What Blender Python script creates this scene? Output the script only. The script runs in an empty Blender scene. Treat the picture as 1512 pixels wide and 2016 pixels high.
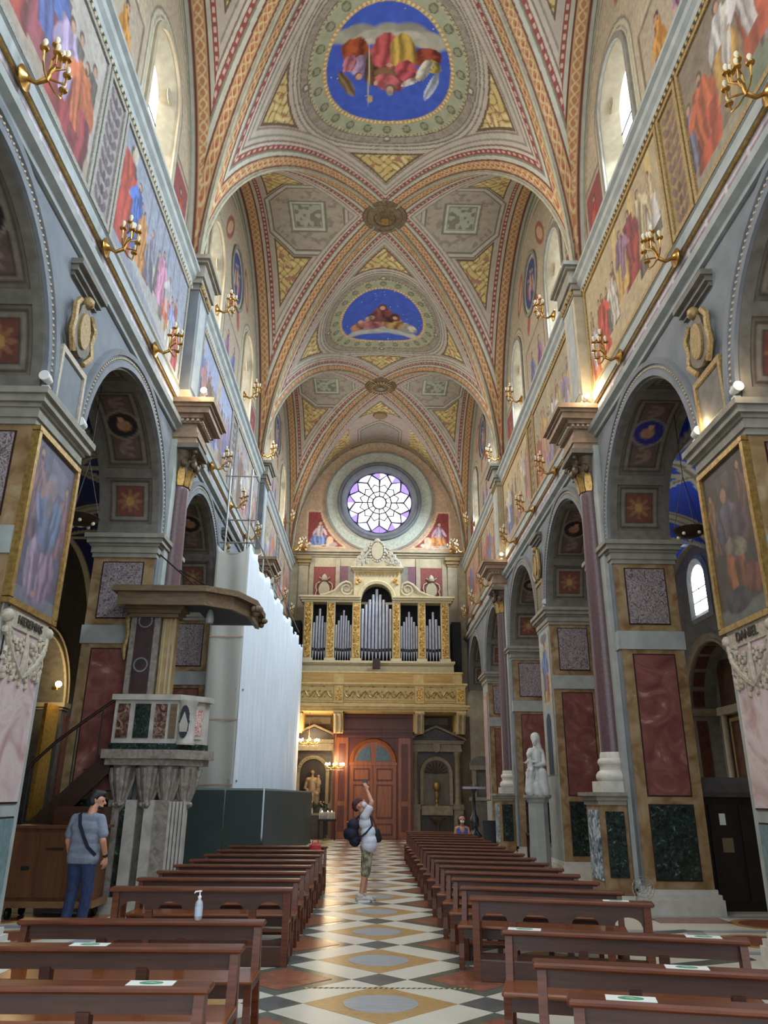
import bpy, bmesh, math, random
import numpy as np
from mathutils import Matrix, Vector

random.seed(7)
rng = np.random.default_rng(7)
SC = bpy.context.scene
COL = SC.collection
PI = math.pi

# ------------------------------------------------------------------ camera
CAMX, CAMH = -0.20, 1.72
FPX = 1500.0
def _basis(pitch, yaw, roll):
    p, w, r = map(math.radians, (pitch, yaw, roll))
    F = Vector((math.sin(w)*math.cos(p), math.cos(w)*math.cos(p), math.sin(p)))
    R = Vector((math.cos(w), -math.sin(w), 0.0))
    U = R.cross(F)
    R2 = math.cos(r)*R + math.sin(r)*U
    U2 = -math.sin(r)*R + math.cos(r)*U
    return F, R2, U2
_F, _R, _U = _basis(20.4, 0.75, 0.5)
cam_data = bpy.data.cameras.new('camera')
cam_data.sensor_fit = 'HORIZONTAL'
cam_data.sensor_width = 36.0
cam_data.lens = 36.0*FPX/1512.0
cam_data.clip_start = 0.05
cam_data.clip_end = 200
cam = bpy.data.objects.new('camera', cam_data)
COL.objects.link(cam)
cam.matrix_world = Matrix(((_R.x, _U.x, -_F.x, CAMX), (_R.y, _U.y, -_F.y, 0), (_R.z, _U.z, -_F.z, CAMH), (0, 0, 0, 1)))
SC.camera = cam

# ------------------------------------------------------------------ light and view
world = bpy.data.worlds.new('world')
SC.world = world
world.use_nodes = True
WN = world.node_tree
WN.nodes['Background'].inputs[0].default_value = (0.80, 0.90, 1.0, 1)
WN.nodes['Background'].inputs[1].default_value = 1.3  # uniform sky let in by the unwalled near end as added soft fill
WINDOW_GLOW_COOL = 4.0     # sky seen through the right-hand clerestory windows
WINDOW_GLOW_WARM = 4.0     # left-hand windows
ROSE_GLOW = 2.4
WINDOW_WATTS = {1: 370.0, -1: 150.0}   # daylight entering through each clerestory window, right and left
SC.view_settings.view_transform = 'Standard'
SC.view_settings.look = 'None'
SC.view_settings.gamma = 1.0
SC.view_settings.use_curve_mapping = False
SC.view_settings.exposure = 1.0
SC.cycles.max_bounces = 6
SC.cycles.diffuse_bounces = 4
SC.cycles.glossy_bounces = 3
SC.cycles.sample_clamp_indirect = 4.0
SC.cycles.caustics_reflective = False
SC.cycles.caustics_refractive = False

# ------------------------------------------------------------------ helpers: colour and noise
def S(r, g, b):
    def c(v):
        v = v/255.0
        return v/12.92 if v <= 0.04045 else ((v+0.055)/1.055)**2.4
    return (c(r), c(g), c(b))

def vnoise(x, y, seed=0):
    x = np.asarray(x, float); y = np.asarray(y, float)
    xi = np.floor(x).astype(np.int64); yi = np.floor(y).astype(np.int64)
    fx = x-xi; fy = y-yi
    fx = fx*fx*(3-2*fx); fy = fy*fy*(3-2*fy)
    def h(a, b):
        n = (a*374761393+b*668265263+seed*2147483647) & 0xffffffff
        n = ((n ^ (n >> 13))*1274126177) & 0xffffffff
        return ((n ^ (n >> 16)) & 0xffff)/65535.0
    return (h(xi, yi)*(1-fx)+h(xi+1, yi)*fx)*(1-fy)+(h(xi, yi+1)*(1-fx)+h(xi+1, yi+1)*fx)*fy

def fbm(x, y, seed=0, o=3):
    s = 0; a = 0.5; t = 0
    for i in range(o):
        s = s+a*vnoise(x*2**i, y*2**i, seed+i); t += a; a *= 0.5
    return s/t

# ------------------------------------------------------------------ helpers: painter (flat fresco colours on vertices)
class Paint:
    def __init__(self, u, v, base):
        self.u = np.asarray(u, float).ravel(); self.v = np.asarray(v, float).ravel()
        self.c = np.tile(np.array(base, float), (self.u.size, 1))
    def put(self, m, col):
        m = np.clip(m, 0, 1)[:, None]
        self.c = self.c*(1-m)+np.asarray(col, float)*m
    def ell(self, cx, cy, rx, ry, col, rot=0.0, soft=0.12):
        du = self.u-cx; dv = self.v-cy
        if rot:
            ca, sa = math.cos(rot), math.sin(rot)
            du, dv = du*ca+dv*sa, -du*sa+dv*ca
        r = np.sqrt((du/rx)**2+(dv/ry)**2)
        self.put((1-r)/soft+0.5, col)
    def rect(self, u0, u1, v0, v1, col, soft=0.004):
        d = np.minimum(np.minimum(self.u-u0, u1-self.u), np.minimum(self.v-v0, v1-self.v))
        self.put(d/soft+0.5, col)
    def poly(self, pts, col):
        x, y = self.u, self.v
        ins = np.zeros(x.size, bool)
        n = len(pts)
        for i in range(n):
            x0, y0 = pts[i]; x1, y1 = pts[(i+1) % n]
            if y0 == y1: continue
            c = ((y0 > y) != (y1 > y)) & (x < (x1-x0)*(y-y0)/(y1-y0)+x0)
            ins ^= c
        self.put(ins.astype(float), col)
    def streak(self, amt, su, sv, seed=1):
        n = fbm(self.u*su, self.v*sv, seed)
        self.c = self.c*(1+amt*(n-0.5)*2)[:, None]
    def robe(self, cx, y0, y1, w0, w1, col, lean=0.0, seed=0):
        t = (self.v-y0)/(y1-y0)
        m = (t > 0) & (t < 1)
        if not m.any(): return
        c = cx+lean*(t-0.5)+0.12*w0*np.sin(t*4+seed)
        wob = (fbm(self.v*5/(y1-y0+1e-6)+seed*3.1, self.u*0+seed, seed)-0.5)*0.45
        w = (w0+(w1-w0)*t)*(1+wob)
        q = (self.u-c)/w
        d = (1-np.abs(q))/0.16
        n1 = fbm((self.u-c)/max(w0, w1)*1.8+seed, self.v/(y1-y0)*1.5, seed+5)
        fold = 0.80+0.30*np.sin(q*5.5+seed*1.7+5*n1+t*2.0)-0.26*q*q-0.16*q+0.24*(n1-0.5)
        mm = (np.clip(d, 0, 1)*m)[:, None]
        self.c = self.c*(1-mm)+(np.asarray(col)*np.clip(fold, 0.25, 1.35)[:, None])*mm
    def figure(self, cx, y0, h, col, col2=None, skin=S(186, 140, 110), hair=S(74, 56, 46), lean=0.0, w=1.0, seed=0):
        """standing draped figure, feet at y0, height h"""
        col2 = col2 or col
        f = 1 if seed % 2 else -1
        self.robe(cx, y0, y0+h*0.60, h*0.155*w, h*0.12*w, col, lean*0.4, seed)
        self.robe(cx+lean*0.35, y0+h*0.48, y0+h*0.86, h*0.13*w, h*0.085*w, col2, lean*0.3, seed+2)
        self.robe(cx+f*h*0.05*w, y0+h*0.20, y0+h*0.74, h*0.06*w, h*0.07*w, np.array(col2)*0.86+np.array(col)*0.1, f*h*0.10, seed+4)
        self.ell(cx+f*h*0.13*w, y0+h*0.66, h*0.04*w, h*0.13, np.array(col2)*1.05, f*0.7, 0.4)
        self.ell(cx+f*h*0.20*w, y0+h*0.56, h*0.028, h*0.026, skin, 0, 0.4)
        self.ell(cx-f*h*0.11*w, y0+h*0.60, h*0.035*w, h*0.14, np.array(col2)*0.66, -f*0.3, 0.4)
        self.ell(cx+lean*0.5, y0+h*0.92, h*0.058, h*0.068, hair, 0, 0.3)
        self.ell(cx+lean*0.5+f*h*0.014, y0+h*0.905, h*0.040, h*0.052, skin, 0, 0.3)
        if seed % 3 == 0: self.ell(cx+f*h*0.02, y0+h*0.862, h*0.03, h*0.035, np.array(hair)*1.4, 0, 0.4)
    def drape(self, cx, cy, rx, ry, col, rot=0.0, seed=0, k=5.0):
        """patch of folded cloth"""
        ca, sa = math.cos(rot), math.sin(rot)
        du, dv = (self.u-cx), (self.v-cy)
        a, b = (du*ca+dv*sa)/rx, (-du*sa+dv*ca)/ry
        n1 = fbm(a*1.6+seed, b*1.6-seed, seed+3)
        r = np.sqrt(a*a+b*b)*(0.82+0.40*fbm(a*2.3+seed*2, b*2.3, seed+9))
        fold = 0.78+0.34*np.sin(a*k+5.0*n1+seed)-0.15*a+0.10*b
        mm = np.clip((1-r)/0.14+0.5, 0, 1)[:, None]
        self.c = self.c*(1-mm)+np.asarray(col)*np.clip(fold, 0.3, 1.35)[:, None]*mm
    def crowd(self, w, z, n, h, seed):
        """heads and shoulders of people behind"""
        r = np.random.default_rng(seed)
        pal = [S(150, 84, 70), S(120, 116, 140), S(170, 140, 96), S(130, 110, 96), S(150, 130, 130), S(104, 92, 84)]
        for i in range(n):
            x = w*(i+r.random())/n; zz = z+h*0.35*r.random()
            self.robe(x, zz-h*0.5, zz+h*0.30, h*0.16, h*0.10, pal[int(r.integers(6))], 0, seed+i)
            self.ell(x, zz+h*0.38, h*0.062, h*0.078, S(84, 64, 52), 0, 0.3); self.ell(x+h*0.012, zz+h*0.365, h*0.045, h*0.058, S(180, 138, 112), 0, 0.3)
    def haze(self, col, k):
        self.c = self.c*(1-k)+np.asarray(col)*k
    def seated(self, cx, y0, h, col, col2, skin=S(200, 155, 120), hair=S(70, 55, 48), seed=0, flip=1):
        self.ell(cx-flip*h*0.05, y0+h*0.22, h*0.30, h*0.22, col)
        self.robe(cx-flip*h*0.14, y0, y0+h*0.42, h*0.20, h*0.16, np.array(col)*0.9, 0, seed)
        self.robe(cx+flip*h*0.10, y0+h*0.02, y0+h*0.40, h*0.16, h*0.15, np.array(col)*1.1, 0, seed+3)
        self.robe(cx, y0+h*0.36, y0+h*0.80, h*0.17, h*0.12, col2, 0, seed+1)
        self.ell(cx+flip*h*0.19, y0+h*0.55, h*0.05, h*0.18, np.array(col2)*1.1, 0.5*flip)
        self.ell(cx-flip*h*0.19, y0+h*0.55, h*0.05, h*0.18, np.array(col2)*0.8, -0.5*flip)
        self.ell(cx, y0+h*0.91, h*0.085, h*0.10, hair)
        self.ell(cx+flip*0.012*h, y0+h*0.885, h*0.06, h*0.075, skin)
    def cloud(self, cx, cy, rx, ry, col=S(190, 186, 172), n=9, seed=0):
        r = np.random.default_rng(seed)
        for i in range(n):
            a = (i+0.5)/n*2-1
            k = 0.75+0.35*r.random()
            self.ell(cx+a*rx*0.8, cy+(r.random()-0.5)*ry, rx*0.26*k, ry*0.75*k, np.array(col)*(0.7+0.4*r.random()), 0, 0.5)

# ------------------------------------------------------------------ helpers: meshes
class G:
    """collects polygons, becomes ONE mesh object"""
    def __init__(self):
        self.v = []; self.f = []
    def box(self, x0, x1, y0, y1, z0, z1):
        if x0 > x1: x0, x1 = x1, x0
        if y0 > y1: y0, y1 = y1, y0
        if z0 > z1: z0, z1 = z1, z0
        b = len(self.v)
        self.v += [(x0, y0, z0), (x1, y0, z0), (x1, y1, z0), (x0, y1, z0), (x0, y0, z1), (x1, y0, z1), (x1, y1, z1), (x0, y1, z1)]
        self.f += [(b, b+3, b+2, b+1), (b+4, b+5, b+6, b+7), (b, b+1, b+5, b+4), (b+1, b+2, b+6, b+5), (b+2, b+3, b+7, b+6), (b+3, b, b+4, b+7)]
        return self
    def bbox(self, x0, x1, y0, y1, z0, z1, c=0.01):
        """box with chamfered vertical and top edges"""
        if x0 > x1: x0, x1 = x1, x0
        if y0 > y1: y0, y1 = y1, y0
        c = min(c, (x1-x0)*0.45, (y1-y0)*0.45, (z1-z0)*0.45)
        def ring(i, z):
            return [(x0+i+c, y0+i, z), (x1-i-c, y0+i, z), (x1-i, y0+i+c, z), (x1-i, y1-i-c, z), (x1-i-c, y1-i, z), (x0+i+c, y1-i, z), (x0+i, y1-i-c, z), (x0+i, y0+i+c, z)]
        self.loft([ring(c*0.7, z0), ring(0, z0+c), ring(0, z1-c), ring(c*0.7, z1)])
        return self
    def prism(self, pts, axis, a, b):
        """2-D outline extruded along an axis: axis x -> pts (y,z); y -> (x,z); z -> (x,y)"""
        base = len(self.v); n = len(pts)
        for t in (a, b):
            for p, q in pts:
                self.v.append((t, p, q) if axis == 'x' else (p, t, q) if axis == 'y' else (p, q, t))
        self.f.append(tuple(range(base, base+n))); self.f.append(tuple(range(base+2*n-1, base+n-1, -1)))
        for i in range(n):
            j = (i+1) % n
            self.f.append((base+i, base+j, base+n+j, base+n+i))
        return self
    def loft(self, rings, closed=True, caps=True):
        base = len(self.v); n = len(rings[0])
        for r in rings: self.v += [tuple(p) for p in r]
        for k in range(len(rings)-1):
            for i in range(n if closed else n-1):
                j = (i+1) % n
                a = base+k*n
                self.f.append((a+i, a+j, a+n+j, a+n+i))
        if caps and closed:
            self.f.append(tuple(range(base+n-1, base-1, -1)))
            self.f.append(tuple(range(base+(len(rings)-1)*n, base+len(rings)*n)))
        return self
    def lathe(self, prof, c=(0, 0, 0), n=20, axis='z', a0=0.0, a1=2*PI):
        rings = []
        full = abs(a1-a0-2*PI) < 1e-6
        m = n if full else n+1
        for r, h in prof:
            ring = []
            for i in range(m):
                t = a0+(a1-a0)*i/n
                p, q = r*math.cos(t), r*math.sin(t)
                ring.append((c[0]+p, c[1]+q, c[2]+h) if axis == 'z' else (c[0]+p, c[1]+h, c[2]+q) if axis == 'y' else (c[0]+h, c[1]+p, c[2]+q))
            rings.append(ring)
        return self.loft(rings, closed=full, caps=full)
    def tube(self, path, r, n=8, caps=True):
        path = [Vector(p) for p in path]
        rr = r if isinstance(r, (list, tuple)) else [r]*len(path)
        rings = []
        up = None
        for i, p in enumerate(path):
            d = (path[min(i+1, len(path)-1)]-path[max(i-1, 0)]).normalized()
            if up is None:
                up = Vector((0, 0, 1)) if abs(d.z) < 0.9 else Vector((1, 0, 0))
            s = d.cross(up).normalized(); up = s.cross(d).normalized()
            rings.append([p+s*(rr[i]*math.cos(2*PI*k/n))+up*(rr[i]*math.sin(2*PI*k/n)) for k in range(n)])
        return self.loft(rings, True, caps)
    def ball(self, c, r, n=10, m=6, sz=1.0):
        return self.lathe([(max(1e-4, r*math.sin(PI*i/m)), -r*sz*math.cos(PI*i/m)) for i in range(m+1)], c, n)
    def sheet(self, P, nu, nv):
        """P: (nu*nv,3) grid, row-major over u then v"""
        b = len(self.v)
        self.v += [tuple(p) for p in P]
        for i in range(nu-1):
            for j in range(nv-1):
                a = b+i*nv+j
                self.f.append((a, a+nv, a+nv+1, a+1))
        return self
    def mesh(self, name, smooth=False):
        m = bpy.data.meshes.new(name)
        m.from_pydata(self.v, [], self.f)
        if smooth:
            m.polygons.foreach_set('use_smooth', [True]*len(m.polygons))
        m.update()
        return m
    def obj(self, name, mat, parent=None, smooth=False, label=None):
        m = self.mesh(name, smooth)
        if smooth:
            try: m.set_sharp_from_angle(angle=math.radians(42))
            except Exception: pass
        return link(name, m, mat, parent, label)

def link(name, mesh, mat, parent=None, label=None):
    o = bpy.data.objects.new(name, mesh)
    COL.objects.link(o)
    if mat is not None and not mesh.materials: mesh.materials.append(mat)
    if parent is not None: attach(o, parent)
    if label: o['label'] = label
    return o

def attach(o, parent):
    o.parent = parent
    mw = parent.get('_loc')
    if mw is not None:
        o.matrix_parent_inverse = Matrix.Translation(Vector(mw)).inverted()

def thing(name, label, cat, loc=(0, 0, 0), group=None, local=False):
    """Empty at the base of a thing. local=False: its parts are given in world coordinates"""
    o = bpy.data.objects.new(name, None)
    o.empty_display_size = 0.1
    COL.objects.link(o)
    o.location = loc
    o['label'] = label; o['category'] = cat
    if group: o['group'] = group
    if not local: o['_loc'] = tuple(loc)
    return o

def tag(o, label, cat, group=None):
    o['label'] = label; o['category'] = cat
    if group: o['group'] = group
    return o

def structure(o, label=None, cat=None):
    o['kind'] = 'structure'
    if label: o['label'] = label
    if cat: o['category'] = cat
    return o

def copy_tree(o, parent=None):
    c = o.copy(); COL.objects.link(c)
    if parent is not None:
        c.parent = parent; c.matrix_parent_inverse = o.matrix_parent_inverse.copy()
    for ch in list(o.children): copy_tree(ch, c)
    return c

def place(root, loc, rotz=0.0, label=None, group=None, first=[None]):
    c = copy_tree(root)
    c.location = loc; c.rotation_euler = (0, 0, rotz)
    if label: c['label'] = label
    if group: c['group'] = group
    return c

def drop_tree(o):
    for ch in list(o.children): drop_tree(ch)
    bpy.data.objects.remove(o)

def colour_mesh(name, P, faces, cols, mat, parent=None, smooth=False, label=None):
    """numpy vertices, (n,4) quads, vertex colours"""
    P = np.ascontiguousarray(P, np.float32); faces = np.ascontiguousarray(faces, np.int32)
    m = bpy.data.meshes.new(name)
    m.vertices.add(len(P)); m.vertices.foreach_set('co', P.ravel())
    m.loops.add(faces.size); m.loops.foreach_set('vertex_index', faces.ravel())
    m.polygons.add(len(faces)); m.polygons.foreach_set('loop_start', np.arange(0, faces.size, 4, dtype=np.int32))
    if smooth: m.polygons.foreach_set('use_smooth', np.ones(len(faces), bool))
    m.update(calc_edges=True)
    a = m.color_attributes.new(name='Col', type='FLOAT_COLOR', domain='POINT')
    c4 = np.ones((len(P), 4), np.float32); c4[:, :3] = np.clip(cols, 0, 1)
    a.data.foreach_set('color', c4.ravel())
    return link(name, m, mat, parent, label)

def grid_faces(nu, nv):
    i, j = np.meshgrid(np.arange(nu-1), np.arange(nv-1), indexing='ij')
    a = (i*nv+j).ravel()
    return np.stack([a, a+nv, a+nv+1, a+1], 1)

def sub_mesh(P, faces, cols, mask):
    f = faces[mask]
    used, inv = np.unique(f.ravel(), return_inverse=True)
    return P[used], inv.reshape(-1, 4), cols[used]

# ------------------------------------------------------------------ materials
MATS = {}
def _nt(name):
    m = bpy.data.materials.new(name); m.use_nodes = True
    n = m.node_tree; b = n.nodes['Principled BSDF']
    return m, n, b

def mat(name, col, rough=0.6, metal=0.0, col2=None, scale=6.0, detail=4.0, bump=0.0, stretch=None, emis=None, estr=0.0, spec=0.4, dist=0.0, stops=None, bscale=None):
    if name in MATS: return MATS[name]
    m, n, b = _nt(name)
    b.inputs['Roughness'].default_value = rough
    b.inputs['Metallic'].default_value = metal
    b.inputs['Specular IOR Level'].default_value = spec
    b.inputs['Base Color'].default_value = (*col, 1)
    if emis is not None:
        b.inputs['Emission Color'].default_value = (*emis, 1); b.inputs['Emission Strength'].default_value = estr
    if col2 is not None or stops:
        tc = n.nodes.new('ShaderNodeTexCoord'); mp = n.nodes.new('ShaderNodeMapping')
        n.links.new(tc.outputs['Object'], mp.inputs['Vector'])
        if stretch: mp.inputs['Scale'].default_value = stretch
        nz = n.nodes.new('ShaderNodeTexNoise')
        nz.inputs['Scale'].default_value = scale; nz.inputs['Detail'].default_value = detail; nz.inputs['Distortion'].default_value = dist
        n.links.new(mp.outputs[0], nz.inputs['Vector'])
        cr = n.nodes.new('ShaderNodeValToRGB')
        if stops:
            el = cr.color_ramp.elements
            while len(el) < len(stops): el.new(0.5)
            for e, (p, c) in zip(el, stops): e.position = p; e.color = (*c, 1)
        else:
            cr.color_ramp.elements[0].position = 0.3; cr.color_ramp.elements[0].color = (*col, 1)
            cr.color_ramp.elements[1].position = 0.7; cr.color_ramp.elements[1].color = (*col2, 1)
        n.links.new(nz.outputs['Fac'], cr.inputs['Fac'])
        n.links.new(cr.outputs['Color'], b.inputs['Base Color'])
        if bump:
            bp = n.nodes.new('ShaderNodeBump'); bp.inputs['Strength'].default_value = bump; bp.inputs['Distance'].default_value = 0.02
            src = nz
            if bscale:
                src = n.nodes.new('ShaderNodeTexNoise'); src.inputs['Scale'].default_value = bscale; src.inputs['Detail'].default_value = 3
                n.links.new(mp.outputs[0], src.inputs['Vector'])
            n.links.new(src.outputs['Fac'], bp.inputs['Height']); n.links.new(bp.outputs[0], b.inputs['Normal'])
    MATS[name] = m
    return m

def paint_mat(name, rough=0.75, spec=0.25, wear=0.18, scale=9.0):
    if name in MATS: return MATS[name]
    m, n, b = _nt(name)
    a = n.nodes.new('ShaderNodeVertexColor'); a.layer_name = 'Col'
    tc = n.nodes.new('ShaderNodeTexCoord'); nz = n.nodes.new('ShaderNodeTexNoise')
    nz.inputs['Scale'].default_value = scale; nz.inputs['Detail'].default_value = 6
    n.links.new(tc.outputs['Object'], nz.inputs['Vector'])
    mr = n.nodes.new('ShaderNodeMapRange')
    mr.inputs['From Min'].default_value = 0.3; mr.inputs['From Max'].default_value = 0.7
    mr.inputs['To Min'].default_value = 1-wear; mr.inputs['To Max'].default_value = 1+wear
    n.links.new(nz.outputs['Fac'], mr.inputs['Value'])
    mx = n.nodes.new('ShaderNodeVectorMath'); mx.operation = 'SCALE'
    n.links.new(a.outputs['Color'], mx.inputs[0]); n.links.new(mr.outputs[0], mx.inputs['Scale'])
    n.links.new(mx.outputs[0], b.inputs['Base Color'])
    b.inputs['Roughness'].default_value = rough; b.inputs['Specular IOR Level'].default_value = spec
    MATS[name] = m
    return m

def glow(name, col, strength):
    if name in MATS: return MATS[name]
    m = bpy.data.materials.new(name); m.use_nodes = True
    n = m.node_tree; n.nodes.clear()
    e = n.nodes.new('ShaderNodeEmission'); e.inputs[0].default_value = (*col, 1); e.inputs[1].default_value = strength
    o = n.nodes.new('ShaderNodeOutputMaterial'); n.links.new(e.outputs[0], o.inputs[0])
    MATS[name] = m
    return m

FRESCO = paint_mat('fresco')
VAULT = paint_mat('vault_paint', 0.8, 0.2, 0.10, 5.0)
OILS = paint_mat('oil_painting', 0.5, 0.35, 0.2, 7.0)
STONE = mat('grey_stone', S(116, 111, 100), 0.7, col2=S(138, 132, 118), scale=5, bump=0.05)
STONEB = mat('blue_grey_stucco', S(96, 99, 102), 0.75, col2=S(112, 115, 117), scale=3, bump=0.03)
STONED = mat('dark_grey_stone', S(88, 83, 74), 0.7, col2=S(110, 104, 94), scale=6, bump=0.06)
BEIGE = mat('beige_stucco', S(156, 142, 116), 0.75, col2=S(174, 160, 134), scale=4, bump=0.03)
LEDGE = mat('pale_ledge', S(134, 138, 134), 0.65, col2=S(154, 157, 151), scale=4)
GIALLO = mat('yellow_marble', S(140, 108, 68), 0.35, stops=[(0.3, S(104, 78, 48)), (0.5, S(134, 108, 74)), (0.72, S(158, 138, 108))], scale=3, detail=8, dist=1.2, col2=(0, 0, 0))
RED = mat('red_marble', S(110, 52, 44), 0.3, stops=[(0.25, S(84, 46, 44)), (0.48, S(112, 66, 60)), (0.62, S(126, 82, 74)), (0.70, S(164, 126, 114)), (0.76, S(108, 64, 58))], scale=2.2, detail=9, dist=1.6, col2=(0, 0, 0))
BRECCIA = mat('purple_breccia', S(120, 100, 104), 0.3, stops=[(0.3, S(58, 46, 48)), (0.44, S(108, 94, 94)), (0.53, S(158, 148, 146)), (0.62, S(96, 78, 80))], scale=10, detail=9, dist=3.0, col2=(0, 0, 0))
GREEN = mat('green_marble', S(30, 40, 36), 0.25, stops=[(0.35, S(18, 24, 22)), (0.58, S(38, 50, 44)), (0.68, S(66, 80, 70)), (0.74, S(150, 158, 146))], scale=16, detail=8, dist=1.0, col2=(0, 0, 0))
PORPH = mat('porphyry_column', S(80, 60, 62), 0.28, col2=S(98, 77, 77), scale=24, detail=5)
BASEM = mat('white_base_marble', S(176, 172, 160), 0.4, col2=S(200, 196, 186), scale=4, detail=7, dist=0.8)
GOLD = mat('gilding', S(186, 152, 88), 0.35, metal=0.65, col2=S(140, 106, 52), scale=18, bump=0.15)
GOLDP = mat('gilt_ornament', S(162, 136, 86), 0.5, metal=0.25, col2=S(116, 92, 54), scale=30, detail=5, bump=0.6)
DARKLINE = mat('dark_marble_line', S(44, 26, 22), 0.4)

# ================================================================== the setting: nave walls
A, T = 4.17, 1.10
AO = A+T
HW = 0.64
ZS, ZC = 6.14, 8.47
PC = [3.35, 8.65, 13.95, 19.25, 24.55, 29.85]
AC = [6.0, 11.3, 16.6, 21.9, 27.2, 32.5]
STRONG = [3.35, 13.95, 24.55]
WEAK = [8.65, 19.25, 29.85]
YB, YE = 0.6, 35.15
AR = 2.65-HW
ZSP, RISE, BAY = 12.40, 6.40, 5.30
AL = 4.45                    # the clerestory wall stands back behind the cornice
BAYC = [8.65, 19.25, 29.85]
SIDE = {-1: 'left', 1: 'right'}

def zT(y):
    y = np.asarray(y, float)
    k = np.round((y-BAYC[0])/10.6)
    q = np.clip(np.abs(y-(BAYC[0]+k*10.6))/BAY, 0, 1)
    return ZSP+RISE*np.sqrt(np.maximum(0, 1-q*q))
def zL(x):
    p = np.clip(np.abs(np.asarray(x, float))/A, 0, 1)
    return ZSP+RISE*np.sqrt(np.maximum(0, 1-p*p))

def profile_run(g, s, pts, y0, y1):
    """moulding along y: pts are (projection into the nave, z)"""
    g.prism([(s*(A-d), z) for d, z in pts], 'y', y0, y1)

walls = {}
def coffer(parent, s, yc, a0, a1, kind, blue):
    nu, nv = 44, 26
    a = np.radians(np.linspace(a0, a1, nu)); d = np.linspace(A+0.14, AO-0.14, nv)
    AA, DD = np.meshgrid(a, d, indexing='ij')
    r = AR-0.004
    P = np.stack([s*DD.ravel(), yc+r*np.cos(AA.ravel()), ZS+r*np.sin(AA.ravel())], 1)
    L = math.radians(abs(a1-a0))*AR
    u = (AA.ravel()-a[0])/(a[-1]-a[0])*L; v = DD.ravel()-(A+0.14); Wd = T-0.28
    p = Paint(u, v, S(98, 90, 78))
    p.rect(0.05, L-0.05, 0.05, Wd-0.05, S(70, 62, 54)); p.rect(0.09, L-0.09, 0.09, Wd-0.09, S(112, 102, 88))
    p.rect(0.15, L-0.15, 0.15, Wd-0.15, S(66, 54, 48))
    if kind == 'square':
        p.rect(0.17, L-0.17, 0.17, Wd-0.17, S(96, 56, 44))
        for k in range(8):
            t = k*PI/4
            p.ell(L/2+0.13*math.cos(t), Wd/2+0.13*math.sin(t), 0.09, 0.035, S(122, 84, 58), t)
        p.ell(L/2, Wd/2, 0.08, 0.08, S(150, 114, 66))
    else:
        p.rect(0.18, L-0.18, 0.18, Wd-0.18, S(88, 72, 66))
        for k in range(3):
            for q in (0.22, 0.78):
                p.ell(L*q+(k-1)*0.1, Wd/2, 0.04, 0.16, S(120, 96, 84), 0.4*(k-1))
        p.ell(L/2, Wd/2, 0.31, 0.31, S(120, 108, 96), 0, 0.06)
        p.ell(L/2, Wd/2, 0.265, 0.265, S(46, 44, 110) if blue else S(40, 32, 34), 0, 0.06)
        p.ell(L/2-0.02, Wd/2-0.02, 0.12, 0.13, S(150, 110, 80)); p.ell(L/2+0.11, Wd/2+0.02, 0.06, 0.055, S(170, 130, 100))
    colour_mesh('coffer', P, grid_faces(nu, nv), p.c, FRESCO, parent)

def arch_mesh(g, s, yc, x0, x1, top, r, zs, half, n=28):
    """front, back and soffit of a wall with one round arch"""
    for x in (x0, x1):
        b = len(g.v)
        for i in range(n+1):
            t = PI*i/n
            y, z = yc+r*math.cos(t), zs+r*math.sin(t)
            g.v += [(s*x, y, z), (s*x, y, top)]
        for i in range(n):
            a = b+2*i
            g.f.append((a, a+1, a+3, a+2) if (x == x0) == (s > 0) else (a, a+2, a+3, a+1))
        for e in (-1, 1):
            b = len(g.v)
            ys = sorted((yc+e*r, yc+e*half))
            g.v += [(s*x, ys[0], zs), (s*x, ys[1], zs), (s*x, ys[1], top), (s*x, ys[0], top)]
            g.f.append((b, b+1, b+2, b+3))
    b = len(g.v)
    for i in range(n+1):
        t = PI*i/n
        y, z = yc+r*math.cos(t), zs+r*math.sin(t)
        g.v += [(s*x0, y, z), (s*x1, y, z)]
    for i in range(n):
        a = b+2*i
        g.f.append((a, a+1, a+3, a+2))

def ring_sweep(g, s, yc, zs, prof, n=28, a0=0.0, a1=PI, sx=1.0):
    """prof: (radius, x) points swept round an arch"""
    rings = []
    for i in range(n+1):
        t = a0+(a1-a0)*i/n
        rings.append([(s*x, yc+r*math.cos(t), zs+r*math.sin(t)) for r, x in prof])
    g.loft(rings, closed=True, caps=True)

def steps(g, x0, x1, y0, y1, rows, s=1, nave_only=False):
    """stacked slabs: rows of (z0, z1, projection)"""
    for z0, z1, d in rows:
        g.box(s*(x0-d), s*(x1+(0 if nave_only else d)), y0-d, y1+d, z0, z1)
    return g

IMPOST = [(5.72, 5.80, 0.03), (5.80, 5.92, 0.055), (5.92, 5.97, 0.08), (5.97, 6.06, 0.13), (6.06, 6.14, 0.17)]
BASES = [(0.0, 0.22, 0.10), (0.22, 0.29, 0.075), (0.29, 0.36, 0.035)]

def panel(parent, mat_, x0, x1, y, z0, z1, s, label=None, ny=-1):
    """marble panel with a dark line round it on a face that looks along y"""
    g = G().box(s*(x0-0.022), s*(x1+0.022), y, y+ny*0.012, z0-0.022, z1+0.022)
    g.obj('panel_border', DARKLINE, parent)
    g = G().box(s*x0, s*x1, y, y+ny*0.024, z0, z1)
    return g.obj('marble_panel', mat_, parent, label=label)

def panel_x(parent, mat_, x, y0, y1, z0, z1, s, name='marble_panel'):
    """panel on the nave face"""
    G().box(s*x, s*(x-0.012), y0-0.02, y1+0.02, z0-0.02, z1+0.02).obj('panel_border', DARKLINE, parent)
    return G().box(s*x, s*(x-0.024), y0, y1, z0, z1).obj(name, mat_, parent)

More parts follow.
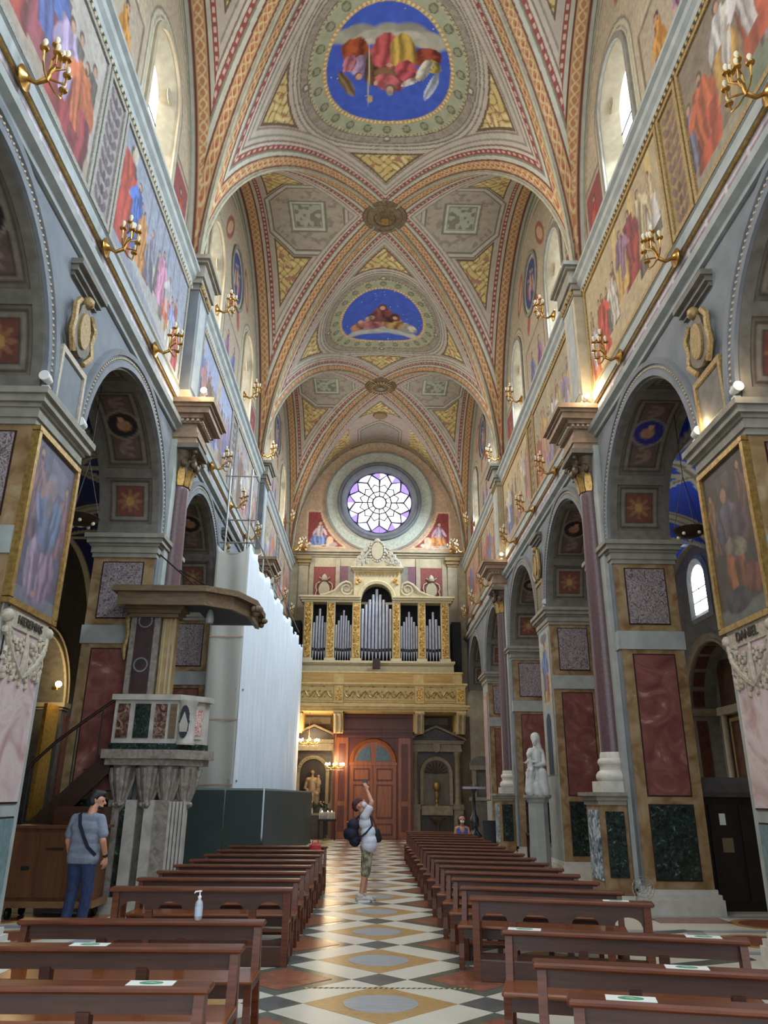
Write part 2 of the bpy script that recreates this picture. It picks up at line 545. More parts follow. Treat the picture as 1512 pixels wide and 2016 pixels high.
for s in (-1, 1):
    g = G()
    for yc in AC: arch_mesh(g, s, yc, A, AO, ZC, AR, ZS, 2.65)
    # upper wall behind the frescoes
    g.box(s*A, s*(AL+0.3), YB, YE, 12.10, 12.15)
    g.box(s*A, s*(A+0.05), YB, YE, ZC, 12.15)
    g.box(s*(AO-0.05), s*AO, YB, YE, ZC, 9.5)
    w = g.obj('wall_'+SIDE[s], STONEB)
    structure(w, 'left nave wall of round arches under painted upper wall' if s < 0 else 'right nave wall of round arches under painted upper wall', 'wall')
    walls[s] = w
    # --- piers
    for k, yp in enumerate(PC):
        strong = yp in STRONG
        g = G().box(s*A, s*AO, yp-HW, yp+HW, 0.3, 5.75)
        pr = g.obj('pier', GIALLO, w, label='pier of yellow marble framing coloured marble panels')
        steps(G(), A, AO, yp-HW, yp+HW, BASES, s).obj('pier_base', BASEM, pr)
        steps(G(), A, AO, yp-HW, yp+HW, IMPOST, s).obj('impost', STONE, pr)
        G().box(s*(A-0.05 if strong else A+0.002), s*(AO+0.03), yp-HW-0.03, yp+HW+0.03, 4.16, 4.48).obj('string_course', LEDGE, pr)
        for ny, yf in ((-1, yp-HW), (1, yp+HW)):
            if k == 0 and ny < 0: continue
            panel(pr, GREEN, A+0.2, AO-0.2, yf, 0.50, 1.60, s, ny=ny)
            panel(pr, RED, A+0.2, AO-0.2, yf, 1.76, 4.06, s, ny=ny)
            panel(pr, BRECCIA, A+0.2, AO-0.2, yf, 4.62, 5.62, s, ny=ny)
        if strong:
            G().box(s*(A-0.10), s*A, yp-0.46, yp+0.46, 0.36, 8.2).obj('pilaster_strip', LEDGE, pr)
            G().box(s*(A-0.03), s*A, yp-0.62, yp+0.62, 0.36, 5.72).obj('pilaster_edge', STONEB, pr)
    # --- arches: archivolt, ribs, coffers
    for j, yc in enumerate(AC):
        g = G()
        ring_sweep(g, s, yc, ZS, [(AR-0.005, A+0.01), (AR-0.005, A-0.05), (AR+0.08, A-0.05), (AR+0.09, A-0.03), (AR+0.17, A-0.03), (AR+0.18, A-0.06), (AR+0.25, A-0.075), (AR+0.28, A+0.01)], 32)
        g.obj('archivolt', STONEB, w, smooth=False)
        g = G()
        for q in range(84):                                     # row of beads round the arch
            t = PI*(q+0.5)/84
            cy, cz = yc+(AR+0.125)*math.cos(t), ZS+(AR+0.125)*math.sin(t)
            g.ball((s*(A-0.035), cy, cz), 0.024, 5, 3)
        g.obj('bead_moulding', BEIGE, w)['kind'] = 'stuff'
        g = G()
        for x0, x1 in ((A+0.001, A+0.13), (AO-0.13, AO)):
            ring_sweep(g, s, yc, ZS, [(AR+0.002, x0), (AR-0.04, x0), (AR-0.04, x1), (AR+0.002, x1)], 28)
        for a0, a1 in ((0, 6), (31, 36), (85, 95), (144, 149), (174, 180)):
            ring_sweep(g, s, yc, ZS, [(AR+0.002, A+0.12), (AR-0.04, A+0.12), (AR-0.04, AO-0.12), (AR+0.002, AO-0.12)], 4, math.radians(a0), math.radians(a1))
        g.obj('soffit_ribs', STONED, w)
        for a0, a1, kd in ((6, 31, 'square'), (36, 85, 'long')):
            coffer(w, s, yc, a0, a1, kd, s > 0 and j == 1)
            coffer(w, s, yc, 180-a0, 180-a1, kd, False)
    # --- mouldings of the upper wall
    for name, m_, pts in (('arcade_cornice', LEDGE, [(0, 8.40), (0.05, 8.40), (0.07, 8.46), (0.15, 8.50), (0.17, 8.58), (0, 8.62)]),
                          ('gilt_moulding', GOLD, [(0, 9.0), (0.03, 9.005), (0.045, 9.025), (0.03, 9.045), (0, 9.05)]),
                          ('ledge', LEDGE, [(0, 9.07), (0.035, 9.08), (0.035, 9.26), (0.06, 9.28), (0, 9.31)]),
                          ('upper_cornice', LEDGE, [(0, 11.80), (0.05, 11.80), (0.06, 11.90), (0.12, 11.96), (0.14, 12.04), (0.20, 12.08), (0.20, 12.15), (0, 12.19)])):
        g = G(); profile_run(g, s, pts, YB, YE); g.obj(name, m_, w)
    g = G()
    y = YB+0.06
    while y < YE:                                               # egg-and-dart under the upper cornice
        g.ball((s*(A-0.03), y, 11.75), 0.04, 6, 4, 1.3); y += 0.12
    g.obj('egg_moulding', GOLDP if s > 0 else BEIGE, w)['kind'] = 'stuff'
    # painted key frieze
    nu, nv = 980, 9
    yy = np.linspace(YB, YE, nu); zz = np.linspace(8.62, 8.96, nv)
    Y, Z = np.meshgrid(yy, zz, indexing='ij')
    P = np.stack([np.full(Y.size, s*(A-0.004)), Y.ravel(), Z.ravel()], 1)
    p = Paint(Y.ravel(), Z.ravel(), S(128, 110, 116))
    ph = (Y.ravel() % 0.6)/0.6
    zz_ = (Z.ravel()-8.62)/0.34
    m = ((np.abs(ph-0.5) < 0.06) & (zz_ > 0.2)) | ((np.abs(zz_-0.5) < 0.1) & (ph < 0.5)) | ((np.abs(zz_-0.85) < 0.08))
    p.put(m.astype(float), S(182, 170, 168)); p.streak(0.2, 1.5, 4, 3)
    colour_mesh('key_frieze', P, grid_faces(nu, nv), p.c, FRESCO, w)

# ---------------------------------------------------------------- wall frescoes
def fresco(side, y0, y1, z0, z1, res, painter, label, d=0.012, frame=True, name='fresco_panel'):
    nu = max(3, int((y1-y0)/res)); nv = max(3, int((z1-z0)/res))
    yy = np.linspace(y0, y1, nu); zz = np.linspace(z0, z1, nv)
    Y, Z = np.meshgrid(yy, zz, indexing='ij')
    P = np.stack([np.full(Y.size, side*(A-d)), Y.ravel(), Z.ravel()], 1)
    p = Paint(Y.ravel()-y0, Z.ravel()-z0, S(150, 140, 124))
    painter(p, y1-y0, z1-z0)
    p.c *= 0.74
    o = colour_mesh(name, P, grid_faces(nu, nv), p.c, FRESCO, walls[side], label=label)
    if frame:
        f = 0.075
        for (a, b, c, e) in ((y0-f, y1+f, z0-f, z0), (y0-f, y1+f, z1, z1+f), (y0-f, y0, z0, z1), (y1, y1+f, z0, z1)):
            G().prism([(side*(A-0.0), 0), (side*(A-0.05), 0), (side*(A-0.05), 1), (side*A, 1)], 'y', 0, 1) if False else None
            G().box(side*(A+0.0), side*(A-0.045), a, b, c, e).obj('fresco_frame', GOLDP if side > 0 else FRPALE, o)
    return o

FRPALE = mat('fresco_frame_pale', S(150, 146, 134), 0.6, col2=S(116, 110, 98), scale=30, detail=4, bump=0.6)
RD, BL, YL, WH, PK, GR, BR, OR = S(176, 70, 58), S(84, 110, 176), S(206, 160, 84), S(214, 208, 200), S(196, 128, 132), S(110, 130, 104), S(120, 86, 66), S(204, 112, 66)
def fresco_a(p, w, h):      # crowd, red / white / blue / orange figures
    p.c[:] = np.array(S(170, 160, 150)); p.streak(0.18, 1.2, 1.0, 4)
    p.rect(0, w, 0, h*0.16, S(168, 150, 132)); p.ell(w*0.3, h*0.95, w*0.4, h*0.18, S(196, 186, 170), 0, 0.8)
    p.crowd(w, h*0.5, 9, h*0.6, 71)
    p.figure(w*0.05, h*0.25, h*0.8, S(150, 96, 84), S(140, 110, 100), seed=9, w=1.6); p.figure(w*0.36, h*0.35, h*0.6, S(120, 104, 116), S(150, 130, 130), seed=10, w=1.5); p.figure(w*0.12, h*0.12, h*0.82, RD, S(200, 180, 150), seed=1, w=1.6); p.figure(w*0.28, h*0.10, h*0.86, WH, S(196, 190, 190), seed=2, w=1.7)
    p.figure(w*0.45, h*0.10, h*0.80, RD, PK, seed=3, w=1.6); p.figure(w*0.62, h*0.14, h*0.84, S(150, 74, 84), BL, seed=4, w=1.8)
    p.figure(w*0.74, h*0.05, h*0.72, S(168, 60, 62), S(190, 168, 200), seed=5, w=1.6)
    p.figure(w*0.88, h*0.03, h*0.70, S(162, 60, 70), OR, seed=6, w=1.8)
    p.streak(0.12, 4, 4, 8); p.haze(S(150, 140, 126), 0.16)
def fresco_b(p, w, h):      # bishop in red, blue attendants, stairs
    p.c[:] = np.array(S(140, 144, 156)); p.streak(0.15, 1.0, 2.0, 5)
    for k in range(6): p.rect(w*(0.35+0.1*k), w*(0.37+0.1*k), h*0.45, h, S(120, 126, 144))
    p.poly([(0, h*0.18), (w, h*0.0), (w, h*0.30), (w*0.35, h*0.55), (0, h*0.35)], S(168, 164, 158))
    p.crowd(w*0.9, h*0.38, 11, h*0.45, 72)
    p.figure(w*0.10, h*0.10, h*0.86, S(176, 62, 48), S(184, 70, 50), seed=11, w=1.7); p.ell(w*0.13, h*0.93, h*0.05, h*0.07, S(190, 180, 160))
    p.figure(w*0.22, h*0.22, h*0.62, S(76, 112, 190), seed=12, w=1.6); p.figure(w*0.31, h*0.20, h*0.52, S(208, 142, 70), seed=13, w=1.6)
    p.figure(w*0.43, h*0.24, h*0.50, S(120, 116, 132), S(150, 146, 160), seed=14, w=1.6)
    p.figure(w*0.60, h*0.28, h*0.52, S(204, 140, 168), seed=15, w=1.6); p.figure(w*0.72, h*0.26, h*0.45, S(206, 100, 70), S(190, 190, 190), seed=16, w=1.6)
    p.figure(w*0.80, h*0.12, h*0.45, WH, S(150, 160, 200), seed=17, w=1.6); p.figure(w*0.91, h*0.0, h*0.5, S(150, 44, 60), S(164, 60, 70), seed=18, w=1.4)
    p.streak(0.12, 4, 4, 9); p.haze(S(150, 140, 126), 0.16)
def fresco_c(p, w, h):      # dark ground, orange and white figures
    p.c[:] = np.array(S(128, 112, 92)); p.streak(0.2, 1.0, 1.0, 6)
    p.rect(w*0.05, w*0.14, 0, h, S(150, 128, 92)); p.rect(0, w, 0, h*0.12, S(150, 140, 116)); p.ell(w*0.5, h*0.1, w*0.2, h*0.12, S(116, 124, 100))
    p.crowd(w, h*0.42, 8, h*0.55, 73)
    p.figure(w*0.88, h*0.10, h*0.66, S(196, 86, 56), S(196, 100, 60), seed=21, w=1.8); p.figure(w*0.72, h*0.30, h*0.66, S(206, 160, 84), WH, seed=22, w=1.6)
    p.figure(w*0.55, h*0.22, h*0.74, S(190, 90, 60), S(206, 200, 196), seed=23, w=1.6); p.figure(w*0.40, h*0.3, h*0.6, S(150, 80, 76), S(110, 120, 160), seed=24, w=1.6)
    p.figure(w*0.22, h*0.15, h*0.6, S(120, 126, 100), S(180, 150, 100), seed=25, w=1.6); p.streak(0.12, 4, 4, 10); p.haze(S(150, 140, 126), 0.16)
def fresco_d(p, w, h):      # pale columns, red cardinal, ochre crowd
    p.c[:] = np.array(S(178, 158, 122)); p.streak(0.15, 1.0, 2.0, 7)
    for k, q in enumerate((0.08, 0.30, 0.52)): p.rect(w*q, w*(q+0.05), h*0.2, h, S(204, 172, 112))
    p.poly([(0, 0), (w, 0), (w, h*0.12), (w*0.3, h*0.34), (0, h*0.2)], S(186, 164, 128))
    p.crowd(w, h*0.40, 10, h*0.5, 74)
    p.figure(w*0.12, h*0.34, h*0.52, WH, S(200, 176, 140), seed=31, w=1.6); p.figure(w*0.24, h*0.30, h*0.60, S(196, 160, 110), S(210, 190, 150), seed=32, w=1.6)
    p.figure(w*0.36, h*0.25, h*0.66, S(164, 62, 56), S(150, 60, 66), seed=33, w=1.9); p.figure(w*0.48, h*0.30, h*0.6, S(206, 166, 90), S(150, 116, 140), seed=34, w=1.6)
    p.figure(w*0.63, h*0.20, h*0.5, S(206, 196, 180), seed=35, w=1.6); p.figure(w*0.78, h*0.08, h*0.62, S(196, 70, 52), S(204, 80, 60), seed=36, w=1.5)
    p.figure(w*0.93, h*0.02, h*0.55, S(190, 90, 60), S(180, 176, 190), seed=37, w=1.6); p.streak(0.12, 4, 4, 11); p.haze(S(150, 140, 126), 0.16)
def fresco_rand(seed, sky):
    def f(p, w, h):
        r = np.random.default_rng(seed)
        p.c[:] = np.array(sky); p.streak(0.2, 1.0, 1.4, seed)
        p.rect(0, w, 0, h*0.15, S(160, 146, 126)); p.rect(w*0.55, w*0.62, h*0.3, h, S(186, 166, 130)); p.rect(w*0.1, w*0.15, h*0.3, h, S(176, 160, 130))
        pal = [RD, BL, YL, WH, PK, OR, BR, S(150, 130, 170), S(196, 176, 120)]
        p.crowd(w, h*0.45, 9, h*0.5, seed+7)
        for k in range(7):
            p.figure(w*(0.08+0.14*k), h*(0.02+0.2*r.random()), h*(0.5+0.3*r.random()), pal[int(r.integers(9))], pal[int(r.integers(9))], seed=seed*9+k, w=1.4+0.6*r.random())
        p.streak(0.12, 4, 4, seed+3); p.haze(S(160, 146, 126), 0.28)
    return f
def grotesque(seed, base, ink):
    def f(p, w, h):
        p.c[:] = np.array(base)
        r = np.random.default_rng(seed)
        for k in range(9):
            z = h*(0.07+0.105*k)
            for e in (-1, 1):
                p.ell(w/2+e*w*0.22, z, w*0.17, h*0.028, ink, e*0.7); p.ell(w/2+e*w*0.3, z+h*0.03, w*0.09, h*0.03, np.array(ink)*1.2)
            p.ell(w/2, z, w*0.10, h*0.045, np.array(ink)*(0.7+0.5*r.random()))
        p.streak(0.25, 12, 12, seed)
    return f

FZ0, FZ1 = 9.40, 11.62
specs = {-1: [fresco_a, fresco_b, fresco_rand(41, S(150, 160, 190)), fresco_rand(42, S(160, 150, 150)), fresco_rand(43, S(170, 150, 130)), fresco_rand(44, S(170, 140, 126))],
         1: [fresco_c, fresco_d, fresco_rand(51, S(160, 146, 120)), fresco_rand(52, S(190, 166, 120)), fresco_rand(53, S(170, 150, 120)), fresco_rand(54, S(176, 140, 116))]}
SPANS = [(3.95, 8.15), (9.15, 13.32), (14.58, 18.75), (19.75, 23.92), (25.18, 29.35), (30.35, 34.55)]
for s in (-1, 1):
    for k, (a, b) in enumerate(SPANS):
        fresco(s, a, b, FZ0, FZ1, (0.022, 0.024, 0.03, 0.04, 0.05, 0.06)[k], specs[s][k], 'painted scene with robed figures')
    for k, yw in enumerate(WEAK):
        fresco(s, yw-0.30, yw+0.30, FZ0+0.02, FZ1-0.02, 0.025 if k == 0 else 0.04, grotesque(60+k, S(150, 140, 134) if s < 0 else S(150, 128, 84), S(104, 92, 92) if s < 0 else S(120, 96, 84)), 'narrow upright panel of painted grotesque ornament', name='ornament_panel')
    # pilasters carrying the vault
    for yp in STRONG[1:]:
        w = walls[s]
        pl = G().box(s*(A-0.20), s*A, yp-0.42, yp+0.42, 9.3, 11.86).obj('upper_pilaster', STONEB if s < 0 else BEIGE, w)
        steps(G(), A-0.20, A, yp-0.42, yp+0.42, [(9.0, 9.16, 0.07), (9.16, 9.30, 0.035)], s, True).obj('pilaster_base', BEIGE, pl)
        g = steps(G(), A-0.20, A, yp-0.42, yp+0.42, [(11.70, 11.74, 0.03), (11.86, 11.98, 0.05), (11.98, 12.10, 0.10), (12.30, 12.36, 0.16), (12.36, 12.46, 0.22)], s, True)
        g.box(s*(A-0.30), s*A, yp-0.50, yp+0.50, 12.10, 12.30)
        g.obj('pilaster_capital', STONE, pl)
        g = G()
        for e in (-1, 1):
            for k in range(3):
                g.ball((s*(A-0.24), yp+e*(0.12+0.13*k), 11.80), 0.055, 8, 5, 1.3)
        g.obj('capital_leaves', GOLDP, pl)
        G().box(s*(A-0.212), s*(A-0.2), yp-0.26, yp+0.26, 9.45, 11.6).obj('pilaster_field', LEDGE, pl)

# ---------------------------------------------------------------- lunettes with the clerestory windows
WHALF, WBOT, WSPR = 0.86, 12.40, 15.08
IH, IB, IS_ = 0.60, 12.75, 15.0
def win_outline(yc, half, bot, spr, n=16):
    pts = [(yc-half, bot), (yc+half, bot)]
    for i in range(n+1):
        t = PI*i/n
        pts.append((yc+half*math.cos(t), spr+half*math.sin(t)))
    return pts
win_no = 0
WINDOWS_Y = [6.0, 11.3, 16.6, 21.9, 27.2, 32.5]
def lunette_paint(p, yl, z, side, bc):
    """p.u = world y, p.v = world z"""
    top = zT(yl)
    e = top-z
    p.c[:] = np.array(S(176, 160, 134)); p.streak(0.10, 1.5, 1.5, 2)
    d = yl-bc
    # fields either side of windows
    for c in (-4.35, 0.0, 4.35):
        wd = 1.15 if c == 0 else 0.62
        h1 = 14.55 if c == 0 else 14.3
        p.rect(bc+c-wd-0.09, bc+c+wd+0.09, 12.32, h1+0.09, S(120, 104, 88), 0.03); p.rect(bc+c-wd, bc+c+wd, 12.40, h1, S(168, 152, 130), 0.03)
    pal = [S(164, 70, 62), S(150, 110, 140), S(190, 150, 96), S(110, 116, 150)]
    if abs(bc-8.65) < 0.1: pal[0], pal[3] = S(176, 80, 66), S(196, 140, 70)
    p.figure(bc-0.5, 12.45, 1.8, pal[0], pal[1], seed=int(bc)+side); p.figure(bc+0.45, 12.45, 1.8, pal[2], pal[3], seed=int(bc)+3)
    for c in (-4.35, 4.35):
        p.rect(bc+c-0.5, bc+c+0.5, 12.44, 14.2, S(132, 74, 70), 0.03); p.figure(bc+c, 12.5, 1.45, S(190, 120, 90), S(176, 84, 70), seed=int(bc)+7)
    # oculus over the middle
    p.ell(bc, 16.35, 0.98, 0.98, S(126, 118, 100), 0, 0.03); p.ell(bc, 16.35, 0.92, 0.92, S(186, 176, 148), 0, 0.03); p.ell(bc, 16.35, 0.76, 0.76, S(70, 78, 116), 0, 0.04)
    for k in range(5): p.ell(bc-0.35+0.17*k, 16.15+0.12*(k % 3), 0.10, 0.30, (S(170, 150, 150), S(150, 96, 84), S(180, 160, 120))[k % 3]); p.ell(bc-0.35+0.17*k, 16.58+0.1*(k % 3), 0.06, 0.06, S(196, 156, 128))
    for sg in (-1, 1):
        p.ell(bc+sg*1.5, 17.0, 0.30, 0.7, S(150, 92, 76), sg*0.7); p.ell(bc+sg*1.5, 17.0, 0.16, 0.5, S(196, 160, 124), sg*0.7)
        p.ell(bc+sg*0.55, 15.3, 0.22, 0.38, S(160, 92, 80), sg*0.5)
    # window surrounds
    for sg in (-1, 1):
        wy = bc+sg*2.65
        for hw, c in ((1.22, S(112, 106, 92)), (1.17, S(186, 176, 150)), (1.06, S(120, 112, 98)), (1.03, S(196, 186, 160))):
            p.rect(wy-hw, wy+hw, 12.2, WSPR, c, 0.02); p.ell(wy, WSPR, hw, hw, c, 0, 0.02)
    # mouldings under the vault
    for lo, hi, c in ((0, 0.12, S(120, 116, 98)), (0.12, 0.30, S(170, 168, 146)), (0.30, 0.36, S(110, 100, 86)), (0.36, 0.52, S(186, 178, 152)), (0.52, 0.56, S(120, 92, 78))):
        p.put(((e >= lo) & (e < hi)).astype(float), c)

for s in (-1, 1):
    for bi, bc in enumerate(BAYC):
        y0, y1 = bc-BAY+0.001, bc+BAY-0.001
        if bi == 0: y0 = max(y0, YB)
        nu, nv = (int((y1-y0)/0.045), 118) if bi < 2 else (int((y1-y0)/0.07), 80)
        yy = np.linspace(y0, y1, nu)
        tt = np.linspace(0, 1, nv)
        Yg, Tg = np.meshgrid(yy, tt, indexing='ij')
        Zg = 12.15+Tg*(zT(Yg)-12.15)
        P = np.stack([np.full(Yg.size, s*AL), Yg.ravel(), Zg.ravel()], 1)
        p = Paint(Yg.ravel(), Zg.ravel(), (0.5, 0.5, 0.5))
        lunette_paint(p, Yg.ravel(), Zg.ravel(), s, bc); p.c *= 0.85
        f = grid_faces(nu, nv)
        fc = P[f].mean(1)
        keep = np.ones(len(f), bool)
        for sg in (-1, 1):
            wy = bc+sg*2.65
            ins = (np.abs(fc[:, 1]-wy) < WHALF) & (fc[:, 2] > WBOT) & (fc[:, 2] < WSPR)
            ins |= ((fc[:, 1]-wy)**2+(fc[:, 2]-WSPR)**2 < WHALF**2) & (fc[:, 2] >= WSPR)
            keep &= ~ins
        Pm, fm, cm = sub_mesh(P, f, p.c, keep)
        lu = colour_mesh('lunette', Pm, fm, cm, FRESCO, walls[s], label='painted lunette with two tall windows and a round medallion')
        g = G()
        ring_sweep(g, s, bc, 16.35, [(0.88, AL+0.005), (0.88, AL-0.05), (0.94, AL-0.07), (1.0, AL-0.05), (1.0, AL+0.005)], 32, 0, 2*PI)
        g.obj('medallion_ring', STONE, lu)
        for sg in (-1, 1):
            wy = bc+sg*2.65
            if wy < 4 : continue
            win_no += 1
            side_w = 'left' if s < 0 else 'right'
            order = {11.3: 'nearest', 16.6: 'second', 21.9: 'third', 27.2: 'fourth', 32.5: 'farthest', 6.0: 'overhead'}[round(wy, 1)]
            # splayed reveal
            o1 = win_outline(wy, WHALF+0.02, WBOT-0.02, WSPR); o2 = win_outline(wy, IH, IB, IS_)
            g = G(); g.loft([[(s*(AL-0.002), y, z) for y, z in o1], [(s*(AL+0.34), y, z) for y, z in o2]], True, False)
            wo = g.obj('window_%d' % win_no, mat('window_reveal', S(176, 166, 140), 0.8, col2=S(158, 146, 122), scale=5))
            structure(wo, '%s arched clerestory window in the %s nave wall' % (order, side_w), 'window')
            G().loft([[(s*(AL+0.345), y, z) for y, z in o2], [(s*(AL+0.355), y, z) for y, z in o2]]).obj('pane', glow('daylight_cool', (0.80, 0.90, 1.0), WINDOW_GLOW_COOL) if s > 0 else glow('daylight_warm', (1.0, 0.98, 0.95), WINDOW_GLOW_WARM), wo)
            la = bpy.data.lights.new('window_daylight', 'AREA'); la.shape = 'RECTANGLE'; la.size = 1.05; la.size_y = 2.4; la.spread = math.radians(125)
            la.energy = WINDOW_WATTS[s]; la.color = (0.68, 0.84, 1.0) if s > 0 else (1.0, 0.95, 0.87)
            lo_ = bpy.data.objects.new('window_daylight', la); COL.objects.link(lo_); lo_.location = (s*(AL+0.315), wy, 14.0)
            lo_.rotation_euler = Vector((-s, 0, -0.70)).to_track_quat('-Z', 'Y').to_euler()
            # raised architrave
            g = G()
            n = 16
            ring = []
            def outl(h): return [(wy-h, WBOT-0.1)]+[(wy+h*math.cos(PI-PI*i/n), WSPR+h*math.sin(PI-PI*i/n)) for i in range(n+1)]+[(wy+h, WBOT-0.1)]
            oa, ob = outl(WHALF-0.01), outl(WHALF+0.12)
            g.loft([[(s*(AL+0.01), *pa), (s*(AL-0.05), *pa), (s*(AL-0.05), *pb), (s*(AL+0.01), *pb)] for pa, pb in zip(oa, ob)])
            g.obj('window_frame', STONE if s > 0 else BEIGE, wo)
            for q in range(6):
                z = IB+0.22+q*0.3
                G().box(s*(AL+0.32), s*(AL+0.34), wy-IH, wy+IH, z, z+0.018).obj('glazing_bar', mat('iron', S(40, 40, 42), 0.5, metal=0.5), wo)
            g = G(); g.lathe([(0.001, 0), (0.07, 0), (0.07, 0.02), (0.16, 0.02), (0.17, 0.035), (0.001, 0.035)], (s*(AL+0.16)-s*0.0, wy+0.62, 15.3), 16, 'x')
            g.obj('rosette', BEIGE, wo)
            G().tube([(s*(AL+0.30), wy, 13.0), (s*(AL-0.05), wy+0.35, 12.35)], 0.012, 6).obj('casement_rod', MATS['iron'], wo)

# ================================================================== ceiling: groin vault with painted cells
def vault_colours(x, y):
    k = np.round((y-BAYC[0])/10.6)
    bc = BAYC[0]+k*10.6
    dy = y-bc
    p_, q_ = np.abs(x)/A, np.abs(dy)/BAY
    side = p_ >= q_
    hyp = math.hypot(A, BAY)
    d = np.abs(np.abs(x)*BAY-np.abs(dy)*A)/hyp          # distance to the groin, in plan
    along = (np.abs(x)*A+np.abs(dy)*BAY)/hyp
    n = x.size
    c = np.tile(np.array(S(184, 166, 146)), (n, 1))
    part = np.zeros(n, int)                             # 0 cell, 1 medallion, 2 yellow ornament, 3 octagon
    def put(m, col, pid=None):
        c[m] = np.asarray(col)
        if pid is not None: part[m] = pid
    def scroll(m, a, b):
        t1 = np.sin(a*11+2.2*np.sin(b*7))*np.cos(b*11+2.2*np.sin(a*7))
        put(m & (np.abs(t1) < 0.12), S(150, 118, 60)); put(m & (t1 > 0.62), S(224, 200, 130)); put(m & (fbm(a*5, b*5, 3) > 0.70), S(176, 118, 88))
    LON = [(0.00, 0.05, S(172, 170, 146)), (0.05, 0.085, S(128, 72, 56)), (0.085, 0.25, None), (0.25, 0.285, S(120, 66, 52)), (0.285, 0.36, S(190, 186, 162)), (0.36, 0.40, S(132, 128, 106)),
           (0.40, 0.50, 'red'), (0.50, 0.55, S(196, 188, 166)), (0.55, 0.59, S(140, 112, 94)), (0.59, 0.66, S(192, 176, 156)), (0.66, 0.70, S(146, 138, 118)), (0.70, 0.80, S(188, 176, 154)), (0.80, 0.84, S(150, 128, 108))]
    SID = [(0.00, 0.05, S(172, 170, 146)), (0.05, 0.085, S(128, 72, 56)), (0.085, 0.27, None), (0.27, 0.31, S(120, 66, 52)), (0.31, 0.40, S(190, 186, 162)), (0.40, 0.44, S(132, 128, 106)),
           (0.44, 0.55, 'red'), (0.55, 0.61, S(196, 188, 166)), (0.61, 0.65, S(140, 112, 94)), (0.65, 0.74, S(192, 176, 156)), (0.74, 0.78, S(146, 138, 118))]
    def draw(dd, aa, sel, bands, sc=1.0):
        for lo, hi, col in bands:
            m = sel & (dd >= lo*sc) & (dd < hi*sc)
            if col is None:
                t = (dd-lo*sc)/((hi-lo)*sc)-0.5
                w1 = 0.30*np.sin(aa*2*PI/0.34); 
                on = (np.abs(t-w1) < 0.09) | (np.abs(t+w1) < 0.09)
                dot = (np.abs(t) < 0.10) & (np.abs(((aa/0.17) % 1)-0.75) < 0.22)
                put(m, S(190, 146, 88)); put(m & on, S(208, 176, 116)); put(m & ~on & (np.abs(t) < 0.33), S(184, 118, 66)); put(m & dot & ~on, S(170, 78, 50))
            elif isinstance(col, str):
                put(m, S(150, 72, 62)); t = (dd-lo*sc)/((hi-lo)*sc)-0.5
                put(m & (np.abs(t) < 0.22) & (((aa/0.17) % 1) < 0.5), S(206, 168, 140))
            else: put(m, col)
    # --- cells running along the nave (diamonds with a round medallion on the strong line)
    lon = ~side
    ys = np.where(dy > 0, bc+BAY, bc-BAY)
    u = x; v = y-ys                                     # from the medallion centre
    sx = np.sign(x)*A*np.arcsin(np.clip(p_, 0, 1))*1.02*(1+0.10*p_)
    r = np.hypot(sx*0.98, v*0.98)
    inner = lon & (d > 0.65)
    put(inner, S(186, 168, 148))
    yel = inner & (r > 2.78) & (d > 0.92)
    put(yel, S(208, 180, 100), 2)
    put(inner & (r > 2.72) & (d > 0.86) & ((d <= 0.92) | (r <= 2.78)), S(112, 92, 66))
    scroll(yel, sx, v)
    for lo, hi, col in ((2.45, 2.49, S(124, 112, 94)), (2.49, 2.57, S(190, 182, 158)), (2.57, 2.61, S(136, 118, 100)), (2.61, 2.70, S(190, 176, 154))): put(inner & (r >= lo) & (r < hi), col)
    ang = np.arctan2(v, sx)
    for lo, hi, col in ((2.38, 2.45, S(176, 164, 142)), (2.35, 2.38, S(116, 104, 90)), (2.17, 2.35, S(160, 148, 128)), (2.14, 2.17, S(112, 100, 86)), (2.07, 2.14, S(190, 176, 126)), (1.74, 2.07, S(164, 166, 130)), (1.62, 1.74, S(186, 150, 84)), (0, 1.62, S(70, 94, 184))):
        m = inner & (r >= lo) & (r < hi)
        put(m, col, 1)
    endm = inner & (ys > 34.5) & (r < 2.7)
    hexr = np.maximum(np.abs(sx)/1.15, (np.abs(sx)*0.5+np.abs(v)*0.86)/1.75)
    put(endm, S(186, 162, 144), 0)
    for k_, col in ((1.0, S(120, 106, 90)), (0.96, S(184, 172, 150)), (0.88, S(124, 112, 98)), (0.84, S(166, 152, 134))): put(endm & (hexr < k_), col)
    put(inner & (ys > 34.5) & (np.abs(sx) > 1.6) & (d > 0.92), S(208, 180, 100), 2); scroll(inner & (ys > 34.5) & (np.abs(sx) > 1.6) & (d > 0.92), sx, v)
    inner = inner & (ys < 34.5)
    gm = inner & (r > 2.19) & (r < 2.34)
    put(gm & (vnoise(ang*40, r*12, 5) > 0.55), S(146, 132, 114))
    for a in (0, PI/2, PI, -PI/2):
        m = inner & (np.hypot(sx-2.26*math.cos(a), v-2.26*math.sin(a)) < 0.12); put(m, S(120, 110, 96), 1)
        m = inner & (np.hypot(sx-2.26*math.cos(a), v-2.26*math.sin(a)) < 0.06); put(m, S(196, 186, 160), 1)
    gar = inner & (r > 1.76) & (r < 2.06)
    ph = (ang/(2*PI)*22) % 1
    put(gar & (np.hypot((ph-0.5)*0.55, (r-1.91)*0.9) < 0.12), S(112, 112, 86))
    put(gar & (np.abs(ph-0.5) < 0.14) & (np.abs(r-1.90) < 0.07), S(150, 148, 112))
    bd = inner & (r > 1.64) & (r < 1.72); put(bd & (((ang/(2*PI)*90) % 1) < 0.5), S(226, 200, 140))
    bd = inner & (r > 2.08) & (r < 2.13); put(bd & (((ang/(2*PI)*110) % 1) < 0.5), S(140, 124, 88))
    draw(d, along, lon & ((r > 2.45) | (d < 0.66)), LON)
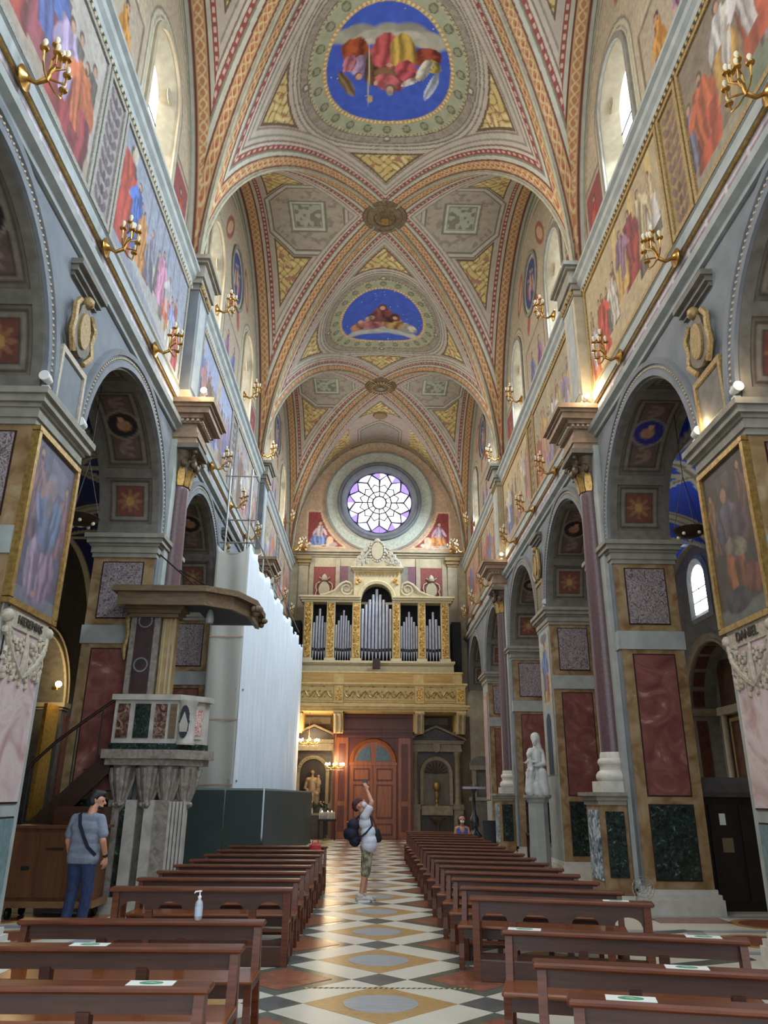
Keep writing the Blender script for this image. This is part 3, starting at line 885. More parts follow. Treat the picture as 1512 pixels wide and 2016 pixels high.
    # --- cells over the windows
    aw = AL-np.abs(x)                                    # from the wall, in plan
    sy = BAY*np.arcsin(np.clip(q_, 0, 1))
    ins = side & (d > 0.76) & (aw > 0.72)
    put(ins, S(184, 166, 146))
    oc_u = (np.abs(x)-2.42); oc_v = np.sign(dy)*sy
    octo = np.maximum(np.maximum(np.abs(oc_u)/1.18, np.abs(oc_v)/1.45), (np.abs(oc_u)+np.abs(oc_v)*0.85)/1.75)
    yel = ins & (octo > 1.16) & (d > 0.92) & (aw > 0.90)
    put(yel, S(208, 180, 100), 2)
    put(ins & (octo > 1.12) & ((d > 0.88) & (aw > 0.86)) & ~yel, S(112, 92, 66)); scroll(yel, oc_u, oc_v)
    for k, col in ((1.10, S(120, 108, 92)), (1.06, S(188, 180, 158)), (0.98, S(126, 116, 100)), (0.94, S(172, 158, 134))):
        put(ins & (octo < k), col, 3)
    put(ins & (octo < 0.9) & (fbm(oc_u*7, oc_v*7, 9) > 0.60), S(150, 136, 114))
    rec = np.maximum(np.abs(oc_u)/0.52, np.abs(oc_v)/0.62)
    for k, col in ((1.12, S(130, 124, 106)), (1.0, S(190, 190, 162)), (0.86, S(134, 128, 108)), (0.80, S(170, 172, 146))):
        put(ins & (rec < k), col, 3)
    put(ins & (rec < 0.78) & (vnoise(oc_u*9, oc_v*6, 4) > 0.5), S(132, 128, 106))
    wsel = side & (aw < 0.72) & (aw < d)
    draw(d, along, side & ((d <= aw) | (aw > 0.72)), SID)
    for lo, hi, col in ((0, 0.10, S(176, 172, 148)), (0.10, 0.14, S(116, 60, 46)), (0.14, 0.42, None), (0.42, 0.46, S(116, 60, 46)), (0.46, 0.56, S(184, 176, 152)), (0.56, 0.68, 'red'), (0.68, 0.72, S(180, 170, 146))):
        m = wsel & (aw >= lo) & (aw < hi)
        if col is None:
            t = (aw-lo)/(hi-lo)-0.5; w1 = 0.30*np.sin(sy*2*PI/0.42)
            on = (np.abs(t-w1) < 0.09) | (np.abs(t+w1) < 0.09)
            put(m, S(190, 146, 88)); put(m & on, S(208, 176, 116)); put(m & ~on & (np.abs(t) < 0.33), S(184, 118, 66))
        elif isinstance(col, str):
            put(m, S(150, 72, 62)); put(m & (((sy/0.17) % 1) < 0.5) & (np.abs(aw-0.62) < 0.03), S(206, 168, 140))
        else: put(m, col)
    grey = c.mean(1, keepdims=True)
    c = np.where((part == 1)[:, None] & (c[:, 2:3] > c[:, 0:1]*1.5), c, (c*0.80+grey*0.20)*1.02)
    return c, part, lon, sx, v, r, bc, ys

ceiling = bpy.data.objects.new('ceiling', None); COL.objects.link(ceiling)
structure(ceiling, 'painted groin vault with blue medallions and guilloche bands', 'vault')

def figures_on(p, near):
    """seated figure on clouds inside the blue medallion; p.u across, p.v up the picture"""
    if near:   # head towards the far end
        p.cloud(0.0, -0.80, 1.42, 0.24, S(168, 164, 146), 13, 2); p.cloud(0.15, -0.70, 1.1, 0.16, S(196, 190, 170), 9, 5)
        p.drape(-0.78, -0.46, 0.34, 0.30, S(168, 86, 52), 0.5, 1); p.drape(-0.62, -0.05, 0.28, 0.26, S(176, 150, 180), 0.2, 2); p.drape(-0.92, -0.16, 0.16, 0.22, S(196, 120, 130), 0.3, 3)
        p.drape(0.86, -0.34, 0.42, 0.22, S(160, 78, 58), -0.3, 4); p.drape(1.05, -0.16, 0.22, 0.16, S(180, 160, 80), 0, 5)
        p.drape(-0.34, 0.0, 0.24, 0.52, S(110, 78, 58), 0.1, 6); p.drape(0.10, 0.22, 0.46, 0.34, S(128, 96, 66), 0.2, 7)
        p.drape(-0.08, -0.36, 0.32, 0.44, S(200, 96, 96), 0.05, 8, 7); p.drape(0.34, -0.34, 0.30, 0.46, S(204, 168, 84), -0.1, 9, 7); p.drape(0.42, 0.10, 0.30, 0.28, S(196, 92, 98), 0.6, 10, 6)
        p.drape(0.02, 0.44, 0.34, 0.22, S(204, 110, 112), 0.3, 11); p.drape(0.52, 0.36, 0.24, 0.08, S(206, 200, 186), -0.6, 12)
        p.ell(0.06, 0.60, 0.13, 0.13, S(110, 90, 76), 0, 0.3); p.ell(0.04, 0.63, 0.085, 0.10, S(196, 160, 134), 0, 0.3); p.ell(0.05, 0.72, 0.07, 0.07, S(150, 136, 122), 0, 0.4)
        p.ell(-0.72, 0.20, 0.10, 0.10, S(120, 86, 60), 0, 0.3); p.ell(-0.70, 0.22, 0.075, 0.08, S(206, 164, 134), 0, 0.3); p.drape(-1.02, 0.34, 0.12, 0.40, S(140, 116, 84), -0.45, 13)
        p.ell(0.74, 0.20, 0.10, 0.10, S(110, 80, 60), 0, 0.3); p.ell(0.72, 0.22, 0.075, 0.08, S(206, 168, 140), 0, 0.3); p.drape(0.86, -0.02, 0.13, 0.34, S(210, 204, 186), 0.5, 14, 3); p.drape(1.06, 0.36, 0.11, 0.44, S(184, 190, 204), 0.35, 15)
        p.ell(-0.46, 0.12, 0.018, 0.80, S(204, 190, 150), 0.03, 0.5); p.ell(-0.44, 0.86, 0.07, 0.10, S(190, 170, 120), 0, 0.4)
        p.ell(0.02, -0.02, 0.07, 0.05, S(200, 160, 130)); p.ell(-0.30, 0.44, 0.05, 0.06, S(200, 160, 130))
    else:
        p.cloud(0, -0.80, 1.36, 0.20, S(186, 186, 174), 13, 6); p.cloud(0, -0.66, 1.2, 0.14, S(166, 166, 156), 11, 8)
        p.drape(-0.86, -0.44, 0.34, 0.24, S(190, 132, 104), 0.2, 21); p.drape(0.98, -0.42, 0.36, 0.22, S(206, 196, 176), -0.1, 22)
        p.drape(-0.22, -0.36, 0.50, 0.38, S(176, 112, 112), 0.2, 23, 7); p.drape(0.40, -0.34, 0.42, 0.38, S(190, 148, 96), -0.2, 24, 6); p.drape(0.05, -0.05, 0.62, 0.30, S(116, 74, 66), 0, 25)
        p.drape(0.0, 0.20, 0.34, 0.30, S(140, 84, 78), 0, 26); p.drape(-0.45, -0.10, 0.20, 0.14, S(176, 150, 130), 0.4, 27)
        p.ell(0.0, 0.50, 0.16, 0.18, S(112, 66, 58), 0, 0.3); p.ell(0.0, 0.46, 0.09, 0.11, S(200, 160, 130), 0, 0.3)
        p.ell(-0.80, -0.20, 0.09, 0.10, S(206, 166, 136), 0, 0.3); p.ell(0.45, -0.06, 0.08, 0.09, S(206, 166, 136), 0, 0.3)

def build_vault(y0, y1, nx, ny):
    # spacing even along the curve across the nave
    fine = np.linspace(-AL, AL, 4001)
    arc = np.concatenate([[0], np.cumsum(np.hypot(np.diff(fine), np.diff(zL(fine))))])
    xs = np.interp(np.linspace(0, arc[-1], nx), arc, fine)
    fy = np.linspace(y0, y1, 8001)
    wz = zT(fy)
    arcy = np.concatenate([[0], np.cumsum(np.hypot(np.diff(fy), 0.35*np.diff(wz)))])
    yv = np.interp(np.linspace(0, arcy[-1], ny), arcy, fy)
    X, Y = np.meshgrid(xs, yv, indexing='ij')
    Z = np.maximum(zL(X), zT(Y))
    x, y, z = X.ravel(), Y.ravel(), Z.ravel()
    c, part, lon, sx, v, r, bc, ys = vault_colours(x, y)
    # the pictures in the blue medallions
    for ymed in (13.95, 24.55):
        m = (part == 1) & (np.abs(ys-ymed) < 0.1) & (r < 1.62)
        if not m.any(): continue
        near = ymed < 20
        pp = Paint(sx[m]/1.10, (v[m] if near else -v[m])/1.10, S(70, 94, 184))
        st = rng.random((26, 2))*3.0-1.5
        for a, b in st: pp.ell(a, b, 0.018, 0.018, S(200, 196, 170))
        figures_on(pp, near); pp.streak(0.10, 5, 5, 3)
        c[m] = pp.c
    P = np.stack([x, y, z], 1)
    f = grid_faces(nx, ny)
    fid = part[f].max(1)
    fy_ = P[f][:, :, 1].mean(1); fx_ = P[f][:, :, 0].mean(1)
    kb = np.round((fy_-BAYC[0])/10.6).astype(int)
    lonf = lon[f].mean(1) > 0.5
    ks = np.round((fy_-BAYC[0]-5.3)/10.6).astype(int)
    def out(mask, name, label=None):
        if mask.sum() < 4: return
        Pm, fm, cm = sub_mesh(P, f, c, mask)
        colour_mesh(name, Pm, fm[:, ::-1], cm, VAULT, ceiling, smooth=True, label=label)
    for k in np.unique(ks):
        sel = lonf & (ks == k)
        out(sel & (fid == 1), 'painted_medallion', 'round painted medallion with seated figure on deep blue sky')
        out(sel & (fid == 0), 'vault_cell')
        for e in (-1, 1):
            out(sel & (fid == 2) & (np.sign(fx_) == e) & (np.abs(fx_) > 0.9), 'yellow_ornament_panel')
        for e in (-1, 1):
            ysk = BAYC[0]+5.3+10.6*k
            out(sel & (fid == 2) & (np.abs(fx_) <= 0.9) & (np.sign(fy_-ysk) == e), 'yellow_ornament_panel')
    for k in np.unique(kb):
        for e in (-1, 1):
            sel = ~lonf & (kb == k) & (np.sign(fx_) == e)
            out(sel & ((fid == 0) | (fid == 1)), 'vault_cell')
            out(sel & (fid == 3), 'octagonal_panel', 'grey octagon with painted relief')
            for e2 in (-1, 1):
                out(sel & (fid == 2) & (np.sign(fy_-(BAYC[0]+10.6*k)) == e2), 'yellow_ornament_panel')

build_vault(6.5, 14.5, 520, 440)
build_vault(YB, 6.5, 160, 110)
build_vault(14.5, 25.0, 520, 480)
build_vault(25.0, YE, 400, 300)

# raised groin ribs, wall ribs and bosses
RIBM = mat('rib_paint', S(176, 170, 144), 0.7, col2=S(154, 148, 124), scale=6)
for bi, bc in enumerate(BAYC):
    for sx_ in (-1, 1):
        for sy_ in (-1, 1):
            path = []
            for i in range(25):
                q = 0.045+(1-0.045)*(i/24)
                q = math.sin(q*PI/2)
                zz = ZSP+RISE*math.sqrt(max(0, 1-q*q))
                path.append((sx_*A*q*0.997, bc+sy_*BAY*q, zz-0.0))
            if path[-1][1] < YB: continue
            G().tube(path, 0.045, 6).obj('groin_rib', RIBM, ceiling, smooth=True)
    g = G()
    zc = ZSP+RISE
    if bi == 0: continue
    g.lathe([(0.001, -0.16), (0.14, -0.16), (0.16, -0.10), (0.30, -0.09), (0.34, -0.05), (0.36, -0.09), (0.52, -0.08), (0.56, -0.04), (0.60, -0.07), (0.68, -0.05), (0.72, 0.03)], (0, bc, zc), 40)
    bo = g.obj('boss', mat('boss_bronze', S(136, 116, 84), 0.5, metal=0.2, col2=S(92, 76, 54), scale=12, bump=0.3), ceiling, smooth=True, label='round carved boss where the ribs cross')
    if bi == 1:
        G().box(-0.10, 0.10, bc-0.13, bc+0.13, zc-0.20, zc-0.14).obj('boss_shield', GOLD, bo)
    else:
        g = G()
        for k in range(24):
            t = 2*PI*k/24
            g.prism([(0.34*math.cos(t-0.05), bc+0.34*math.sin(t-0.05)), (0.34*math.cos(t+0.05), bc+0.34*math.sin(t+0.05)), (0.64*math.cos(t), bc+0.64*math.sin(t))], 'z', zc-0.11, zc-0.09)
        g.obj('boss_rays', GOLD, bo)
# gilt medallion in the last cell
G().lathe([(0.001, -0.06), (0.30, -0.06), (0.34, -0.02), (0.36, 0.05)], (0, 32.6, ZSP+RISE-0.03), 28).obj('small_medallion', GOLDP, ceiling)

# ================================================================== end wall with rose window
ROSEZ, ROSEX = 15.38, 0.03
g = G(); g.box(-9.2, 9.2, YE, YE+0.3, 0, 12.75)
wend = g.obj('wall_end', mat('end_wall_stucco', S(168, 152, 120), 0.75, col2=S(186, 172, 142), scale=4))
structure(wend, 'far entrance wall behind the organ with a painted lunette', 'wall')
nx_, nz_ = 210, 160
xx = np.linspace(-A, A, nx_); tt = np.linspace(0, 1, nz_)
X, Tt = np.meshgrid(xx, tt, indexing='ij')
Z = 12.75+Tt*(zL(X)-12.70)
x, z = X.ravel(), Z.ravel()
p = Paint(x, z, S(176, 146, 118))
e = zL(x)-z
p.streak(0.12, 2, 2, 4)
rr = np.hypot(x-ROSEX, z-ROSEZ)
# corner pictures on red ground
for sg in (-1, 1):
    m = (np.sign(x) == sg) & (np.abs(x) > 1.5) & (np.abs(x) < 3.42) & (z > 12.98) & (rr > 2.95) & (e > 0.72) & (z < 14.75)
    mm = (np.sign(x) == sg) & (np.abs(x) > 1.42) & (np.abs(x) < 3.5) & (z > 12.92) & (rr > 2.88) & (e > 0.64) & (z < 14.83)
    p.put(mm.astype(float), S(196, 166, 132)); p.put(m.astype(float), S(134, 62, 58))
    keep = p.c.copy()
    p.cloud(sg*2.75, 13.12, 0.8, 0.16, S(196, 180, 160), 7, 3)
    if sg < 0: p.seated(-2.85, 13.05, 1.25, S(130, 146, 190), S(196, 176, 170), seed=3); p.ell(-2.35, 13.3, 0.16, 0.2, S(206, 170, 140))
    else: p.seated(2.95, 13.05, 1.25, S(206, 140, 84), S(190, 160, 170), seed=5); p.ell(2.4, 13.3, 0.18, 0.2, S(206, 170, 140))
    p.c = np.where(m[:, None], p.c, keep)
for lo, hi, col in ((2.62, 2.72, S(186, 170, 140)), (2.08, 2.62, S(170, 172, 156))):
    p.put(((rr >= lo) & (rr < hi)).astype(float), col)
for lo, hi, col in ((0, 0.2, S(150, 132, 108)), (0.2, 0.25, S(110, 88, 74)), (0.25, 0.5, S(176, 158, 132))):
    p.put(((e >= lo) & (e < hi)).astype(float), col)
P = np.stack([x, np.full(x.size, YE), z], 1)
f = grid_faces(nx_, nz_); fc = P[f].mean(1)
keep = np.hypot(fc[:, 0]-ROSEX, fc[:, 2]-ROSEZ) > 1.80
Pm, fm, cm = sub_mesh(P, f, p.c, keep)
colour_mesh('end_lunette', Pm, fm, cm, FRESCO, wend, label='painted lunette round the rose window with saints on red ground')
g = G()
for z0, z1, d in ((12.45, 12.55, 0.05), (12.55, 12.66, 0.12), (12.66, 12.78, 0.20)): g.box(-A, A, YE-d, YE, z0, z1)
g.obj('end_cornice', BEIGE, wend)

def disc_sweep(g, cx, cz, prof, n=48, a0=0, a1=2*PI):
    rings = [[(cx+r*math.cos(a0+(a1-a0)*i/n), y, cz+r*math.sin(a0+(a1-a0)*i/n)) for r, y in prof] for i in range(n+1)]
    g.loft(rings, True, True); return g
rw = disc_sweep(G(), ROSEX, ROSEZ, [(1.60, YE+0.30), (1.78, YE-0.06), (1.86, YE-0.10), (1.92, YE-0.06), (1.98, YE-0.12), (2.06, YE-0.10), (2.10, YE+0.02), (2.1, YE+0.30)]).obj('window_%d' % (win_no+1), STONEB, smooth=True)
structure(rw, 'round rose window of twelve white petals on violet glass', 'window')
disc_sweep(G(), ROSEX, ROSEZ, [(2.60, YE+0.01), (2.62, YE-0.05), (2.70, YE-0.05), (2.72, YE+0.01)]).obj('outer_ring', STONE, rw)
G().lathe([(0.001, 0), (1.62, 0), (1.62, 0.03), (0.001, 0.03)], (ROSEX, YE+0.27, ROSEZ), 48, 'y').obj('leading', mat('lead', S(60, 58, 66), 0.6), rw)
WGL = glow('rose_white', (0.97, 0.97, 1.0), ROSE_GLOW)
VGL = [glow('rose_violet', (0.26, 0.18, 0.80), 1.3), glow('rose_lilac', (0.46, 0.40, 0.90), 1.6)]
def rosept(r, a): return (ROSEX+r*math.cos(a), ROSEZ+r*math.sin(a))
def pane(pts, m_, nm='pane', yy=YE+0.255, inset=0.032):
    cx = sum(q[0] for q in pts)/len(pts); cz = sum(q[1] for q in pts)/len(pts)
    o = []
    for a, b in pts:
        L = math.hypot(a-cx, b-cz); k = max(0.0, (L-inset*1.3)/L)
        o.append((cx+(a-cx)*k, cz+(b-cz)*k))
    G().prism(o, 'y', yy, yy+0.012).obj(nm, m_, rw)
R_ = 1.60
pane([rosept(0.21*R_, 2*PI*i/24) for i in range(24)], WGL)
for k in range(12):
    a = 2*PI*(k+0.5)/12
    h = PI/12
    pane([rosept(0.22*R_, a-h), rosept(0.22*R_, a+h), rosept(0.37*R_, a+h), rosept(0.37*R_, a-h)], WGL)
    pane([rosept(0.38*R_, a-h), rosept(0.38*R_, a+h), rosept(0.53*R_, a+h*0.98), rosept(0.62*R_, a), rosept(0.53*R_, a-h*0.98)], WGL)
    pane([rosept(0.62*R_, a), rosept(0.54*R_, a+h*0.99), rosept(0.76*R_, a+h*0.95), rosept(0.95*R_, a+0.02), rosept(0.76*R_, a-h*0.95), rosept(0.54*R_, a-h*0.99)], WGL)
    b = a+h
    pane([rosept(0.775*R_, b), rosept(0.96*R_, b+h*0.9), rosept(0.992*R_, b+h*0.5), rosept(0.992*R_, b)], VGL[k % 2], inset=0.006)
    pane([rosept(0.775*R_, b), rosept(0.992*R_, b), rosept(0.992*R_, b-h*0.5), rosept(0.96*R_, b-h*0.9)], VGL[(k // 2) % 2], inset=0.006)

# pilasters and painted panels between lunette and organ
for sx_ in (-1, 1):
    pl = G().box(sx_*3.55-0.22, sx_*3.55+0.22, YE-0.08, YE, 6.9, 12.1).obj('end_pilaster', BEIGE, wend)
    g = G()
    for z0, z1, d in ((12.0, 12.12, 0.03), (12.12, 12.28, 0.08), (12.28, 12.45, 0.14)): g.box(sx_*3.55-0.22-d, sx_*3.55+0.22+d, YE-0.08-d, YE, z0, z1)
    g.obj('pilaster_capital', GOLDP, pl)
    for px in (1.92, 3.16): G().box(sx_*px-0.10, sx_*px+0.10, YE-0.05, YE, 9.9, 12.4).obj('panel_stile', BEIGE, wend)
    G().box(sx_*2.54-0.52, sx_*2.54+0.52, YE-0.02, YE, 10.1, 11.95).obj('red_panel', mat('painted_red', S(124, 62, 58), 0.8, col2=S(140, 78, 70), scale=14), wend)
    G().box(sx_*1.62-0.20, sx_*1.62+0.20, YE-0.02, YE, 10.1, 12.0).obj('violet_panel', mat('painted_violet', S(112, 76, 84), 0.8, col2=S(126, 92, 96), scale=8), wend)
    G().box(sx_*1.28-0.14, sx_*1.28+0.14, YE-0.02, YE, 10.1, 12.0).obj('grey_panel', STONE, wend)
    # coat of arms in stucco
    cx = sx_*2.54
    STU = mat('stucco_relief', S(190, 178, 150), 0.7, col2=S(168, 154, 124), scale=20, bump=0.4)
    ca = thing('coat_of_arms', 'pale stucco shield with tiara on red panel, %s of the organ' % ('left' if sx_ < 0 else 'right'), 'relief', (cx, YE-0.05, 10.3), 'papal shields over the organ')
    g = G(); pts = [(cx+0.26*math.sin(t)*(1.0-0.15*math.cos(t)), 10.86+0.36*math.cos(t)) for t in np.linspace(0, 2*PI, 20, endpoint=False)]
    g.prism(pts, 'y', YE-0.10, YE-0.02); g.obj('shield', STU, ca)
    g = G(); g.lathe([(0.02, 0.0), (0.13, 0.0), (0.15, 0.10), (0.10, 0.24), (0.03, 0.32)], (cx, YE-0.06, 11.26), 12); g.obj('tiara', STU, ca)
    g = G()
    for e2 in (-1, 1):
        g.tube([(cx+e2*0.2, YE-0.06, 11.2), (cx+e2*0.36, YE-0.06, 11.1), (cx+e2*0.40, YE-0.06, 10.9), (cx+e2*0.34, YE-0.06, 10.78), (cx+e2*0.40, YE-0.06, 10.6), (cx+e2*0.30, YE-0.06, 10.42), (cx+e2*0.12, YE-0.06, 10.38)], 0.035, 6)
        g.tube([(cx, YE-0.06, 11.25), (cx+e2*0.25, YE-0.06, 11.42)], 0.03, 6)
    g.obj('scrollwork', STU, ca)

# ================================================================== organ
OX, OY = -0.05, 34.0
PALE = mat('organ_cream', S(206, 190, 152), 0.6, col2=S(190, 172, 130), scale=8)
DARK = mat('organ_dark', S(18, 17, 20), 0.8)
PIPE = mat('pipe_tin', S(176, 176, 184), 0.4, metal=0.35, col2=S(156, 156, 166), scale=5)
GILTC = mat('gilt_carving', S(214, 164, 72), 0.45, metal=0.3, stops=[(0.38, S(120, 78, 26)), (0.5, S(196, 146, 62)), (0.62, S(232, 194, 110))], scale=16, detail=3, bump=0.8, col2=(0, 0, 0))
org = thing('pipe_organ', 'pipe organ with gilded pilasters, silver pipes and carved crest above the gallery', 'organ', (OX, OY, 6.72))
gb = G().box(OX-3.45, OX+3.45, OY, YE-0.22, 6.72, 7.20); gb.obj('organ_base', PALE, org)
g = G().box(OX-3.50, OX+3.50, OY-0.12, YE-0.22, 7.20, 7.30); g.box(OX-3.46, OX+3.46, OY-0.07, YE-0.22, 7.14, 7.20); g.obj('base_cornice', PALE, org)
G().box(OX-3.25, OX+3.25, OY+0.55, OY+0.6, 7.3, 10.0).obj('case_back', DARK, org)
g = disc_sweep(G(), OX, 10.12, [(0.001, OY+0.56), (0.74, OY+0.56), (0.74, OY+0.6), (0.001, OY+0.6)], 20, 0, PI); g.obj('arch_back', DARK, org)
PIL = [(-3.28, -2.90), (-2.26, -1.88), (-1.10, -0.72), (0.72, 1.08), (1.88, 2.22), (2.92, 3.28)]
for a, b in PIL:
    cp = G().box(OX+a, OX+b, OY, OY+0.5, 7.30, 9.96).obj('case_pilaster', PALE, org)
    G().box(OX+a+0.05, OX+b-0.05, OY-0.03, OY, 7.46, 9.90).obj('carved_gilding', GILTC, cp)
    g = G()
    for k in range(8):                      # lozenges and leaves of the carving
        zc = 7.62+0.29*k; xc = OX+(a+b)/2
        g.prism([(xc, zc-0.13), (xc+0.09, zc), (xc, zc+0.13), (xc-0.09, zc)] if k % 2 else [(xc-0.10, zc+0.11), (xc, zc-0.12), (xc+0.10, zc+0.11), (xc, zc+0.03)], 'y', OY-0.055, OY-0.03)
    g.obj('carved_leaves', GOLD, cp)
    G().box(OX+a-0.05, OX+b+0.05, OY-0.05, OY+0.5, 7.30, 7.42).obj('pilaster_foot', PALE, cp)
for x0, x1 in ((-3.38, -0.72), (0.72, 3.38)):
    g = G()
    for z0, z1, d in ((9.96, 10.06, 0.03), (10.06, 10.16, 0.10), (10.16, 10.24, 0.16)):
        g.box(OX+x0-(d if x0 < 0 else 0), OX+x1+(d if x1 > 1 else 0), OY-d, OY+0.6, z0, z1)
    g.obj('side_cornice', PALE, org)
for e2 in (-1, 1): G().box(OX+e2*3.42, OX+e2*3.84, OY+0.25, YE-0.22, 6.85, 9.15).obj('dark_side_box', DARK, org)  # plain dark boxes at both sides of the organ case
# centre block with an arch
g = G()
n = 20
for yv in (OY-0.02, OY+0.5):
    b = len(g.v)
    for i in range(n+1):
        t = PI*i/n
        xq, zq = OX+0.70*math.cos(t), 10.12+0.70*math.sin(t)
        g.v += [(xq, yv, zq), (xq, yv, 11.42)]
    for i in range(n): g.f.append((b+2*i, b+2*i+1, b+2*i+3, b+2*i+2))
    for e2 in (-1, 1):
        b = len(g.v)
        g.v += [(OX+e2*0.70, yv, 10.12), (OX+e2*1.06, yv, 10.12), (OX+e2*1.06, yv, 11.42), (OX+e2*0.70, yv, 11.42)]; g.f.append((b, b+1, b+2, b+3))
for e2 in (-1, 1):
    b = len(g.v); g.v += [(OX+e2*1.06, OY-0.02, 9.96), (OX+e2*1.06, OY+0.5, 9.96), (OX+e2*1.06, OY+0.5, 11.42), (OX+e2*1.06, OY-0.02, 11.42)]; g.f.append((b, b+1, b+2, b+3))
b = len(g.v)
for i in range(n+1):
    t = PI*i/n
    g.v += [(OX+0.70*math.cos(t), OY-0.02, 10.12+0.70*math.sin(t)), (OX+0.70*math.cos(t), OY+0.5, 10.12+0.70*math.sin(t))]
for i in range(n): g.f.append((b+2*i, b+2*i+2, b+2*i+3, b+2*i+1))
g.obj('centre_block', PALE, org)
disc_sweep(G(), OX, 10.12, [(0.70, OY-0.01), (0.71, OY-0.06), (0.84, OY-0.08), (0.88, OY-0.01)], 20, 0, PI).obj('arch_moulding', PALE, org)
g = G()
for k in range(13):
    xc = OX-0.96+0.16*k
    g.prism([(xc-0.075, 11.38), (xc, 11.18), (xc+0.075, 11.38)], 'y', OY-0.05, OY-0.02)
g.obj('gilt_frieze', GOLD, org)
for e2 in (-1, 1):
    g = G()
    for (dx, dz) in ((0.78, 10.95), (0.92, 10.85), (0.88, 11.05)): g.ball((OX+e2*dx, OY-0.03, dz), 0.085, 7, 5)
    g.obj('spandrel_carving', GILTC, org)
g = G()
for z0, z1, d in ((11.42, 11.48, 0.04), (11.48, 11.56, 0.10), (11.56, 11.64, 0.16)): g.box(OX-1.06-d, OX+1.06+d, OY-d, OY+0.55, z0, z1)
g.obj('top_cornice', PALE, org)
# volutes
for e2 in (-1, 1):
    g = G(); path = []
    for i in range(26):
        t = i/25*2*PI*1.6
        r = 0.30*(1-i/25*0.82)
        path.append((OX+e2*(1.40+r*math.cos(t+PI)), OY+0.05, 10.58+r*math.sin(t+PI)))
    g.tube(path, [0.055*(1-0.5*i/25) for i in range(26)], 7)
    g.tube([(OX+e2*1.12, OY+0.05, 10.62), (OX+e2*1.2, OY+0.05, 10.85), (OX+e2*1.42, OY+0.05, 10.93), (OX+e2*1.65, OY+0.05, 10.82), (OX+e2*1.95, OY+0.05, 10.5), (OX+e2*2.35, OY+0.05, 10.33), (OX+e2*2.6, OY+0.05, 10.30)], [0.05, 0.06, 0.065, 0.065, 0.06, 0.05, 0.035], 7)
    g.prism([(OX+e2*1.08, 10.24), (OX+e2*2.45, 10.24), (OX+e2*1.95, 10.45), (OX+e2*1.6, 10.78), (OX+e2*1.25, 10.85), (OX+e2*1.08, 10.7)], 'y', OY+0.06, OY+0.12)
    g.obj('volute', mat('stucco_relief', (1, 1, 1)), org, smooth=True)
# crest
g = G()
pts = [(OX+0.27*math.sin(t), 12.42+0.42*math.cos(t)) for t in np.linspace(0, 2*PI, 22, endpoint=False)]
g.prism(pts, 'y', OY-0.02, OY+0.10)
cr = g.obj('crest_shield', mat('stucco_relief', (1, 1, 1)), org)
g = G()
for i in range(20):
    t = 2*PI*i/20
    g.ball((OX+0.34*math.sin(t), OY+0.05, 12.42+0.50*math.cos(t)), 0.075, 7, 5)
r2 = random.Random(3)
for e2 in (-1, 1):
    for i in range(80):
        k = r2.random(); h = r2.random()
        xw = 0.40+k*0.72; zt = 11.70+(1-k)*1.15*h
        g.ball((OX+e2*xw, OY+0.04+0.06*r2.random(), zt), 0.06+0.05*r2.random(), 6, 4)
    g.tube([(OX+e2*0.3, OY+0.05, 12.5), (OX+e2*0.55, OY+0.05, 12.2), (OX+e2*0.8, OY+0.05, 11.9), (OX+e2*1.12, OY+0.05, 11.70)], 0.06, 6)
g.ball((OX, OY+0.05, 12.93), 0.13, 8, 6)
g.obj('crest_carving', mat('crest_stone', S(150, 142, 128), 0.7, col2=S(184, 176, 158), scale=22, bump=0.4), org, smooth=True)
# pipes
def pipe(xc, r, ztop, zmouth, yy):
    g = G()
    g.lathe([(r*0.16, 7.30), (r*0.30, 7.42), (r*0.98, zmouth-0.02), (r, zmouth), (r*0.90, zmouth+0.03), (r, zmouth+0.06), (r, ztop-0.02), (r*0.92, ztop), (0.001, ztop)], (xc, yy, 0), 12)
    pp = g.obj('organ_pipe', PIPE, org, smooth=True)
    G().box(xc-r*0.7, xc+r*0.7, yy-r*1.05, yy-r*0.6, zmouth-0.03, zmouth+0.10).obj('pipe_mouth', DARK, pp)
def rank(x0, x1, n, ztop, zmid):
    pitch = (x1-x0)/n
    for i in range(n):
        k = 1-abs(i-(n-1)/2)/((n-1)/2)
        pipe(OX+x0+pitch*(i+0.5), pitch*0.44, ztop+(zmid-ztop)*k**1.1, 7.76+0.04*(1-k), OY+0.2)
rank(-0.72, 0.72, 9, 9.70, 10.62); rank(-1.88, -1.10, 7, 8.95, 9.62); rank(1.08, 1.88, 7, 8.92, 9.58); rank(-2.90, -2.26, 5, 9.05, 9.68); rank(2.22, 2.92, 5, 8.95, 9.58)
G().box(OX-0.15, OX+0.18, OY-0.55, OY-0.3, 6.9, 7.32).obj('console_desk', mat('dark_wood_console', S(60, 30, 22), 0.5), org)

# ================================================================== organ gallery
BX, BY = 0.08, 33.2
GILTW = mat('gilt_wood', S(212, 182, 122), 0.5, metal=0.05, col2=S(190, 156, 96), scale=6, bump=0.05)
gal = thing('organ_gallery', 'gilded wooden organ gallery over the door on carved brackets', 'balcony', (BX, BY, 5.1))
G().box(BX-3.7, BX+3.7, BY, YE, 5.22, 5.42).obj('gallery_floor', GILTW, gal)
g = G()
for z0, z1, d in ((5.05, 5.14, 0.02), (5.14, 5.24, 0.10), (5.24, 5.32, 0.16)): g.box(BX-3.7-d, BX+3.7+d, BY-d, YE, z0, z1)
g.obj('lower_cornice', GILTW, gal)
G().box(BX-3.7, BX+3.7, BY, BY+0.08, 5.40, 6.12).obj('parapet', GILTW, gal)
g = G()
for z0, z1, d in ((6.10, 6.16, 0.05), (6.16, 6.24, 0.10)): g.box(BX-3.7-d, BX+3.7+d, BY-d, BY+0.14, z0, z1)
g.obj('parapet_rail', GILTW, gal)
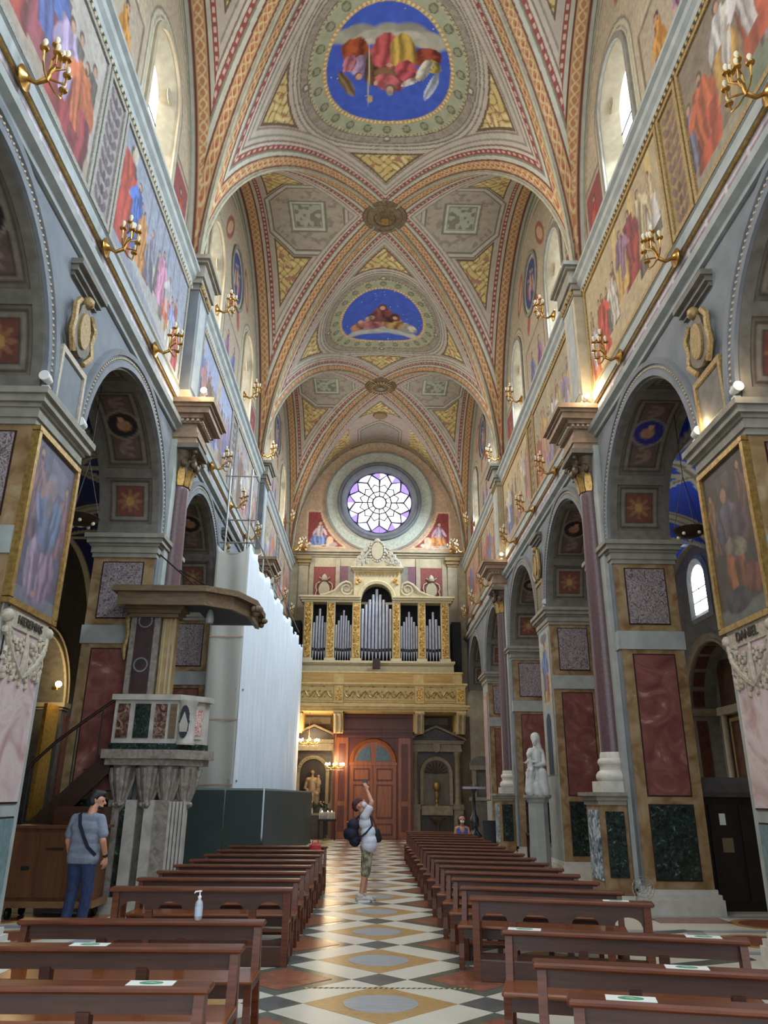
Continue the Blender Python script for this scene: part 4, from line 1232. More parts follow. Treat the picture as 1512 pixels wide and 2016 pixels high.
for i, (a, b) in enumerate(((-3.6, -1.92), (-1.50, 1.52), (1.95, 3.28))):
    pn = G().box(BX+a, BX+b, BY-0.03, BY, 5.50, 6.02).obj('carved_panel', mat('gallery_panel', S(200, 170, 112), 0.6, col2=S(180, 146, 86), scale=10), gal)
    g = G(); n = int((b-a)/0.24)
    for k in range(n):                       # scrolling foliage
        xc = BX+a+0.14+k*(b-a-0.28)/max(1, n-1)
        sg = 1 if k % 2 else -1
        path = [(xc-0.13, BY-0.04, 5.76-sg*0.10), (xc-0.05, BY-0.05, 5.76+sg*0.08), (xc+0.05, BY-0.05, 5.76+sg*0.13), (xc+0.10, BY-0.05, 5.76+sg*0.03), (xc+0.03, BY-0.05, 5.76-sg*0.03)]
        g.tube(path, [0.022, 0.03, 0.03, 0.025, 0.014], 6)
        g.ball((xc, BY-0.05, 5.76-sg*0.12), 0.04, 6, 4)
    g.obj('scroll_foliage', GOLD, pn, smooth=True)
    g = G()
    for k in range(int((b-a)/0.5)): g.ball((BX+a+0.25+0.5*k, BY-0.02, 6.07), 0.03, 6, 4)
    g.obj('rosette_row', GOLD, pn)
for xc in (-1.71, 1.74, 3.50):
    po = G().box(BX+xc-0.19, BX+xc+0.19, BY-0.05, BY+0.08, 5.40, 6.10).obj('parapet_post', GILTW, gal)
    G().box(BX+xc-0.12, BX+xc+0.12, BY-0.075, BY-0.05, 5.50, 6.02).obj('post_panel', GILTC, po)
g = G().box(BX-3.45, BX+3.62, BY+0.35, BY+0.42, 5.42, 6.74); g.box(BX-3.50, BX+3.66, BY+0.32, BY+0.45, 6.70, 6.78); g.obj('upper_parapet', GILTW, gal)
for a, b in ((-3.3, -1.95), (-1.5, 1.5), (1.95, 3.2)):
    G().box(BX+a, BX+b, BY+0.33, BY+0.35, 6.28, 6.64).obj('wood_panel', mat('gallery_wood', S(190, 150, 84), 0.5, col2=S(164, 122, 62), scale=3, stretch=(0.4, 1, 4)), gal)
for xc in (-3.45, -1.71, 1.74, 3.50):
    g = G()
    g.prism([(BY-0.02, 5.06), (BY-0.04, 4.94), (BY+0.10, 4.86), (BY+0.26, 4.62), (BY+0.34, 4.36), (BY+0.40, 4.22), (BY+0.58, 4.18), (BY+0.66, 4.34), (BY+0.66, 5.06)], 'x', BX+xc-0.20, BX+xc+0.20)
    br = g.obj('bracket', GILTW, gal)
    g = G()
    for e2 in (-0.10, 0.10):
        g.tube([(BX+xc+e2, BY-0.05, 4.96), (BX+xc+e2, BY+0.05, 4.84), (BX+xc+e2, BY+0.20, 4.62), (BX+xc+e2, BY+0.28, 4.36), (BX+xc+e2, BY+0.34, 4.20)], 0.06, 7)
    g.obj('bracket_lobes', BEIGE, br, smooth=True)
    G().box(BX+xc-0.20, BX+xc+0.20, BY-0.06, BY+0.7, 4.98, 5.08).obj('bracket_cap', GILTW, br)
    G().box(BX+xc-0.22, BX+xc+0.22, BY+0.55, YE, 4.30, 5.08).obj('bracket_block', GILTW, br)

# ================================================================== entrance door in its wooden porch
DX, DY = -0.12, 34.35
WOODR = mat('porch_wood', S(102, 48, 26), 0.38, col2=S(78, 34, 19), scale=2.5, stretch=(6, 1, 0.6), detail=6)
WOODO = mat('door_wood', S(150, 84, 38), 0.32, col2=S(120, 62, 27), scale=2.5, stretch=(6, 1, 0.6), detail=6)
dr = G().box(DX-1.72, DX+1.72, DY, YE, 0.0, 5.05).obj('door_1', WOODR)
structure(dr, 'tall wooden entrance porch with arched double door under the gallery', 'door')
for e2 in (-1, 1):
    G().box(DX+e2*1.08, DX+e2*1.60, DY-0.06, DY, 0.02, 4.05).obj('porch_pilaster', WOODO, dr)
    g = G()
    for z0, z1 in ((0.3, 1.3), (1.5, 3.8)): g.box(DX+e2*1.2, DX+e2*1.48, DY-0.075, DY-0.06, z0, z1)
    g.obj('pilaster_panels', WOODR, dr)
g = G()
for z0, z1, d in ((4.05, 4.15, 0.09), (4.28, 4.36, 0.05), (4.9, 5.02, 0.10)): g.box(DX-1.72-d, DX+1.72+d, DY-d, DY, z0, z1)
g.obj('porch_cornice', WOODR, dr)
G().box(DX-1.4, DX+1.4, DY-0.03, DY, 4.42, 4.84).obj('porch_panel', WOODR, dr)
disc_sweep(G(), DX, 3.02, [(0.86, DY), (0.86, DY-0.05), (0.97, DY-0.07), (1.02, DY)], 24, 0, PI).obj('arch_frame', WOODO, dr)
G().box(DX-1.02, DX+1.02, DY-0.07, DY, 2.92, 3.04).obj('transom', WOODO, dr)
disc_sweep(G(), DX, 3.04, [(0.001, DY), (0.001, DY-0.015), (0.86, DY-0.015), (0.86, DY)], 24, 0, PI).obj('fanlight_board', WOODO, dr)
for e2 in (-1, 1):
    pts = [(DX+e2*0.10, 3.10)]
    pts += [(DX+e2*(0.72*math.cos(t)), 3.10+0.62*math.sin(t)) for t in np.linspace(0.0, 1.36, 9)]
    G().prism(pts, 'y', DY-0.03, DY-0.012).obj('stained_glass', mat('dull_glass', S(74, 92, 100), 0.25, col2=S(50, 62, 70), scale=9), dr, label='dull blue-green fan-light pane')
    lf = G().box(DX+e2*0.01, DX+e2*0.98, DY-0.045, DY, 0.03, 2.92).obj('door_leaf', WOODO, dr)
    for z0, z1 in ((0.15, 0.62), (0.80, 2.15), (2.28, 2.80)):
        G().box(DX+e2*0.14, DX+e2*0.84, DY-0.058, DY-0.045, z0, z1).obj('leaf_panel', WOODR, lf)
        G().box(DX+e2*0.20, DX+e2*0.78, DY-0.070, DY-0.058, z0+0.07, z1-0.07).obj('leaf_field', WOODO, lf)
    G().ball((DX+e2*0.08, DY-0.09, 1.15), 0.035, 8, 6).obj('door_knob', GOLD, lf)

# ================================================================== side altars (aedicules) on the end wall
ALT = mat('altar_marble', S(120, 104, 80), 0.45, col2=S(150, 134, 104), scale=5, detail=7, dist=1)
ALTD = mat('altar_dark_marble', S(58, 48, 40), 0.4, col2=S(84, 68, 54), scale=8, detail=6)
def aedicule(cx, label, shell):
    t = thing('side_altar', label, 'altar', (cx, YE-0.5, 0))
    y0 = YE-0.5
    G().box(cx-1.08, cx+1.08, YE-0.22, YE, 0, 3.6).obj('back_panel', ALTD, t)
    for e2 in (-1, 1):
        for dx in (0.92,):
            pd = G(); pd.box(cx+e2*dx-0.20, cx+e2*dx+0.20, y0, YE-0.2, 0, 1.18)
            for z0, z1, d in ((0, 0.14, 0.05), (1.18, 1.28, 0.04), (1.28, 1.38, 0.02)): pd.box(cx+e2*dx-0.20-d, cx+e2*dx+0.20+d, y0-d, YE-0.2, z0, z1)
            pd.obj('altar_pedestal', ALT, t)
            c = G().lathe([(0.17, 1.38), (0.17, 1.44), (0.14, 1.50), (0.135, 1.8), (0.115, 3.28), (0.13, 3.30), (0.15, 3.42), (0.18, 3.46), (0.18, 3.52)], (cx+e2*dx, y0+0.22, 0), 14).obj('altar_column', ALT, t, smooth=True)
    g = G()
    for z0, z1, d in ((3.52, 3.62, 0.0), (3.62, 3.84, -0.03), (3.84, 3.92, 0.07), (3.92, 3.98, 0.12)): g.box(cx-1.12-d, cx+1.12+d, y0-d, YE, z0, z1)
    g.obj('entablature', ALT, t)
    g = G(); g.prism([(cx-1.24, 3.98), (cx+1.24, 3.98), (cx, 4.50)], 'y', y0+0.06, YE); g.obj('pediment', ALTD, t)
    g = G()
    for e2 in (-1, 1):
        g.prism([(cx+e2*1.30, 3.98), (cx+e2*1.30, 4.07), (cx, 4.62), (cx, 4.52)], 'y', y0-0.10, YE)
    g.obj('raking_cornice', ALT, t)
    # niche arch
    rings = [[(cx+r*math.cos(a), yv, 2.62+r*math.sin(a)) for r, yv in ((0.56, YE-0.24), (0.56, YE-0.34), (0.70, YE-0.36), (0.74, YE-0.24))] for a in np.linspace(0, PI, 21)]
    rings = [[(cx+0.56, YE-0.24, 1.35), (cx+0.56, YE-0.34, 1.35), (cx+0.70, YE-0.36, 1.35), (cx+0.74, YE-0.24, 1.35)]]+rings+[[(cx-0.56, YE-0.24, 1.35), (cx-0.56, YE-0.34, 1.35), (cx-0.70, YE-0.36, 1.35), (cx-0.74, YE-0.24, 1.35)]]
    G().loft(rings).obj('niche_frame', ALT, t)
    pts = [(cx-0.56, 1.3), (cx+0.56, 1.3)]+[(cx+0.56*math.cos(a), 2.62+0.56*math.sin(a)) for a in np.linspace(0, PI, 17)]
    G().prism(pts, 'y', YE-0.26, YE-0.23).obj('niche_back', mat('niche_dark', S(40, 30, 24), 0.6, col2=S(56, 44, 34), scale=4) if not shell else mat('niche_grey', S(96, 88, 74), 0.6, col2=S(116, 106, 90), scale=4, stretch=(3, 1, 0.5)), t)
    if shell:
        g = G()
        for k in range(9):
            a = PI*(k+0.5)/9
            g.tube([(cx, YE-0.27, 2.62), (cx+0.5*math.cos(a), YE-0.28, 2.62+0.5*math.sin(a))], [0.02, 0.06], 6)
        g.obj('niche_shell', ALTD, t)
        pts = [(cx+0.16*math.sin(q), 3.72+0.24*math.cos(q)) for q in np.linspace(0, 2*PI, 14, endpoint=False)]
        G().prism(pts, 'y', y0-0.10, y0).obj('altar_shield', ALT, t)
    else:
        g = G()
        for k in range(15):
            a = PI*(k+0.5)/15
            g.ball((cx+0.63*math.cos(a), YE-0.37, 2.62+0.63*math.sin(a)), 0.04, 6, 4)
        g.obj('arch_beads', ALT, t)
    G().box(cx-0.66, cx+0.66, y0-0.05, YE-0.2, 0.95, 1.32).obj('altar_ledge', ALT if shell else ALTD, t)
    return t
aedicule(2.62, 'marble side altar with shell niche and pediment, right of the door', True)
aedicule(-2.72, 'marble side altar with dark niche and pediment, left of the door', False)
for cx, nm in ((2.62, 'right'), (-2.60, 'left')):
    tb = G().bbox(cx-0.58, cx+0.58, YE-0.10, YE, 4.66, 4.98, 0.02).obj('stone_tablet', mat('tablet_stone', S(120, 112, 100), 0.6, col2=S(138, 130, 116), scale=6))
    tag(tb, 'grey inscribed stone tablet above the %s side altar' % nm, 'tablet', 'tablets under the gallery')
G().box(-A, A, YE-0.05, YE, 0, 5.05).obj('lower_end_wall', mat('dark_end_wall', S(92, 78, 60), 0.7, col2=S(110, 94, 72), scale=4), wend)

# ================================================================== floor of inlaid marble
FW = mat('floor_white', S(208, 202, 186), 0.30, col2=S(198, 191, 174), scale=3, detail=6, spec=0.5)
FY = mat('floor_yellow', S(184, 148, 92), 0.30, col2=S(158, 122, 72), scale=9, detail=8, dist=1.5, spec=0.5)
FB = mat('floor_bluegrey', S(140, 144, 146), 0.28, col2=S(164, 168, 170), scale=3, stretch=(1, 5, 1), detail=6, spec=0.5)
FD = mat('floor_dark', S(70, 74, 72), 0.28, col2=S(96, 98, 92), scale=5, detail=7, dist=1, spec=0.5)
FR = mat('floor_red', S(150, 96, 70), 0.25, col2=S(122, 72, 54), scale=5, detail=7, dist=1, spec=0.5)
FG = mat('floor_green', S(78, 82, 72), 0.22, col2=S(100, 104, 92), scale=6, detail=7, spec=0.5)
floor = G().box(-10.5, 10.5, -1.5, YE+0.3, -0.12, 0.0).obj('floor', FW)
structure(floor, 'polished marble floor inlaid with lozenges', 'floor')
LX, LW, LP, LY0 = -0.09, 0.96, 1.88, 8.72
tile_cache = {}
def tile(name, pts, m_, loc, parent=floor, h=0.004, gap=0.006):
    key = (name, tuple((round(a, 3), round(b, 3)) for a, b in pts))
    if key not in tile_cache:
        cx = sum(q[0] for q in pts)/len(pts); cy = sum(q[1] for q in pts)/len(pts)
        o = []
        for a, b in pts:
            L = math.hypot(a-cx, b-cy); k = max(0, (L-gap)/L); o.append((cx+(a-cx)*k, cy+(b-cy)*k))
        me = G().prism(o, 'z', 0.0, h).mesh(name); me.materials.append(m_)
        tile_cache[key] = me
    o = bpy.data.objects.new(name, tile_cache[key]); COL.objects.link(o)
    o.location = (loc[0], loc[1], loc[2] if len(loc) > 2 else 0); o.parent = parent
    return o
def loz(ax, ay): return [(ax, 0), (0, ay), (-ax, 0), (0, -ay)]
hP = LP/2
kd, ky = 0.27/0.94, 0.67/0.94
strip = [(kd*LW/2*1.0, kd*hP/2), (LW-kd*LW/2, hP-kd*hP/2), (LW-kd*LW/2-kd*LW/2, hP-kd*hP/2+kd*hP/2), (0, kd*hP)]
def strip_pts(sx_, sy_):
    # band between the yellow lozenge and the red one, from crossing (0,0) towards (LW, hP)
    a = [(kd*LW, 0), (LW, hP-kd*hP), (LW-kd*LW, hP), (0, kd*hP)]
    return [(sx_*x_, sy_*y_) for x_, y_ in a]
k0 = -2
for k in range(k0, 14):
    yc = LY0+k*LP
    if yc < 3.5 or yc > 34: continue
    for mx in (0, -1, 1):
        xx_ = LX+mx*2*LW
        tile('dark_lozenge', loz(kd*LW, kd*hP), FD, (xx_, yc))
        yl = tile('yellow_lozenge', loz(ky*LW, ky*hP), FY, (xx_, yc+hP)) if mx == 0 else tile('yellow_lozenge', loz(ky*LW, ky*hP), FY, (xx_, yc+hP))
        if mx == 0:
            ov = tile('oval_inlay', [(0.34*math.cos(t), 0.31*math.sin(t)) for t in np.linspace(0, 2*PI, 20, endpoint=False)], FB, (xx_, yc+hP, 0.0035))
        for sx_ in (-1, 1):
            for sy_ in (-1, 1):
                if mx and sx_ == mx: continue
                tile('white_band', strip_pts(sx_, sy_), FW, (xx_, yc))
    for sx_ in (-1, 1):
        tile('dark_lozenge', loz(kd*LW, kd*hP), FD, (LX+sx_*LW, yc+hP))
        gr = tile('green_lozenge', loz(ky*LW, ky*hP), FG, (LX+sx_*LW, yc))
        tile('red_lozenge', loz(ky*LW*0.72, ky*hP*0.72), FR, (LX+sx_*LW, yc, 0.0035))
for sx_ in (-1, 1):                                     # bands and discs in the side bays
    for yv in (10.2, 11.75, 13.1, 17.0, 22.3): tile('grey_band', [(-1.5, -0.10), (1.5, -0.10), (1.5, 0.10), (-1.5, 0.10)], FB, (sx_*4.75, yv))
    for yv in (11.0, 12.4, 16.2, 21.4):
        tile('yellow_ring', [(0.52*math.cos(t), 0.52*math.sin(t)) for t in np.linspace(0, 2*PI, 28, endpoint=False)], FY, (sx_*(4.78 if yv != 12.4 else 5.6), yv))
        tile('red_disc', [(0.40*math.cos(t), 0.40*math.sin(t)) for t in np.linspace(0, 2*PI, 28, endpoint=False)], FR, (sx_*(4.78 if yv != 12.4 else 5.6), yv, 0.0035))
    tile('dark_band', [(-0.12, -0.9), (0.12, -1.0), (0.5, 0.9), (0.26, 1.0)], FB, (sx_*3.9, 10.9))
    for yv in (5.5, 7.4, 9.3, 11.2): tile('grey_band', [(-0.7, -0.08), (0.7, 0.5), (0.7, 0.72), (-0.7, 0.14)], FD, (sx_*3.5, yv))
    tile('pink_slab', [(-0.55, -0.28), (0.55, -0.28), (0.55, 0.28), (-0.55, 0.28)], FR, (sx_*4.6, 12.75))
# hazard tape across the aisle
tp = G(); 
for i in range(30):
    x0 = -0.78+0.052*i
    tp.prism([(x0, 8.33), (x0+0.030, 8.33), (x0+0.050, 8.37), (x0+0.020, 8.37)], 'z', 0.0045, 0.0062)
t = thing('floor_tape', 'yellow and black striped warning tape stuck across the aisle floor', 'tape', (0, 8.35, 0.004))
G().box(-0.80, 0.80, 8.33, 8.37, 0.004, 0.0052).obj('tape_strip', mat('tape_yellow', S(196, 180, 110), 0.5), t)
tp.obj('black_stripes', mat('tape_black', S(30, 28, 26), 0.5), t)

# ================================================================== side aisles
XO = 9.5
BLUEV = [S(38, 64, 168), S(26, 34, 78)]
for s in (-1, 1):
    nm = SIDE[s]
    g = G()
    for yc in AC: arch_mesh(g, s, yc, XO, XO+0.8, 6.5, 1.72, 4.25, 2.65)
    for yp in PC: g.box(s*XO, s*(XO+0.8), yp-0.93, yp+0.93, 0, 4.25)
    g.box(s*XO, s*(XO+0.1), YB, YE, 6.5, 9.2)
    g.box(s*(XO+0.8), s*(XO+0.9), YB, YE, 0, 6.5)
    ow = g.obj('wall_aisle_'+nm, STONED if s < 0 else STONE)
    structure(ow, '%s aisle wall with chapel arches' % nm, 'wall')
    for yc in AC[1:5]:
        g = G()
        ring_sweep(g, s, yc, 4.25, [(1.72, XO+0.01), (1.72, XO-0.06), (1.80, XO-0.06), (1.82, XO-0.03), (1.92, XO-0.03), (1.95, XO-0.08), (2.02, XO+0.01)], 24)
        g.obj('chapel_archivolt', BEIGE, ow)
        g = G()
        for e2 in (-1, 1):
            for z0, z1, d in ((4.05, 4.12, 0.04), (4.12, 4.25, 0.10)): g.box(s*(XO-d), s*(XO+0.8), yc+e2*1.72-(d if e2 > 0 else 0.42), yc+e2*1.72+(0.42 if e2 > 0 else d), z0, z1)
        g.obj('chapel_impost', BEIGE, ow)
        ca = G().box(s*(XO+0.74), s*(XO+0.80), yc-1.3, yc+1.3, 0.6, 5.6).obj('chapel_painting', mat('chapel_dark_painting', S(70, 46, 34), 0.5, stops=[(0.35, S(38, 26, 22)), (0.5, S(92, 56, 36)), (0.62, S(60, 40, 34)), (0.72, S(120, 92, 60))], scale=2.4, detail=7, col2=(0, 0, 0)), ow)
        for a, b, c, e in ((-0.8, -0.7, 1.4, 3.8), (0.7, 0.8, 1.4, 3.8), (-0.8, 0.8, 3.8, 3.9), (-0.8, 0.8, 1.3, 1.4)):
            G().box(s*(XO+0.68), s*(XO+0.75), yc+a, yc+b, c, e).obj('altar_frame', GOLDP, ca)
        if s > 0:
            for k in range(9):                              # dark panels in the chapel soffit
                g = G(); ring_sweep(g, s, yc, 4.25, [(1.72, XO+0.08), (1.70, XO+0.08), (1.70, XO+0.42), (1.72, XO+0.42)], 4, PI*(k+0.12)/9, PI*(k+0.88)/9); g.obj('soffit_panel', mat('soffit_red', S(84, 46, 40), 0.5, col2=S(104, 64, 50), scale=8), ow)
            for e2 in (-1, 1):
                jb = G().box(s*(XO+0.10), s*(XO+0.42), yc+e2*1.72, yc+e2*1.69, 1.2, 3.9).obj('jamb_panel', mat('jamb_red', S(96, 58, 44), 0.4, col2=S(70, 40, 34), scale=6, detail=6), ow)
                G().tube([(s*(XO+0.62), yc+e2*0.95, 0.9), (s*(XO+0.62), yc+e2*0.95, 4.0)], 0.09, 12).obj('chapel_column', BEIGE, ow)
            G().box(s*(XO+0.5), s*(XO+0.75), yc-1.15, yc+1.15, 4.0, 4.22).obj('chapel_entablature', BEIGE, ow)
            G().box(s*(XO+0.55), s*(XO+0.74), yc-0.9, yc+0.9, 0.0, 0.95).obj('chapel_altar', ALTD, ow)
        for e2 in (-1, 1):
            G().box(s*(XO-0.05), s*XO, yc+e2*2.2-0.2, yc+e2*2.2+0.2, 0.6, 3.95).obj('aisle_panel', RED, ow)
    # aisle vault: painted blue cells between pale ribs
    nx2, ny2 = 60, 420
    xa = np.linspace(AO, XO, nx2); ya = np.linspace(YB, YE, ny2)
    X, Y = np.meshgrid(xa, ya, indexing='ij')
    cx = (AO+XO)/2; hx = (XO-AO)/2
    pu = np.abs(X-cx)/hx
    kk = np.round((Y-6.0)/5.3); pv = np.clip(np.abs(Y-(6.0+kk*5.3))/2.65, 0, 1)
    Zv = 6.6+2.3*np.maximum(np.sqrt(np.maximum(0, 1-pu**2)), np.sqrt(np.maximum(0, 1-pv**2)))
    dd = np.abs(pu-pv)
    p = Paint(X.ravel(), Y.ravel(), S(36, 66, 180) if s > 0 else S(30, 40, 92))  # left blue set darker, that aisle's dimness put into the paint
    rib = (dd < 0.10) | (pv > 0.88) | (pv < 0.05) | (pu > 0.93)
    p.put(rib.ravel().astype(float), S(176, 170, 148)); p.put(((dd < 0.03) | (np.abs(pv-0.94) < 0.02)).ravel().astype(float), S(120, 112, 90))
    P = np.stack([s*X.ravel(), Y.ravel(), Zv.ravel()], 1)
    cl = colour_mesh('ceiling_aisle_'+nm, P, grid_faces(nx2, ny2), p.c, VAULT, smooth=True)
    structure(cl, 'blue painted vault of the %s aisle' % nm, 'vault')
    # lunette fields and windows of the right aisle
    if s > 0:
        for yc in (16.6, 21.9, 27.2):
            win_no += 1
            o2 = win_outline(yc, 0.62, 6.72, 7.85, 12); o3 = win_outline(yc, 0.46, 6.86, 7.82, 12); 
            fr = G().loft([[(s*(XO-0.02), y, z) for y, z in win_outline(yc, 0.74, 6.62, 7.87, 12)], [(s*(XO-0.10), y, z) for y, z in o2], [(s*(XO+0.0-0.006), y, z) for y, z in o3]], True, False).obj('window_%d' % (win_no+1), LEDGE)
            structure(fr, 'round-topped aisle window seen through the right arch', 'window')
            G().loft([[(s*(XO-0.012), y, z) for y, z in o3], [(s*(XO-0.02), y, z) for y, z in o3]]).obj('pane', glow('daylight_aisle', (0.93, 0.96, 1.0), 6.0), fr)
            for z in (7.18, 7.55): G().box(s*(XO-0.03), s*(XO-0.02), yc-0.46, yc+0.46, z, z+0.03).obj('glazing_bar', MATS['iron'], fr)
            G().box(s*(XO-0.03), s*(XO-0.02), yc-0.015, yc+0.015, 6.86, 8.26).obj('glazing_bar', MATS['iron'], fr)
    else:
        G().box(s*(XO-0.1), s*XO, 22.3, 23.2, 1.0, 4.1).obj('gilt_pilaster', mat('warm_gilt', S(190, 146, 62), 0.5, metal=0.2, col2=S(150, 104, 40), scale=10, bump=0.4), ow)
# unseen walls added behind the viewer to keep daylight out of the aisles
for s in (-1, 1):
    g = G().box(s*AO, s*10.3, YB-0.2, YB, 0, 9.2); structure(g.obj('wall_light_block_'+SIDE[s], STONED), '%s unseen wall added to darken the aisle' % SIDE[s], 'wall')

# ================================================================== half columns on the strong piers
def column(s, yp, label):
    cx = s*(A-0.12)
    t = thing('column', label, 'column', (cx, yp, 0), 'porphyry columns against the piers')
    x0, x1 = A-0.56, A-0.11
    pd = G().box(s*x0, s*x1, yp-0.42, yp+0.42, 0.22, 1.60).obj('pedestal', GIALLO, t)
    G().box(s*(x0+0.08), s*(x1-0.06), yp-0.445, yp-0.42, 0.5, 1.5).obj('pedestal_panel', GREEN, pd)
    G().box(s*(x0-0.02), s*x0, yp-0.32, yp+0.32, 0.45, 1.52).obj('nave_panel', mat('blue_marble', S(90, 112, 130), 0.3, stops=[(0.38, S(52, 70, 84)), (0.5, S(120, 140, 154)), (0.62, S(196, 204, 208))], scale=6, detail=7, dist=2, col2=(0, 0, 0)), pd)
    steps(G(), x0, x1, yp-0.42, yp+0.42, [(0, 0.14, 0.07), (0.14, 0.24, 0.03)], s, True).obj('pedestal_base', BASEM, pd)
    steps(G(), x0, x1, yp-0.42, yp+0.42, [(1.60, 1.67, 0.03), (1.67, 1.74, 0.06), (1.74, 1.80, 0.11)], s, True).obj('pedestal_cornice', STONE, pd)
    b = G().box(cx-0.33, cx+0.33, yp-0.33, yp+0.33, 1.80, 1.98)
    b.lathe([(0.30, 1.98), (0.33, 2.02), (0.33, 2.08), (0.30, 2.13), (0.26, 2.16), (0.255, 2.22), (0.275, 2.25), (0.29, 2.29), (0.275, 2.34), (0.245, 2.36), (0.24, 2.42), (0.225, 2.46)], (cx, yp, 0), 28)
    b.obj('column_base', BASEM, t, smooth=True)
    G().lathe([(0.225, 2.44), (0.226, 3.6), (0.220, 4.6), (0.204, 5.8), (0.183, 7.2), (0.192, 7.26), (0.186, 7.32)], (cx, yp, 0), 28).obj('shaft', PORPH, t, smooth=True)
    cap = G().lathe([(0.18, 7.32), (0.20, 7.40), (0.20, 7.62), (0.24, 7.85), (0.31, 8.05)], (cx, yp, 0), 20).obj('capital', mat('capital_bronze', S(104, 86, 64), 0.5, metal=0.3, col2=S(74, 60, 46), scale=14, bump=0.4), t, smooth=True)
    lv = G()
    for k in range(10):
        a = 2*PI*k/10
        dx, dy_ = math.cos(a), math.sin(a)
        ring = []
        for h, r, w in ((7.34, 0.205, 0.055), (7.46, 0.225, 0.07), (7.60, 0.25, 0.065), (7.68, 0.30, 0.045), (7.66, 0.325, 0.015)):
            c = (cx+dx*r, yp+dy_*r)
            ring.append([(c[0]-dy_*w, c[1]+dx*w, h), (c[0]+dy_*w, c[1]-dx*w, h), (c[0]+dy_*w*0.5-dx*0.03, c[1]-dx*w*0.5-dy_*0.03, h), (c[0]-dy_*w*0.5-dx*0.03, c[1]+dx*w*0.5-dy_*0.03, h)])
        lv.loft(ring)
    lv.obj('gilt_leaves', GOLD, cap, smooth=True)
    lv = G()
    for k in range(4):
        a = PI/4+k*PI/2
        path = []
        for i in range(16):
            q = i/15*2*PI*1.3; r = 0.12*(1-i/15*0.75)
            path.append((cx+math.cos(a)*(0.36+r*math.cos(q)), yp+math.sin(a)*(0.36+r*math.cos(q)), 7.94+r*math.sin(q)))
        lv.tube(path, [0.045*(1-0.5*i/15) for i in range(16)], 6)
    for k in range(8):
        a = 2*PI*(k+0.5)/8; lv.ball((cx+0.29*math.cos(a), yp+0.29*math.sin(a), 7.80), 0.07, 6, 5, 1.4)
    lv.obj('capital_scrolls', mat('capital_bronze', (1, 1, 1)), cap, smooth=True)
    G().box(cx-0.40, cx+0.40, yp-0.42, yp+0.42, 8.05, 8.15).obj('abacus', STONED, cap)
    e = G()
    for z0, z1, d, hy in ((8.15, 8.27, 0.46, 0.40), (8.27, 8.37, 0.49, 0.42), (8.37, 8.56, 0.45, 0.40), (8.56, 8.64, 0.52, 0.46), (8.64, 8.72, 0.58, 0.52), (8.72, 8.84, 0.70, 0.60), (8.84, 8.90, 0.74, 0.64), (8.90, 9.0, 0.80, 0.70)):
        e.box(s*(A-d), s*A, yp-hy, yp+hy, z0, z1)
    e.obj('entablature', mat('entablature_stone', S(146, 122, 98), 0.65, col2=S(120, 98, 78), scale=8, bump=0.1), t)
    d = G()
    for k in range(9):
        d.box(s*(A-0.52-0.04), s*(A-0.52), yp-0.40+k*0.09, yp-0.35+k*0.09, 8.585, 8.635)
    for k in range(5):
        d.box(s*(A-0.50+k*0.1), s*(A-0.45+k*0.1), yp-0.50, yp-0.46, 8.585, 8.635)
    d.obj('dentils', BEIGE, t)
column(-1, 13.95, 'dark purple column behind the pulpit, near left')
column(1, 13.95, 'tall dark purple column on pedestal, near right')
column(-1, 24.55, 'purple column wrapped by the scaffolding sheet, far left')
column(1, 24.55, 'slender purple column on pedestal, far right')

# ================================================================== painted prophets on the near piers
def picture(s, y0, y1, z0, z1, painter, label, res=0.018):
    t = thing('painting', label, 'painting', (s*A, (y0+y1)/2, z0), 'framed prophets on the piers')
    nu, nv = int((y1-y0)/res), int((z1-z0)/res)
    Yg, Zg = np.meshgrid(np.linspace(y0, y1, nu), np.linspace(z0, z1, nv), indexing='ij')
    P = np.stack([np.full(Yg.size, s*(A-0.05)), Yg.ravel(), Zg.ravel()], 1)
    p = Paint(Yg.ravel()-y0, Zg.ravel()-z0, S(90, 84, 96)); painter(p, y1-y0, z1-z0)
    p.c *= 0.78
    colour_mesh('canvas', P, grid_faces(nu, nv), p.c, OILS, t)
    G().box(s*(A-0.001), s*(A-0.048), y0-0.05, y1+0.05, z0-0.05, z1+0.05).obj('backing', DARKLINE, t)
    for a, b, c, e in ((y0-0.06, y1+0.06, z0-0.06, z0+0.01), (y0-0.06, y1+0.06, z1-0.01, z1+0.06), (y0-0.06, y0+0.01, z0, z1), (y1-0.01, y1+0.06, z0, z1)):
        G().box(s*(A-0.001), s*(A-0.09), a, b, c, e).obj('frame_bar', GOLD, t)
